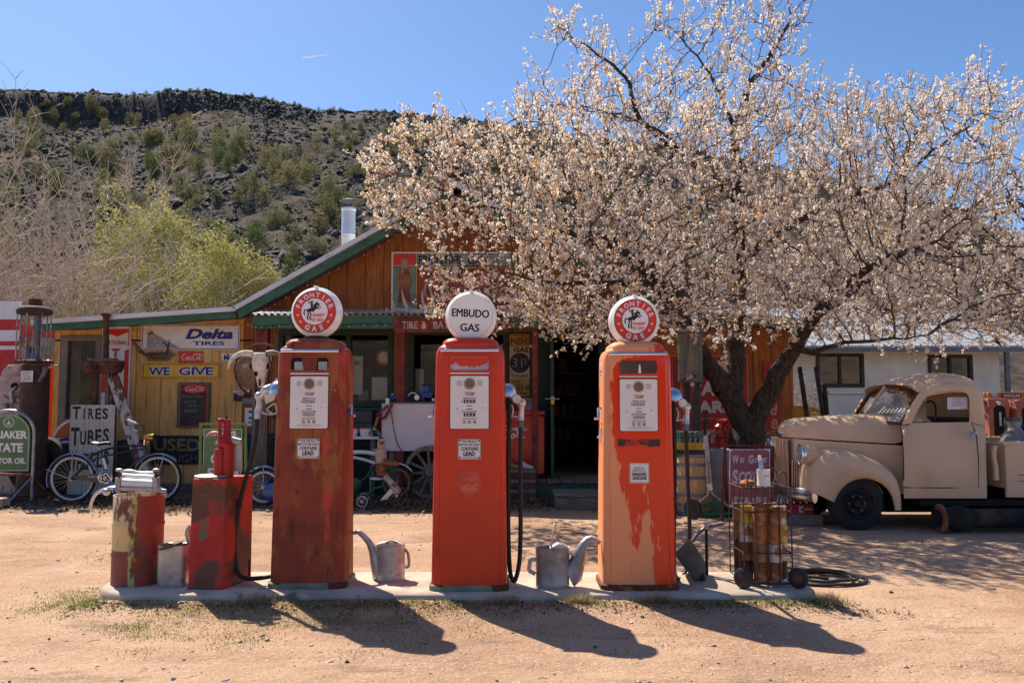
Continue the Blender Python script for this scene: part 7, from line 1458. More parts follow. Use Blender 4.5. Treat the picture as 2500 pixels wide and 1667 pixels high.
# tilted grey bucket and the standpipe behind it
Y = 6.6; p = lambda px, py, o=0: at(px, py, Y + o); tb = thing('coal_scuttle', 'grey square steel bucket tipped on its edge beside the orange pump', 'bucket', (p(1690, 1420).x, Y, PZ)); M = MB()
O = [p(1656, 1355), p(1688, 1316), p(1723, 1378), p(1724, 1424), p(1712, 1428)]; f = lambda L, o: [v + Vector((0, o, 0)) for v in L]
rim0 = [p(1645, 1352, -.10), p(1684, 1313, -.12), p(1684, 1313, .26), p(1645, 1352, .28)]; bot0 = [p(1712, 1427, -.02), p(1724, 1414, -.04), p(1724, 1414, .18), p(1712, 1427, .2)]
mid = [p(1690, 1410, -.08), p(1722, 1370, -.10), p(1722, 1370, .24), p(1690, 1410, .26)]
ins = lambda L: [v + (sum(L, Vector()) / 4 - v) * .05 for v in L]
M.loft([bot0, mid, rim0], STEEL, cap=False); M.loft([ins(rim0), ins(mid), ins(bot0)], BLACK, cap=False); M.add([*rim0, *ins(rim0)], [(0, 1, 5, 4), (1, 2, 6, 5), (2, 3, 7, 6), (3, 0, 4, 7)], GALV2); M.add(bot0, [(0, 1, 2, 3)], STEEL); M.build('bucket', tb, sharp=30)
M = MB(); M.tube(curve([p(1650, 1340, -.12), p(1640, 1375, -.14), p(1652, 1405, -.12)], 10), .008, GALV, 6); M.build('handle', tb)
Y = 6.8; p = lambda px, py, o=0: at(px, py, Y + o); sp_ = thing('standpipe', 'thin black standpipe with a brass tap and a short curved grey hose', 'tap', (p(1723, 1400).x, Y, PZ)); M = MB(); a = p(1724, 1285); M.tube([(a.x, Y, PZ), a], .012, BLACK, 8); M.build('pipe', sp_)
M = MB(); M.ball(a, .024, GALV2, 8); M.tube([a + Vector((-.03, 0, .028)), a + Vector((.04, 0, .03))], .009, GALV2, 6); M.tube([a, a + Vector((0, 0, .03))], .008, GALV2, 6); M.build('valve', sp_); M = MB(); M.tube(curve([p(1690, 1322), p(1702, 1305), p(1720, 1290), p(1745, 1282), p(1766, 1278)], 16), .016, mat('grey_hose', (.17, .17, .18), .5, var=.1), 8); M.tube([p(1766, 1278), p(1770, 1279)], .018, CHROME, 8); M.build('hose', sp_)

# oil can rack on wheels
Y = 6.5; p = lambda px, py, o=0: at(px, py, Y + o); rk = thing('oil_can_rack', 'rusty wire rack on two rubber wheels holding stacks of old oil cans', 'rack', (p(1865, 1420).x, Y, PZ)); WIRE = mat('rusty_wire', (.09, .045, .035), .7, .3, var=.25)
xa, xb = p(1801, 1300).x, p(1914, 1300).x; ya, yb = 6.32, 6.74; zb, zt = p(1865, 1410).z, p(1865, 1186).z; xm = (xa + xb) / 2; M = MB()
lp = lambda z, d=0: M.tube([(xa + d, ya + d, z), (xb - d, ya + d, z), (xb - d, yb - d, z), (xa + d, yb - d, z)], .0055, WIRE, 5, closed=True)
for z in (zb, zb + .21, zt - .17, zt): lp(z)
for k in range(5):
    f = k / 4
    for y in (ya, yb): M.tube([(xa + (xb - xa) * f, y, zb), (xa + (xb - xa) * f, y, zt)], .0055, WIRE, 5)
for k in range(1, 3):
    for x in (xa, xb): M.tube([(x, ya + (yb - ya) * k / 3, zb), (x, ya + (yb - ya) * k / 3, zt)], .0055, WIRE, 5)
for k in range(1, 4): M.tube([(xa + (xb - xa) * k / 4, ya, zb), (xa + (xb - xa) * k / 4, yb, zb)], .005, WIRE, 5); M.tube([(xa + (xb - xa) * k / 4, ya, zt), (xa + (xb - xa) * k / 4, yb, zt)], .005, WIRE, 5)
for x, s_ in ((xm - .11, 1), (xm + .11, 1)): M.tube(curve([(x - .03, ya, zt), (x - .03, ya - .01, zt + .09), (x, ya - .01, zt + .12), (x + .03, ya - .01, zt + .09), (x + .03, ya, zt)], 14), .005, WIRE, 5)
M.tube(curve([(xb - .13, yb, zt), (xb - .12, yb, zt + .10), (xb - .04, yb, zt + .13), (xb + .03, yb, zt + .08), (xb, yb, zt)], 16), .006, WIRE, 5); M.build('wire_frame', rk)
M = MB(); M.tube([(xa - .03, ya - .0, zb - .005), (xb + .08, ya - .0, zb - .005)], .008, WIRE, 6); M.build('axle', rk)
for x, yaw in ((xa - .02, 0), (xb + .03, .0)):
    c = Vector((x, ya - .03, PZ + .075)); M = MB(); M.lathe([(0, -.018), (.058, -.02), (.073, -.012), (.075, 0), (.073, .012), (.058, .02), (0, .018)], (0, 0, 0), RUBBER, 22, 'y'); M.lathe([(0, -.026), (.012, -.026), (.036, -.0215), (.036, .0215), (.012, .026), (0, .026)], (0, 0, 0), RUST, 14, 'y')
    a = R(-48 if x < xm else -40); M.v = [(c.x + X * math.cos(a) - Y_ * math.sin(a), c.y + X * math.sin(a) + Y_ * math.cos(a), c.z + Z_) for X, Y_, Z_ in M.v]; M.build('wheel', rk)
canm = [mat('rust_brown_can', (.23, .085, .03), .6, .3, var=.25, patches=[((.45, .30, .14), 8, .56, .66), ((.08, .04, .03), 11, .6, .7)]), mat('white_rusty_can', (.52, .47, .40), .5, .2, var=.1, patches=[((.24, .10, .04), 7, .50, .60)]), mat('yellow_can', (.50, .34, .06), .5, .2, var=.12, patches=[((.22, .09, .03), 7, .54, .64)]), mat('olive_can', (.20, .17, .09), .6, .2, var=.2, patches=[((.26, .10, .04), 6, .52, .64)]), mat('orange_rust_can', (.38, .16, .05), .65, .2, var=.2, patches=[((.15, .06, .03), 8, .55, .65), ((.55, .38, .22), 9, .62, .7)]), mat('dark_rust_can', (.09, .045, .035), .7, .3, var=.3, patches=[((.25, .10, .04), 7, .58, .68)])]
def oil_can(c, r, h, m, lab):
    M = MB(); M.lathe([(0, .006), (r * .9, .006), (r * .94, 0), (r, .004), (r * .985, .012), (r * .985, h - .012), (r, h - .004), (r * .94, h), (r * .9, h - .006), (0, h - .006)], c, m, 20)
    o = M.build('oil_can', loc=c); tag(o, lab, 'oil can', 'oil cans stacked in the wire rack'); return o
rc_ = .051; hc = .131; cols = [(xa + .05, ya + .15, 4), (xa + .130, ya + .055, 4), (xa + .236, ya + .052, 4), (xb - .05, ya + .12, 4), (xb - .055, yb - .08, 4), (xm, yb - .07, 4), (xa + .06, yb - .08, 4)]
stk = [(5, 0, 1, 2), (0, 3, 4, 4), (0, 1, 4, 0), (5, 1, 2, 1), (5, 0, 1, 0), (0, 4, 5, 0), (5, 5, 0, 3)]; desc = ['rust brown', 'white rusty', 'yellow', 'olive', 'orange rust', 'dark rust']; pos_ = ['left front', 'second', 'third', 'right front', 'right rear', 'middle rear', 'left rear']
for (x, y, n), st_, ps in zip(cols, stk, pos_):
    for k in range(n): oil_can(Vector((x + random.gauss(0, .002), y, zb + .009 + k * (hc + .001))), rc_, hc, canm[st_[k]], f"{desc[st_[k]]} oil can in the {ps} stack of the rack, {['at the bottom', 'second up', 'third up', 'fourth up', 'on top'][k]}")
c = Vector((p(1860, 1194).x, ya + .13, zt + .006)); pt = thing('paint_can', 'white paint can with a brush standing on top of the oil can rack', 'paint can', c); M = MB(); M.lathe([(0, 0), (.046, 0), (.049, .004), (.048, .008), (.048, .115), (.050, .12), (.045, .12), (.044, .05), (0, .05)], c, WHITE, 22); M.text('LATEX', c.x - .01, c.x + .035, c.z + .07, c.z + .08, c.y - .0500, INK); M.build('can', pt); pb = thing('paint_brush', 'wide blue and white paint brush standing in the white paint can', 'brush', c + Vector((0, 0, .06))); M = MB(); M.bar(c + Vector((-.008, 0, .06)), c + Vector((-.022, .0, .185)), .012, .034, BLUEL, EX); M.bar(c + Vector((-.0225, 0, .186)), c + Vector((-.028, 0, .225)), .01, .024, WHITE, EX); M.build('handle', pb, bevel=.003)
c = Vector((p(1822, 1194).x, ya + .14, zt + .007)); M = MB(); M.lathe([(0, 0), (.055, 0), (.06, .02), (.05, .035), (.02, .045), (0, .045)], c, canm[4], 18); M.build('can_lid', loc=c); tag(bpy.data.objects['can_lid'], 'rusty round lid lying on the left corner of the oil can rack', 'lid')
# coil of black hose
M = MB(); cc_ = gnd(2010, 1410, .02); pts = []
for k in range(125):
    a = 2 * PI * k / 34 + .6; f = 1 + .16 * math.sin(k * .083) - .0022 * k; pts.append((cc_.x + .02 * math.sin(k * .05) + .30 * f * math.cos(a), cc_.y + .24 * f * math.sin(a), .018 + .014 * (k // 34) * .7 + .004 * math.sin(k * .9)))
pts = [tuple(gnd(1925, 1385, .03)), tuple(gnd(1945, 1388, .03))] + pts; M.tube(curve(pts, 300), .0125, RUBBER, 7); tag(M.build('hose_coil', loc=(cc_.x, cc_.y, 0)), 'coil of black hose lying on the dirt at the right end of the island', 'hose')

# ================================================================== BETWEEN THE PORCH AND THE TRUCK
# soda cooler, speaker, crates
CY = 13.45; x0, x1 = xof(1180, CY), xof(1329, CY); z0, z1 = .275, zof(1003, CY); ck = thing('soda_cooler', 'red soda chest cooler with white script standing on the porch by the door', 'cooler', ((x0 + x1) / 2, CY, z0)); CRED = mat('cooler_red', (.40, .018, .014), .3, var=.06, coat=.3)
M = MB(); M.prism(rrect(x0, x1, z0 + .06, z1 - .07, .05), CY, CY + .6, CRED); M.box(x0 + .05, x1 - .05, CY + .03, CY + .55, z0, z0 + .058, BLACK); M.build('chest', ck, bevel=.012); M = MB(); M.prism(rrect(x0 - .005, x1 + .005, z1 - .066, z1, .02), CY - .01, CY + .61, CRED); M.build('lid', ck, bevel=.008); M = MB(); c = at(1306, 1020, CY - .005); M.prism(rrect(c.x - .022, c.x + .022, c.z - .045, c.z + .045, .02), CY - .012, CY - .001, CHROME); M.prism(rrect(c.x - .012, c.x + .012, c.z - .032, c.z + .032, .01), CY - .015, CY - .0121, BLACK); M.build('opener', ck)
M = MB(); X = lambda px: xof(px, CY); Z = lambda py: zof(py, CY); cola(M, X(1208), X(1288), Z(1052), Z(1036), CY - .003, WHITE, 'one'); cola(M, X(1222), X(1286), Z(1072), Z(1045), CY - .003, WHITE, 'two'); M.ring2(rrect(X(1292), X(1316), Z(1120), Z(1106), .01), rrect(X(1292.6), X(1315.4), Z(1119.5), Z(1106.5), .01), CY - .003, CY, DEEPR); M.build('lettering', ck)
sx = thing('speaker_box', 'small grey speaker box standing on the red soda cooler', 'speaker', (X(1289), CY + .2, z1)); M = MB(); M.box(X(1280), X(1299), CY + .12, CY + .3, z1 + .001, Z(972), mat('grey_speaker', (.22, .21, .20), .6, var=.1)); M.build('case', sx, bevel=.006); MB().lathe([(0, .01), (.04, .01), (.045, 0), (0, 0)], ((X(1280) + X(1299)) / 2, CY + .119, (z1 + Z(972)) / 2 + .03), STEEL, 20, 'y').build('cone', sx)
KY = 12.9; x0, x1 = xof(1220, KY), xof(1308, KY); zk = zof(1147, KY); h = zk / 3; CR = mat('dark_crate_wood', (.07, .05, .04), .9, var=.3)
for k, lab in enumerate(('dark slatted wooden crate at the bottom of the stack beside the porch', 'dark slatted wooden crate in the middle of the stack beside the porch', 'dark slatted wooden crate on top of the stack beside the porch, under the shoes')):
    cr = thing('crate', lab, 'crate', ((x0 + x1) / 2, KY + .2, k * h), 'crate stack by the porch'); M = MB(); za, zb = k * h + .004, (k + 1) * h
    for zc, hh in ((za + h * .2, .05), (za + h * .55, .05), (za + h * .85, .05)): M.box(x0, x1, KY, KY + .02, zc - hh / 2, zc + hh / 2, OLDWOOD if zc > za + h * .8 else CR); M.box(x0, x1, KY + .38, KY + .4, zc - hh / 2, zc + hh / 2, CR); M.box(x1 - .021, x1 - .001, KY + .022, KY + .378, zc - hh / 2, zc + hh / 2, CR); M.box(x0 + .001, x0 + .021, KY + .022, KY + .378, zc - hh / 2, zc + hh / 2, CR)
    M.build('slats', cr); M = MB(); M.box(x0 + .022, x1 - .022, KY + .022, KY + .378, za, za + .02, CR); 
    for x in (x0 + .022, x1 - .06): M.box(x, x + .038, KY + .0205, KY + .05, za + .021, zb - .004, CR)
    M.build('base', cr)
sh = thing('shoe', 'tan lace shoe resting on the top crate', 'shoe', (xof(1258, KY), KY + .1, zk)); M = MB(); S_ = lambda M, x, m, s=1: M.loft([[(x + a * s, KY + .08 + w * math.cos(2 * PI * k / 12), zk + .008 + hh * (1 + math.sin(2 * PI * k / 12)) / 2) for k in range(12)] for a, w, hh in ((-.15, .01, .05), (-.14, .035, .09), (-.08, .04, .12), (0, .045, .075), (.08, .045, .055), (.12, .02, .03))], m)
S_(M, xof(1258, KY), TAN); M.build('upper', sh, sharp=80); sh = thing('shoe', 'pale shiny toed shoe resting on the right end of the top crate', 'shoe', (xof(1290, KY), KY + .1, zk)); M = MB(); S_(M, xof(1288, KY), mat('pale_shoe', (.5, .48, .45), .4, var=.15), .75); M.build('upper', sh, sharp=80)
# tall glass cylinder pump
VY = 11.95; xv = lambda px: xof(px, VY); zv = lambda py: zof(py, VY); vp2 = thing('visible_pump', 'tall brown gas pump with murky glass cylinder behind the oak barrel', 'pump', (xv(1684), VY, 0)); c = xv(1686); M = MB(); M.box(xv(1666), xv(1708), VY - .11, VY + .11, 0, zv(934), mat('brown_pump_column', (.075, .050, .042), .6, var=.15)); M.build('column', vp2, bevel=.02)
M = MB(); M.lathe([(0, zv(938)), (.19, zv(938)), (.19, zv(934)), (0, zv(934))], (c, VY, 0), RUST, 24); M.lathe([(0, zv(812)), (.19, zv(812)), (.2, zv(806)), (.15, zv(799)), (0, zv(797))], (c, VY, 0), GALV, 24); M.build('cap', vp2)
MB().lathe([(.0, zv(933)), (.165, zv(933)), (.165, zv(813)), (0, zv(813))], (c, VY, 0), mat('murky_glass_cylinder', (.15, .15, .11), .3, var=.3, stretch=(6, 6, .3), patches=[((.24, .235, .19), 3, .55, .7, (8, 8, .3))]), 28).build('cylinder', vp2)
for px in (1657, 1672, 1700, 1711): M = MB(); a = xv(px); M.tube([(a, VY - .14, zv(936)), (a, VY - .14, zv(810))], .008, STEEL, 5); M.build('guard_rod', vp2)
M = MB(); q = lambda px, py, o=0: at(px, py, VY - .2 + o); M.tube([q(1665, 1080), q(1665, 930)], .028, RUSTRED, 8); M.tube([q(1684, 1062), q(1690, 940)], .026, RUSTRED, 8); M.ball(q(1690, 938), .038, GALV2, 8); M.tube(curve([q(1665, 930), q(1672, 924), q(1688, 917), q(1700, 918)], 10), .024, RUST, 7); M.tube([q(1675, 924), q(1690, 917)], .028, GALV2, 7); M.build('pipes', vp2)
# barrel with a yellow crate of green bottles
BY2 = 11.3; xb_ = xof(1690, BY2); zb0, zb1 = 0, zof(1107, BY2); ba = thing('barrel', 'oak barrel with grey iron hoops standing behind the lawn mower', 'barrel', (xb_, BY2, 0)); M = MB(); rr = lambda f: .20 + .045 * math.sin(PI * f); prof = [(0, 0)] + [(rr(k / 14), zb1 * k / 14) for k in range(15)] + [(rr(1) - .03, zb1), (rr(1) - .035, zb1 - .05), (0, zb1 - .05)]; M.lathe(prof, (xb_, BY2, 0), STRAW, 36); M.build('staves', ba, sharp=50)
for f in (.03, .17, .34, .62, .83, .97): M = MB(); M.lathe([(rr(f) + .0, zb1 * f - .022), (rr(f) + .006, zb1 * f - .022), (rr(f) + .006, zb1 * f + .022), (rr(f), zb1 * f + .022)], (xb_, BY2, 0), mat('iron_hoop', (.25, .24, .24), .5, .6, var=.2, patches=[((.16, .08, .05), 8, .6, .7)]), 36); M.build('hoop', ba)
yc = thing('bottle_crate', 'yellow wooden crate of green bottles on the oak barrel', 'crate', (xb_, BY2, zb1)); M = MB(); a, b = xof(1648, BY2 - .1), xof(1716, BY2 - .1); za, zz = zb1 + .06, zb1 + .15; YC = mat('yellow_crate', (.45, .30, .02), .6, var=.15, patches=[((.12, .06, .02), 6, .62, .72)])
for y in (BY2 - .2, BY2 + .14): M.box(a, b, y, y + .015, za, zz, YC)
for x in (a, b - .015): M.box(x, x + .015, BY2 - .184, BY2 + .139, za, zz, YC)
M.box(a + .016, b - .016, BY2 - .184, BY2 + .139, za, za + .012, YC); M.build('box', yc); MB().box(a + .02, b - .01, BY2 - .18, BY2 + .12, zb1 + .002, zb1 + .058, CR).build('tray', yc)
btl = [(0, 0), (.024, 0), (.028, .008), (.028, .07), (.024, .09), (.027, .105), (.024, .135), (.013, .165), (.011, .195), (.014, .2), (.014, .208), (.0, .208)]
bp_ = thing('bottle', 'green glass soda bottle standing in the yellow crate', 'bottle', (0, 0, 0), 'green bottles in the yellow crate'); MB().lathe([(r_, h_) for r_, h_ in btl], (0, 0, 0), GLASSG, 14).build('glass', bp_); M = MB(); M.lathe([(.0, .208), (.0145, .206), (.0145, .214), (0, .216)], (0, 0, 0), GALV2, 10); M.build('crown_cap', bp_)
first = True
for i in range(5):
    for j in range(3):
        L = (a + .045 + i * (b - a - .09) / 4, BY2 - .145 + j * .115, za + .013)
        if first: bp_.location = L; first = False
        else: dup(bp_, L)
# lawn mower
MY = 10.9; mx = lambda px: xof(px, MY); mz = lambda py: zof(py, MY); lm = thing('lawn_mower', 'old green reel lawn mower with a white steel handle in front of the barrel', 'lawn mower', (mx(1742), MY, 0)); q = lambda px, py, o=0: at(px, py, MY + o)
for px, o in ((1693, -.12), (1790, .0)):
    c = q(px, 1262, o); c.z = .125; M = MB(); M.lathe([(0, -.03), (.07, -.03), (.11, -.025), (.125, -.015), (.125, .03), (.0, .03)], (0, 0, 0), RUBBER, 24, 'y'); M.lathe([(0, -.036), (.075, -.0315), (.08, -.031), (0, -.031)], (0, 0, 0), GREENB if px > 1700 else STEEL, 20, 'y'); an = R(52); M.v = [(c.x + X_ * math.cos(an) + Y_ * math.sin(an), c.y - X_ * math.sin(an) + Y_ * math.cos(an), c.z + Z_) for X_, Y_, Z_ in M.v]; M.build('wheel', lm)
GM = mat('mower_green', (.02, .20, .09), .5, var=.15, patches=[((.10, .06, .04), 10, .64, .72)]); M = MB(); M.bar(q(1703, 1254), q(1785, 1252), .05, .035, GM); M.bar(q(1704, 1262, .08), q(1785, 1260, .08), .03, .03, GM); M.bar(q(1706, 1276, -.05), q(1783, 1274, -.02), .05, .02, GM); M.build('frame', lm); M = MB()
for k in range(5):
    a_ = 2 * PI * k / 5; M.tube([(q(1705 + j * 9.5, 1268).x, MY + .05 * math.cos(a_ + j * .22), .125 + .075 * math.sin(a_ + j * .22)) for j in range(9)], .007, GM, 4)
M.build('reel', lm); M = MB(); WT = mat('worn_white_tube', (.50, .48, .46), .6, .2, var=.15, patches=[((.15, .09, .06), 14, .58, .66)])
M.tube(curve([q(1697, 1240), q(1702, 1230), q(1722, 1212), q(1729, 1205), q(1728, 1180), q(1722, 1070)], 24), .012, WT, 7); M.tube(curve([q(1782, 1248, .02), q(1780, 1238), q(1762, 1222), q(1740, 1205), q(1736, 1180), q(1727, 1070)], 24), .012, WT, 7); M.bar(q(1724, 1096), q(1722, 1064), .05, .03, WT, EY); M.bar(q(1734, 1196), q(1731, 1180), .06, .03, WHITE, EY); M.tube(curve([q(1723, 1068), q(1714, 1058), q(1706, 1056)], 8), .014, STEEL, 7); M.tube(curve([q(1726, 1068), q(1733, 1058), q(1758, 1055)], 8), .014, STEEL, 7); M.build('handle', lm)
# grey tub, red hand pump, scooter stick
ub = thing('metal_tub', 'tall chipped grey metal tub beside the pink stamp sign', 'tub', (xof(1750, 11.5), 11.6, 0)); M = MB(); CHG = mat('chipped_grey_enamel', (.25, .26, .28), .5, var=.1, patches=[((.02, .02, .02), 9, .68, .70), ((.18, .10, .07), 5, .66, .72)]); x0, x1 = xof(1731, 11.4), xof(1790, 11.4); z1 = zof(1098, 11.4)
M.loft([[(x0, 11.4, 0), (x1, 11.4, 0), (x1, 11.9, 0), (x0, 11.9, 0)], [(x0 - .02, 11.38, z1), (x1 + .02, 11.38, z1), (x1 + .02, 11.92, z1), (x0 - .02, 11.92, z1)], [(x0 + .005, 11.405, z1), (x1 - .005, 11.405, z1), (x1 - .005, 11.895, z1), (x0 + .005, 11.895, z1)], [(x0 + .02, 11.42, .3), (x1 - .02, 11.42, .3), (x1 - .02, 11.88, .3), (x0 + .02, 11.88, .3)]], CHG, flip=False); M.build('tub', ub, bevel=.01)
hp_ = thing('hand_pump', 'red cast hand pump standing behind the grey tub', 'pump', (xof(1760, 12.1), 12.1, 0)); M = MB(); x = xof(1758, 12.1); M.lathe([(0, 0), (.10, 0), (.10, .03), (.05, .06), (.05, zof(1070, 12.1)), (.085, zof(1066, 12.1)), (.085, zof(1040, 12.1)), (.05, zof(1034, 12.1)), (.05, zof(1025, 12.1)), (0, zof(1023, 12.1))], (x, 12.1, 0), mat('gloss_red', (.4,) * 3), 20); M.build('cylinder', hp_); M = MB(); M.tube([at(1757, 1030, 12.1), at(1776, 1028, 12.05)], .035, MATS['gloss_red'], 10); M.tube(curve([at(1764, 1040, 12.02), at(1772, 1060, 12.0), at(1768, 1085, 12)], 8), .012, RUST, 6); M.tube([at(1720, 1060, 12.1), at(1724, 1000, 12.1)], .02, CR, 7); M.build('spout_and_lever', hp_)
# pink stamp sign in its frame
PY = 10.55; px_ = lambda px: xof(px, PY); pzz = lambda py: zof(py, PY); ps = thing('pink_stamp_sign', 'faded pink stamp sign with white lettering hung in a dark red frame beside the truck', 'sign', (px_(1820), PY, 0)); M = MB(); M.prism([(px_(1775), pzz(1238)), (px_(1874), pzz(1238)), (px_(1877), pzz(1096)), (px_(1779), pzz(1096))], PY - .01, PY, WHITE_SIGN); M.build('panel', ps); M = MB()
cut = lambda d, e: [(px_(1775 + d + e), pzz(1238 - d)), (px_(1875 - d - e), pzz(1238 - d)), (px_(1875 - d), pzz(1238 - d - e)), (px_(1877 - d), pzz(1096 + d + e)), (px_(1877 - d - e), pzz(1096 + d)), (px_(1779 + d + e), pzz(1096 + d)), (px_(1779 + d), pzz(1096 + d + e)), (px_(1775 + d), pzz(1238 - d - e))]
M.prism(cut(2, 5), PY - .012, PY - .0101, MAROON); y = PY - .0135; WLL = mat('lilac_white_letter', (.60, .55, .57), .5, var=.05)
def capw(t, x0, x1, z0, z1, zsm): 
    n = len(t); w_ = (x1 - x0) / (n + .3); M.text(t[0], x0, x0 + w_ * 1.25, z0 - (z1 - z0) * .12, z1, y, WLL, .045, .12); M.text(t[1:], x0 + w_ * 1.35, x1, z0, zsm, y, WLL, .045, .12)
capw('WE', px_(1785), px_(1815), pzz(1129), pzz(1110), pzz(1117)); capw('GIVE', px_(1824), px_(1870), pzz(1129), pzz(1110), pzz(1117)); capw('SCOTTIE', px_(1783), px_(1872), pzz(1178), pzz(1145), pzz(1150)); M.text('STAMPS', px_(1783), px_(1870), pzz(1230), pzz(1212), y, WLL, .045); 
M.prism([(px_(1815 + k * 4.5), pzz(1186 if k % 2 else 1181)) for k in range(12)][::-1] + [(px_(1815), pzz(1191)), (px_(1864), pzz(1191))], y, y + .0015, WLL); M.build('lettering', ps); M = MB(); DR_ = mat('dark_red_iron', (.13, .025, .025), .6, var=.2)
for a, b in (((1769, 1086), (1762, 1252)), ((1887, 1089), (1884, 1256))): q0, q1 = at(*a, PY + .03), at(*b, PY - .02); q1.z = 0; M.bar(q0, q1, .03, .03, DR_, EY)
M.bar(at(1768, 1087, PY + .03), at(1888, 1090, PY + .03), .025, .035, DR_, EY)
for a, b in (((1769, 1086), (1775, 1215)), ((1887, 1089), (1880, 1220))): q0, q1 = at(*a, PY + .05), at(*b, PY + .6); q1.z = 0; M.bar(q0, q1, .03, .03, DR_, EY)
M.build('frame', ps); M = MB()
for px in (1792, 1862): M.tube([at(px, 1088, PY + .03), at(px, 1099, PY - .012)], .006, BLACK, 5)
M.build('hook', ps)
# crate of clear bottles on a concrete block
QY = 10.2; x0, x1 = xof(1925, QY), xof(2003, QY); zb = zof(1256, QY); M = MB(); M.box(x0, x1, QY, QY + .36, 0, zb, mat('grey_block', (.21, .20, .185), .9, var=.15, bump=(40, .3, .004))); tag(M.build('concrete_block', loc=(x0 + .2, QY + .1, 0), bevel=.012), 'grey concrete block on the ground under the red bottle crate', 'block')
rc2 = thing('red_crate', 'red soda crate of clear bottles standing on the concrete block', 'crate', (x0 + .15, QY + .1, zb)); M = MB(); a, b = xof(1905, QY), xof(1981, QY); za, zz = zb + .003, zof(1231, QY); RC = mat('red_crate_paint', (.35, .025, .03), .5, var=.1)
M.box(a, b, QY + .02, QY + .035, za, zz, RC); M.box(a, b, QY + .32, QY + .335, za, zz, RC); M.box(a, a + .015, QY + .036, QY + .319, za, zz, RC); M.box(b - .015, b, QY + .036, QY + .319, za, zz, RC); M.box(a + .016, b - .016, QY + .036, QY + .319, za, za + .012, RC); M.build('box', rc2); M = MB(); z = (za + zz) / 2; M.text('RC', xof(1946, QY), xof(1956, QY), z - .04, z + .04, QY + .0185, WHITE, .03, .2); M.text('ROYAL CROWN COLA', xof(1959, QY), xof(1979, QY), z - .008, z + .012, QY + .0185, WHITE, .02); M.build('lettering', rc2)
b2_ = thing('bottle', 'clear glass soda bottle standing in the red crate', 'bottle', (0, 0, 0), 'clear bottles in the red crate'); MB().lathe(btl, (0, 0, 0), glass('clear_bottle_glass', (.80, .86, .86), .03, .72), 14).build('glass', b2_); first = True
for i in range(5):
    for j in range(2):
        L = (b - .05 - i * .075, QY + .09 + j * .13, za + .013)
        if first: b2_.location = L; first = False
        else: dup(b2_, L)
# rusty pipe lying under the truck
LY = 9.6; a, b = at(2292, 1270, LY), at(2560, 1285, LY + .1); pp = thing('rusty_pipe', 'old rusty flanged cast pipe lying on the ground under the truck', 'pipe', (a.x, LY, 0)); M = MB(); r_ = .13; a.z = b.z = r_ + .03
ax = lambda t: a + (b - a) * t
M.tube([ax(0), ax(.02), ax(.021), ax(.10), ax(.16), ax(.22), ax(.3), ax(1.4)], [.155, .155, .12, .125, .145, .13, .105, .10], mat('shade_dark_cast_iron', (.030, .024, .021), .9, var=.35, patches=[((.08, .05, .033), 4, .56, .7)], bump=(20, .5, .01)), 22); M.build('pipe', pp)  # iron darkened to carry the shade under the truck
M = MB(); q = ax(-.003); M.lathe([(.10, 0), (.156, 0), (.158, .01), (.16, .03)], q + Vector((-.001, 0, 0)), RUSTL, 22, 'x'); M.lathe([(0, 0), (.10, 0), (.10, .002), (0, .002)], q + Vector((-.0025, 0, 0)), BLACK, 20, 'x'); M.build('rim', pp)

# ================================================================== THE OLD PICKUP
TN, TF = 9.75, 11.45; TM = (TN + TF) / 2
truck = thing('pickup_truck', 'old tan pickup truck with rounded cab parked under the blossom tree', 'truck', (xof(2210, TM), TM, 0)); t = lambda px, py, Y=TN: at(px, py, Y); mir = lambda v: Vector((v[0], 2 * TM - v[1], v[2]))
TDARK = mat('underbody_black', (.012, .011, .010), .9, var=.2)
# hood: sections across, from the nose back
def hood_sec(px, ptop, pbot, hw, round_=.55):
    X = xof(px, TM); zt, zb = zof(ptop, TM), zof(pbot, TM - hw); s = []
    for k in range(17):
        a = PI * k / 16; y = TM - hw * math.copysign(abs(math.cos(a)) ** round_, math.cos(a)); s.append((X, y, zb + (zt - zb) * math.sin(a) ** .62))
    return s
M = MB(); M.loft([hood_sec(1902, 1058, 1066, .06), hood_sec(1904, 1044, 1066, .13), hood_sec(1910, 1033, 1067, .20), hood_sec(1922, 1025, 1068, .27), hood_sec(1948, 1019, 1070, .35), hood_sec(2000, 1015, 1074, .43), hood_sec(2060, 1012, 1078, .50), hood_sec(2120, 1009.5, 1082, .555), hood_sec(2150, 1008.5, 1084, .58)], CREAM, closed=False, flip=True); M.build('hood', truck, sharp=75, sub=1)
# nose, cowl and engine sides under the hood line
def side_sec(px, ptop, hw, pbot):
    X = xof(px, TM); zt = zof(ptop, TM - hw) - .012; zb = zof(pbot, TM - hw); return [(X, TM - hw, zb), (X, TM - hw, zt), (X, TM + hw, zt), (X, TM + hw, zb)]
M = MB(); M.loft([side_sec(1912, 1068, .15, 1195), side_sec(1920, 1068, .25, 1200), side_sec(1946, 1071, .35, 1205), side_sec(2000, 1075, .43, 1205), side_sec(2060, 1079, .50, 1205), side_sec(2150, 1085, .58, 1205), side_sec(2205, 1085, .66, 1215)], CREAM); M.build('engine_sides', truck, sharp=50)
M = MB(); M.loft([hood_sec(2151, 1008.5, 1086, .582), hood_sec(2190, 1007.5, 1090, .64), hood_sec(2215, 1010, 1092, .70)], CREAM, closed=False, flip=True); M.build('cowl', truck, sharp=70)
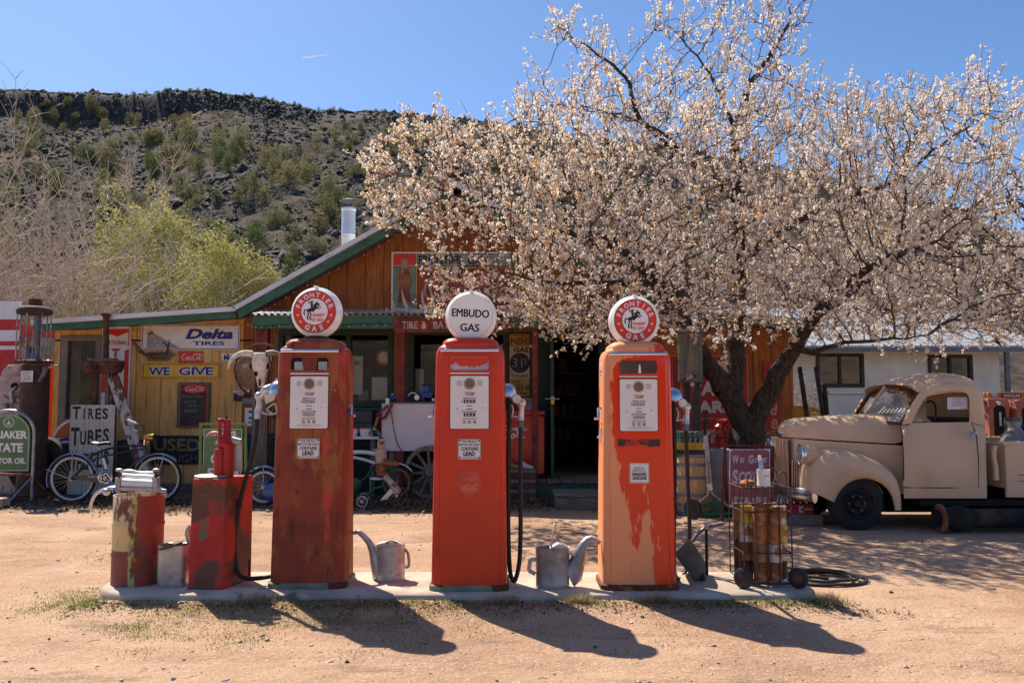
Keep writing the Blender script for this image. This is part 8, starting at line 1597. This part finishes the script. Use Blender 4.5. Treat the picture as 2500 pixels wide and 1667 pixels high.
# grille: upright bars on the prow and slanting bars beside it
M = MB()
for k in range(7):
    f = (k - 3) / 3; y = TM + f * .20; X = xof(1901 + 8 * abs(f) ** 1.5, TM) + .008; z1, z0 = zof(1070, TM - .1), zof(1192, TM - .1); M.bar((X - .012, y, z0), (X - .022, y, z1), .016, .03, CREAM, EX)
for s_ in (-1, 1):
    for k in range(12):
        f = k / 11; hw = .265 + .14 * f; X = xof(1918 + 48 * f, TM) - .022; z1 = zof(1122 + 34 * f, TM - hw); z0 = zof(1200 + 2 * f, TM - hw); M.tube([(X - .012, TM + s_ * (hw + .016), z0), (X, TM + s_ * (hw + .016), z1)], .0075, CREAM, 6)
M.build('grille', truck)
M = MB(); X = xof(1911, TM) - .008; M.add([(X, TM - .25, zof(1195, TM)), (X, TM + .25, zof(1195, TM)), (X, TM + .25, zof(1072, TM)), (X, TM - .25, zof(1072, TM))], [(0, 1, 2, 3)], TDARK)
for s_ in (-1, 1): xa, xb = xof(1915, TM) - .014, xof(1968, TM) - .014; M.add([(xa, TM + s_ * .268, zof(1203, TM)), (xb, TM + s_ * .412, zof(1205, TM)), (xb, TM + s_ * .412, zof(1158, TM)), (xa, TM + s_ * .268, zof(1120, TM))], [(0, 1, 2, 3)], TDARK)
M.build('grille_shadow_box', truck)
M = MB(); M.loft([[(xof(1901, TM) + dx - .004, TM + w * math.cos(2 * PI * k / 16), zof(1057, TM) + .022 * math.sin(2 * PI * k / 16)) for k in range(16)] for dx, w in ((-.02, .07), (.0, .11), (.05, .16))], CHROME); M.build('hood_badge', truck)
# fenders
OUT = [(1979, 1185), (1984, 1155), (1992, 1130), (2005, 1113), (2025, 1103), (2051, 1100), (2078, 1102), (2103, 1108), (2130, 1116), (2156, 1127), (2177, 1140), (2192, 1155), (2201, 1172), (2206, 1195), (2208, 1220), (2208, 1244)]
ARC = [(2037, 1226), (2042, 1214), (2050, 1201), (2058, 1191), (2068, 1182), (2080, 1175), (2094, 1170), (2108, 1168), (2122, 1169), (2136, 1173), (2150, 1180), (2162, 1189), (2171, 1200), (2178, 1214), (2182, 1230), (2184, 1245)]
def fender_mesh():
    rows = []; n = len(OUT)
    lerp = lambda a, b, f: (a[0] + (b[0] - a[0]) * f, a[1] + (b[1] - a[1]) * f)
    low = [(2006, 1216), (1996, 1205), (1990, 1190)]
    O2 = list(OUT); O2[0] = (1982, 1200)
    rows.append([t(*ARC[i], TN + .10) for i in range(n)])
    rows.append([t(*ARC[i], TN + .02) for i in range(n)])
    for f, y in ((.08, .0), (.35, -.025), (.68, -.01), (.88, .045), (1.0, .15)): rows.append([t(*lerp(ARC[i], O2[i], f), TN) + Vector((0, y, 0)) * 1.0 for i in range(n)])
    base = rows[-1]
    for dy, k in ((.30, 1.012), (.45, 1.0), (.62, .985)):
        rows.append([Vector((v.x + (.06 if i < 5 else 0) * (dy - .15), TN + dy, v.z + (.02 if 2 < i < 11 else 0) * (1 if dy < .4 else -1) )) for i, v in enumerate(base)])
    return rows
rows = fender_mesh(); M = MB(); M.loft(rows, CREAM, closed=False); M.build('front_fender', truck, sub=2, sharp=80)
M = MB(); M.loft([[mir(v) for v in r_] for r_ in rows], CREAM, closed=False, flip=True); M.build('front_fender', truck, sub=1, sharp=80)
M = MB(); M.loft([[Vector((v.x, TN + .12, v.z + .005)) for v in rows[0]], [Vector((v.x, TN + .62, v.z + .03)) for v in rows[0]]], TDARK, closed=False); M.box(xof(2000, TM), xof(2190, TM) , TN + .55, TF - .55, .32, zof(1100, TM), TDARK); M.build('wheel_well', truck)
# headlights
for Y, px, py in ((TN + .22, 1957, 1109), (TF - .24, 1881, 1089)):
    c = t(px, py, Y); M = MB(); r_ = 25 / FP * Y
    M.lathe([(0, .26), (r_ * .5, .22), (r_ * .86, .10), (r_ * .96, .02), (r_ * .96, .0)], c, CREAM, 24, 'x'); h = M.build('headlight', truck, sharp=60); M = MB(); M.lathe([(r_ * .96, .02), (r_ * 1.03, .005), (r_ * 1.02, -.02), (r_ * .93, -.028), (r_ * .9, -.015)], c, CHROME, 28, 'x'); M.build('chrome_ring', h); M = MB(); M.lathe([(0, -.045), (r_ * .5, -.038), (r_ * .92, -.016), (0, -.010)], c, mat('headlamp_glass', (.55, .56, .55), .08, .6, var=.25, vscale=30), 24, 'x'); M.build('lamp_glass', h)
# bumper
M = MB(); c = [Vector(v) for v in ((xof(1985, TN + .12, 1215), TN + .06, 0), (xof(1968, TN + .2), TN + .18, 0), (xof(1925, TN + .5), TN + .45, 0), (xof(1902, TM), TM, 0))]; c = c + [mir(v) for v in c[-2::-1]]; zc = zof(1210, TN + .15)
M.loft([[Vector((v.x + .03 * math.cos(2 * PI * k / 12), v.y + .0, zc + .075 * math.sin(2 * PI * k / 12))) for k in range(12)] for v in curve(c, 30)], CHROME); M.build('bumper', truck, sharp=70)
# wheels
def truck_wheel(cx, y, r, out):
    c = Vector((cx, y, r)); M = MB(); w = .085; M.lathe([(r * .60, -w * .75), (r * .66, -w), (r * .88, -w * 1.05), (r * .965, -w * .9), (r, -w * .55), (r, w * .55), (r * .965, w * .9), (r * .88, w * 1.05), (r * .62, w), (r * .58, w * .6)], c, TYRE, 48, 'y')
    for k in range(44): a = 2 * PI * k / 44; u = Vector((math.cos(a), 0, math.sin(a))); q = c + u * (r * .985); M.bar(q + Vector((0, -w * .95, 0)), q + u * .006 + Vector((0, -w * .35, 0)), .02, .016, TYRE, u)
    wh = M.build('wheel', truck, sharp=40); M = MB(); s_ = out; M.lathe([(0, s_ * .10), (r * .13, s_ * .10), (r * .17, s_ * .07), (r * .22, s_ * .055), (r * .40, s_ * .075), (r * .50, s_ * .045), (r * .56, s_ * .02), (r * .60, s_ * .07), (r * .63, s_ * .075), (r * .63, -s_ * .05), (0, -s_ * .05)], c, mat('black_steel_rim', (.02, .019, .018), .55, .3, var=.25, patches=[((.08, .06, .045), 7, .58, .72)]), 36, 'y')
    M.build('rim', wh)
    M = MB()
    for k in range(6): a = 2 * PI * k / 6; M.tube([c + Vector((r * .30 * math.cos(a), -s_ * -.0 - s_ * .06, r * .30 * math.sin(a))), c + Vector((r * .30 * math.cos(a), -s_ * .085, r * .30 * math.sin(a)))], .012, STEEL, 6)
    M.build('lug_nut', wh)
wc = t(2097, 1230); rw = wc.z; Xr = wc.x + 2.75
for X in (wc.x, Xr): truck_wheel(X, TN + .13, rw, 1); truck_wheel(X, TF - .13, rw, -1)
# cab: sides with window opening
OUTC = [(2200, 1038), (2207, 1020), (2217, 1000), (2229, 980), (2241, 962), (2255, 948), (2275, 939), (2300, 934), (2330, 932), (2356, 933), (2376, 938), (2390, 948), (2397, 962), (2400, 985), (2402, 1010), (2403, 1038)]
INC = [(2226, 1032), (2231, 1022), (2238, 1008), (2247, 991), (2256, 976), (2264, 968), (2278, 963), (2300, 960), (2330, 957.5), (2350, 957.5), (2360, 960), (2365, 967), (2366.5, 978), (2367, 995), (2367, 1015), (2366, 1030)]
def cab_side(Yo, sgn, near):
    P = (lambda q, y: t(q[0], q[1], TN + y)) if near else (lambda q, y: mir(t(q[0], q[1], TN + y)))
    M = MB(); n = len(OUTC); yo, yi = .06, .10; rows = [[P(INC[i], .11) for i in range(n)], [P(INC[i], .065) for i in range(n)], [P((INC[i][0] + (OUTC[i][0] - INC[i][0]) * .5, INC[i][1] + (OUTC[i][1] - INC[i][1]) * .5), .055) for i in range(n)], [P((INC[i][0] + (OUTC[i][0] - INC[i][0]) * .85, INC[i][1] + (OUTC[i][1] - INC[i][1]) * .85), .075) for i in range(n)], [P(OUTC[i], .12) for i in range(n)]]
    M.loft(rows, CREAM, closed=False, flip=not near); lo = [[P((2200, 1038), .12), P((2226, 1032), .065), P((2366, 1030), .065), P((2403, 1038), .12)], [P((2202, 1060), .05), P((2226, 1060), .03), P((2366, 1060), .03), P((2405, 1060), .06)], [P((2205, 1120), .02), P((2226, 1120), .0), P((2366, 1120), .0), P((2407, 1120), .03)], [P((2206, 1190), .02), P((2226, 1190), .005), P((2366, 1190), .005), P((2409, 1190), .03)], [P((2207, 1216), .03), P((2226, 1216), .02), P((2366, 1216), .02), P((2409, 1216), .04)]]
    M.loft(lo, CREAM, closed=False, flip=near is False); return M
for near in (True, False): M = cab_side(0, 1, near); M.build('cab_side', truck, sharp=70)
# roof and back of the cab
edge = [(2241, 962), (2255, 948), (2275, 939), (2300, 934), (2330, 932), (2356, 933), (2376, 938), (2390, 948), (2397, 962), (2400, 985), (2402, 1010), (2404, 1040), (2407, 1110), (2409, 1216)]
rows = []
for f in [k / 12 for k in range(13)]:
    a = PI * f; row = []
    for i, q in enumerate(edge):
        e = t(q[0], q[1], TN + .12); y = TM - (TM - TN - .12) * math.copysign(abs(math.cos(a)) ** .75, math.cos(a)); up = (.125 if i < 8 else .1 if i < 9 else .03 if i < 11 else 0) * math.sin(a) ** .7; dx = (-.055 if i < 1 else -.02 if i < 3 else 0.05 if i > 7 else 0) * math.sin(a) ** .7; row.append(Vector((e.x + dx, y, e.z + up)))
    rows.append(row)
M = MB(); M.loft(rows, CREAM, closed=False); M.build('roof', truck, sharp=80, sub=1)
# windscreen frame and glass
bl, tl_ = t(2200, 1034, TN + .13), t(2243, 961, TN + .16); br, tr_ = mir(bl), mir(tl_); cb, ct_ = Vector((bl.x - .16, TM, bl.z + .02)), Vector((tl_.x - .075, TM, tl_.z + .11)); M = MB()
for a, b in ((bl, cb), (cb, br), (tl_, ct_), (ct_, tr_), (bl, tl_), (br, tr_), (cb, ct_)): M.bar(a, b, .035, .035, RUST if a is not cb or b is not ct_ else CREAM, EX)
wsf = M.build('windscreen_frame', truck); M = MB(); WG = glass('windscreen_glass', (.95, .97, .96), .02, .97, .35); M.add([bl, cb, ct_, tl_], [(0, 1, 2, 3)], WG); M.add([cb, br, tr_, ct_], [(0, 1, 2, 3)], WG); M.build('windscreen', truck)
M = MB(); q = [t(x, y, TN + .09) for x, y in ((2226, 1032), (2262, 1032), (2262, 970), (2256, 976))]; M.add(q, [(0, 1, 2, 3)], glass('blue_wing_glass', (.5, .56, .62), .03, .62)); M.bar(t(2226, 1032, TN + .085), t(2264, 1031, TN + .085), .02, .02, BLACK, EY); M.build('quarter_glass', truck)
# door: shut lines, handle, hinges
M = MB(); ln = lambda L, w=.008: M.tube([t(x, y, TN) + Vector((0, o, 0)) for x, y, o in L], w, mat('door_gap', (.05, .03, .02), .9), 4)
ln([(2204, 1042, .05), (2205, 1070, .02), (2207, 1120, .012), (2208, 1186, .016), (2210, 1190, .012), (2300, 1190.5, .001), (2391, 1190, .02)], .006); ln([(2391, 1190, .02), (2391, 1120, .016), (2388, 1060, .04), (2381, 1036, .065), (2377, 990, .07), (2371, 966, .07), (2355, 955, .068), (2300, 957, .066), (2275, 958, .066), (2262, 961, .067)], .006); ln([(2206, 1038, .09), (2226, 1036, .062)], .006)
M.build('door_seam', truck); M = MB(); a = t(2377, 1056, TN + .0); M.tube([a + Vector((0, .02, 0)), a + Vector((0, -.05, 0))], .016, CHROME, 8); M.tube(curve([a + Vector((0, -.05, 0)), t(2375, 1062, TN - .05), t(2368, 1069, TN - .05), t(2361, 1073, TN - .045)], 10), [.016, .016, .015, .014, .012, .012, .01, .01, .01, .01][:10], CHROME, 8); M.build('door_handle', truck); M = MB()
for py in (1058, 1180): M.box(t(2206, py).x, t(2211, py).x, TN - .014, TN + .03, zof(py + 8, TN), zof(py - 8, TN), CREAM)
M.build('hinge', truck, bevel=.004)
# inside
M = MB(); M.box(t(2300, 0).x, t(2375, 0).x, TN + .16, TF - .16, .55, zof(1075, TN), TDARK); M.box(t(2352, 0).x, t(2372, 0).x, TN + .16, TF - .16, .85, zof(1020, TN), mat('brown_seat', (.10, .06, .035), .8, var=.2)); M.box(t(2204, 0).x, t(2225, 0).x, TN + .15, TF - .15, .6, zof(1042, TN), TDARK); M.build('seat', truck, bevel=.03)
M = MB(); c = t(2262, 1020, TN + .45); M.tube([c + Vector((.05 * math.cos(2 * PI * k / 28), .21 * math.sin(2 * PI * k / 28), .2 * math.cos(2 * PI * k / 28))) for k in range(28)], .012, BLACK, 6, closed=True); M.build('steering_wheel', truck)
# notices in the windows
for lab, quad, Y0, txt in (('white printed sheet taped inside the truck windscreen', ((2162, 998), (2215, 996), (2213, 961), (2160, 962)), TN + .62, 3), ('white printed sheet taped inside the truck door window', ((2313, 999), (2362, 998), (2362, 969), (2313, 970)), TN + .125, 2)):
    sh = thing('paper_notice', lab, 'notice', t(*quad[0], Y0)); xs_ = [t(x, y, Y0) for x, y in quad]; M = MB(); M.add([*xs_, *[v + Vector((0, .002, 0)) for v in xs_]], [(0, 1, 2, 3), (7, 6, 5, 4), (0, 4, 5, 1), (2, 6, 7, 3), (1, 5, 6, 2), (3, 7, 4, 0)], PAPER); M.build('sheet', sh); M = MB(); x0, x1 = xs_[0].x, xs_[1].x; z0, z1 = xs_[0].z, xs_[2].z; w_ = x1 - x0; h_ = z1 - z0
    for f, tx, ww in ((.82, 'OLD TRUCK', .5), (.62, 'NOT FOR SALE', .35), (.46, 'PLEASE', .5), (.28, 'DO NOT TOUCH', .55)): M.text(tx, x0 + w_ * (1 - ww) / 2, x0 + w_ * (1 + ww) / 2, z0 + h_ * f, z0 + h_ * (f + .08), Y0 - .003, INK, .02)
    M.build('print', sh)
# running board, frame, and dark boxes added for the blackness under the truck
M = MB(); x0, x1 = t(2205, 0).x, t(2700, 0).x; M.box(x0, x1, TN + .02, TN + .35, zof(1236, TN), zof(1222, TN), TDARK); M.box(x0, x1, TF - .35, TF - .02, zof(1236, TN), zof(1222, TN), TDARK); M.build('running_board', truck, bevel=.01); M = MB(); M.box(wc.x - .3, Xr + 1.0, TN + .45, TN + .55, .38, .52, TDARK); M.box(wc.x - .3, Xr + 1.0, TF - .55, TF - .45, .38, .52, TDARK); M.tube([(wc.x, TN + .2, rw), (wc.x, TF - .2, rw)], .05, TDARK); M.tube([(Xr, TN + .2, rw), (Xr, TF - .2, rw)], .06, TDARK); M.box(wc.x + .25, Xr - .3, TM - .42, TM + .42, .16, .40, TDARK); M.box(wc.x - .25, wc.x + .24, TM - .25, TM + .25, .26, .5, TDARK); M.build('chassis_and_shade_boxes', truck)
# bed
x0 = t(2413, 0).x; x1 = x0 + 2.1; zb, zt = zof(1214, TN + .05), zof(1083, TN + .05)
M = MB()
for Y in (TN + .05, TF - .05 - .04): M.box(x0, x1, Y, Y + .04, zb, zt - .02, CREAM); M.tube([(x0 - .02, Y + .02, zt), (x1, Y + .02, zt)], .03, CREAM, 10)
M.box(x0, x0 + .04, TN + .091, TF - .091, zb + .1, zt, CREAM); M.box(x1 - .04, x1, TN + .091, TF - .091, zb + .1, zt - .01, CREAM); M.box(x0 + .041, x1 - .041, TN + .092, TF - .092, zof(1170, TN), zof(1165, TN), OLDWOODX); M.build('cargo_bed', truck, bevel=.006)
M = MB(); pc = [(2426, 1088), (2424, 1105), (2425, 1122), (2429, 1140), (2430, 1172), (2440, 1172), (2438, 1140), (2434, 1122), (2433, 1105), (2436, 1088)]; M.prism([(t(*q).x, t(*q).z) for q in pc][::-1], TN - .0, TN + .048, CREAM); M.box(t(2440, 0).x, x1, TN + .042, TN + .049, zof(1175, TN), zof(1174, TN), MATS['door_gap']); M.box(t(2440, 0).x, x1, TN + .042, TN + .049, zof(1160, TN), zof(1159, TN), MATS['door_gap']); M.build('stake_post', truck, bevel=.008)
for near in (1, 0):
    M = MB(); rws = []
    for y, s_ in ((.05, 1.0), (-.02, 1.0), (-.06, .9), (-.02, .8)): rws.append([(Xr + math.cos(R(185 - 10 * k)) * (rw + .16) * s_, (TN + .05 + y - .05 if near else TF - .05 - y + .05), rw + math.sin(R(185 - 10 * k)) * (rw + .16) * s_) for k in range(20)])
    M.loft(rws, CREAM, closed=False, flip=not near); M.build('rear_fender', truck, sharp=80)
# load in the bed
zf = zof(1165, TN)
mk = thing('milk_can', 'dented galvanised milk can with a wide shoulder in the truck bed', 'milk can', (t(2428, 0, 10.45).x, 10.45, zf)); c = (t(2431, 0, 10.45).x, 10.45, 0); zk = lambda py: zof(py, 10.45); M = MB(); M.lathe([(0, zf + .002), (.19, zf + .002), (.19, zk(1078)), (.14, zk(1062)), (.08, zk(1048)), (.068, zk(1042)), (.075, zk(1029)), (.065, zk(1029)), (.05, zk(1040)), (0, zk(1040))], c, mat('dull_zinc_can', (.32, .31, .29), .6, .5, var=.15, patches=[((.25, .11, .06), 6, .6, .68), ((.14, .13, .125), 7, .55, .7)]), 28); M.build('body', mk)
fn = thing('funnel', 'upturned dented galvanised funnel lying in the truck bed beside the milk can', 'funnel', (t(2485, 0, 10.4).x, 10.4, zf)); M = MB(); zk = lambda py: zof(py, 10.4); M.lathe([(0, zf + .003), (.22, zf + .003), (.22, zk(1076)), (.02, zk(1055)), (.015, zk(1044)), (0, zk(1043))], (t(2483, 0, 10.4).x, 10.4, 0), mat('pale_zinc_funnel', (.42, .44, .42), .5, .5, var=.1, patches=[((.15, .14, .13), 7, .6, .7)]), 26); M.build('cone', fn)
pl_ = thing('pail', 'grey metal pail with a dark rim at the back of the truck bed', 'pail', (t(2490, 0, 10.9).x, 10.9, zf)); M = MB(); zk = lambda py: zof(py, 10.9); M.lathe([(0, zf + .002), (.15, zf + .002), (.20, zk(1036)), (.19, zk(1036)), (.15, zf + .3), (0, zf + .3)], (t(2497, 0, 10.9).x, 10.9, 0), STEEL, 24); M.build('body', pl_)
M = MB(); zk = lambda py: zof(py, 11.0); M.lathe([(0, zf + .002), (.10, zf + .002), (.10, zk(1019)), (.09, zk(1019)), (.09, zf + .3), (0, zf + .3)], (t(2429, 0, 11.0).x, 11.0, 0), STEEL, 20); M.build('stack_pipe', loc=(t(2429, 0, 11).x, 11.0, zf)); tag(bpy.data.objects['stack_pipe'], 'dark open metal pipe standing in the truck bed close behind the cab', 'pipe')
# more old pumps beyond the bed
RP = mat('faded_coral_pump', (.42, .14, .09), .55, var=.12, patches=[((.28, .07, .04), 5, .6, .75)]); OR = mat('faded_orange_pump', (.50, .17, .05), .55, var=.12)
for lab, x0_, x1_, pt, pb, Yp, zz in (('old coral red pump body with an arched dark opening, beyond the truck bed', 2416, 2466, 972, 1085, 12.6, 1), ('second coral red pump body, at the right edge of the photo', 2483, 2540, 975, 1085, 12.5, 1)):
    X0, X1 = xof(x0_, Yp), xof(x1_, Yp); Zt = zof(pt, Yp); op = thing('old_pump_body', lab, 'pump', ((X0 + X1) / 2, Yp, 0)); M = MB(); M.prism(rrect(X0, X1, 0, Zt, .06), Yp, Yp + .34, RP); M.build('shell', op, bevel=.02); M = MB(); w_ = (X1 - X0); M.prism(rrect(X0 + w_ * .2, X1 - w_ * .25, Zt - .58, Zt - .11, .06), Yp - .012, Yp - .001, DARK); M.build('opening', op); M = MB(); M.lathe([(0, .02), (.03, .02), (.04, 0), (0, 0)], (X0 + w_ * .42, Yp - .005, Zt - .07), CHROME, 14, 'y'); M.box(X0 + w_ * .42, X0 + w_ * .52, Yp - .014 - .01, Yp - .0125, Zt - .40, Zt - .20, GALV2); M.build('fittings', op)
Yp = 12.9; X0, X1 = xof(2419, Yp), xof(2600, Yp); gt = thing('grade_sign', 'orange metal box with a black regular grade sign, beyond the coral red pumps', 'sign', (X0, Yp, 0)); M = MB(); M.box(X0, X1, Yp + .36 - .3, Yp + .4, zof(1060, Yp), zof(957, Yp), OR); M.build('box', gt, bevel=.01); M = MB(); M.prism(rrect(xof(2453, Yp), xof(2499, Yp), zof(970, Yp), zof(960.5, Yp), .01), Yp + .048, Yp + .06, BLACK); M.text('REGULAR', xof(2456, Yp), xof(2497, Yp), zof(968.5, Yp), zof(962, Yp), Yp + .046, WHITE, .02); M.prism(rrect(xof(2427, Yp), xof(2441, Yp), zof(969, Yp), zof(958, Yp), .005), Yp + .05, Yp + .06, BLUEL); M.build('lettering', gt)
for x in (X0 + .1, X1 - .1): MB().box(x - .04, x + .04, Yp + .1, Yp + .2, 0, zof(1060, Yp), OR).build('leg', gt)

# ================================================================== GRASS, LEAVES, PEBBLES
def blades(n, where, hmin, hmax, w, seed):
    g = np.random.default_rng(seed); P = np.array([where(g) for _ in range(n)]); z = gz(P[:, 0], P[:, 1]); h = g.uniform(hmin, hmax, n); a = g.uniform(0, 2 * PI, n); lean = g.uniform(.3, 1.3, n) * h
    base = np.stack([P[:, 0], P[:, 1], z - .003], -1); d = np.stack([np.cos(a), np.sin(a), 0 * a], -1); sd = np.stack([-np.sin(a), np.cos(a), 0 * a], -1)
    tip = base + d * lean[:, None] + np.array([0, 0, 1]) * h[:, None]
    V = np.stack([base - sd * w, base + sd * w, tip], 1).reshape(-1, 3); return V, np.arange(3 * n).reshape(-1, 3)
GR = [petal('green_grass_blade', (.20, .27, .075), .4), petal('yellow_grass_blade', (.40, .38, .13), .4), petal('dry_grass_blade', (.42, .32, .19), .3)]
cl = np.random.default_rng(5); fr = [(cl.uniform(-2.9, 2.15), 6.05 - abs(cl.normal(0, .07)), cl.uniform(.03, .13)) for _ in range(95)] + [(-3.08 + cl.normal(0, .12), 6.3 + cl.normal(0, .22), .13) for _ in range(30)] + [(cl.uniform(-2.6, .1), 5.75 + cl.normal(0, .22), .10) for _ in range(75)] + [(cl.uniform(-1.6, 1.0), 7.15 + cl.normal(0, .10), .13) for _ in range(32)] + [(cl.uniform(1.4, 2.1), 6.02, .08) for _ in range(12)] + [(cl.uniform(-2.4, 1.2), 5.35 + cl.normal(0, .3), .08) for _ in range(22)] + [(cl.uniform(-4.2, -2.8), 8.2 + cl.normal(0, .35), .16) for _ in range(14)] + [(2.24 + cl.normal(0, .06), 6.2 + cl.normal(0, .1), .08) for _ in range(10)]
wts = np.array([f[2] for f in fr]); wts /= wts.sum()
def wh(g): f = fr[g.choice(len(fr), p=wts)]; return (f[0] + g.normal(0, f[2]), min(f[1] + g.normal(0, f[2] * .6), 6.09) if f[1] < 6.12 and -2.7 < f[0] < 2.15 and f[1] > 5.8 else f[1] + g.normal(0, f[2] * .7))
V, F = blades(28000, wh, .005, .022, .0034, 8); mi = np.random.default_rng(2).choice(3, len(F), p=[.62, .22, .16]); tag(fastmesh('grass_tufts', V, F, GR, mi), 'sparse short green and dry grass round the pump island', 'grass', kind='stuff')
dry = [(2.26, 6.2, .05), (2.2, 6.05, .05), (1.0, 6.03, .07), (.45, 6.03, .05), (-1.75, 6.02, .05), (-.05, 6.02, .05)]
def wh2(g): f = dry[g.integers(0, len(dry))]; return (f[0] + g.normal(0, f[2]), min(f[1] + g.normal(0, f[2] * .4), 6.09) if f[0] < 2.1 else f[1] + g.normal(0, f[2]))
V, F = blades(1500, wh2, .03, .10, .0022, 9); tag(fastmesh('dry_weeds', V, F, GR[1:], np.random.default_rng(1).choice(2, len(F), p=[.3, .7])), 'brown dry weeds at the foot of the kerb', 'weeds', kind='stuff')
# leaf litter along the shop front
def leaves(n, fx, fy, seed, size=(.018, .04), z0=0.0):
    g = np.random.default_rng(seed); x = fx(g, n); y = fy(g, n, x); z = gz(x, y) + g.uniform(.002, .03, n) + z0; C = np.stack([x, y, z], -1)
    a = g.normal(0, 1, (n, 3)); a[:, 2] *= .5; a /= np.linalg.norm(a, axis=1)[:, None]; b = np.cross(a, g.normal(0, 1, (n, 3)) * np.array([.4, .4, 1.3])); b /= np.linalg.norm(b, axis=1)[:, None]; s = g.uniform(*size, (n, 1))
    V = np.stack([C - a * s, C + b * s * .55, C + a * s, C - b * s * .55], 1).reshape(-1, 3); return V, np.arange(4 * n).reshape(-1, 4)
LV = [petal('brown_leaf', (.15, .095, .06), .15), petal('tan_leaf', (.27, .19, .12), .2), petal('dark_leaf', (.07, .05, .04), .1)]
V, F = leaves(15000, lambda g, n: g.uniform(-8.2, 3.0, n), lambda g, n, x: np.clip(12.35 + g.normal(0, .42, n) + .25 * np.sin(x * 1.7), 11.0, 13.2), 12); mi = np.random.default_rng(3).choice(3, len(F), p=[.46, .42, .12])
V2, F2 = leaves(1500, lambda g, n: g.uniform(-3.0, 2.7, n), lambda g, n, x: 6.0 - np.abs(g.normal(0, .10, n)), 13, (.007, .016)); tag(fastmesh('leaf_litter', np.concatenate([V, V2]), np.concatenate([F, F2 + len(V)]), LV, np.concatenate([mi, np.random.default_rng(4).choice(3, len(F2), p=[.3, .45, .25])])), 'brown fallen leaves along the shop front and kerb', 'leaves', kind='stuff')
# gravel and pebbles
g = np.random.default_rng(15); n = 9000; y = 3.2 + g.uniform(0, 1, n) ** 1.5 * 8.5; x = g.uniform(-.72, .72, n) * y; k = ~((y > 6.05) & (y < 6.98) & (x > -3.1) & (x < 2.6)); x, y = x[k], y[k]; s = np.where(g.uniform(0, 1, len(x)) < .06, g.uniform(.008, .020, len(x)), g.uniform(.0018, .006, len(x)))
V, F = rocks_mesh(np.stack([x, y, gz(x, y) + s * .2], -1), s, .62, 16); km = np.repeat(g.choice(3, len(x), p=[.45, .35, .2]), 8)
tag(fastmesh('pebbles', V, F, [mat('tan_pebble', (.60, .47, .37), .9, var=.25), mat('grey_pebble', (.52, .48, .45), .85, var=.3), mat('dark_pebble', (.10, .075, .06), .9, var=.3)], km), 'small stones and grit scattered over the dirt yard', 'pebbles', kind='stuff')
M = MB(); 
for k in range(60):
    yy = random.uniform(4.5, 8.5); xx = random.uniform(-.6, .6) * yy
    if 6.0 < yy < 7: continue
    a = random.uniform(0, PI); L = random.uniform(.03, .09); M.tube([(xx, yy, .012), (xx + L * math.cos(a) * .5, yy + L * math.sin(a) * .5, .016), (xx + L * math.cos(a), yy + L * math.sin(a), .010)], .0018, TWIG, 4)
tag(M.build('fallen_twigs'), 'thin dry twigs scattered on the dirt', 'twigs', kind='stuff')
# the contrail high in the sky
a, b = at(738, 142, 4200), at(806, 133, 4200); M = MB(); M.tube([a, a * .5 + b * .5, b], [4, 2.6, 1.2], petal('contrail_ice', (.95, .95, .97), .7), 8); tag(M.build('contrail', loc=tuple(a)), 'thin white contrail high in the blue sky', 'contrail')
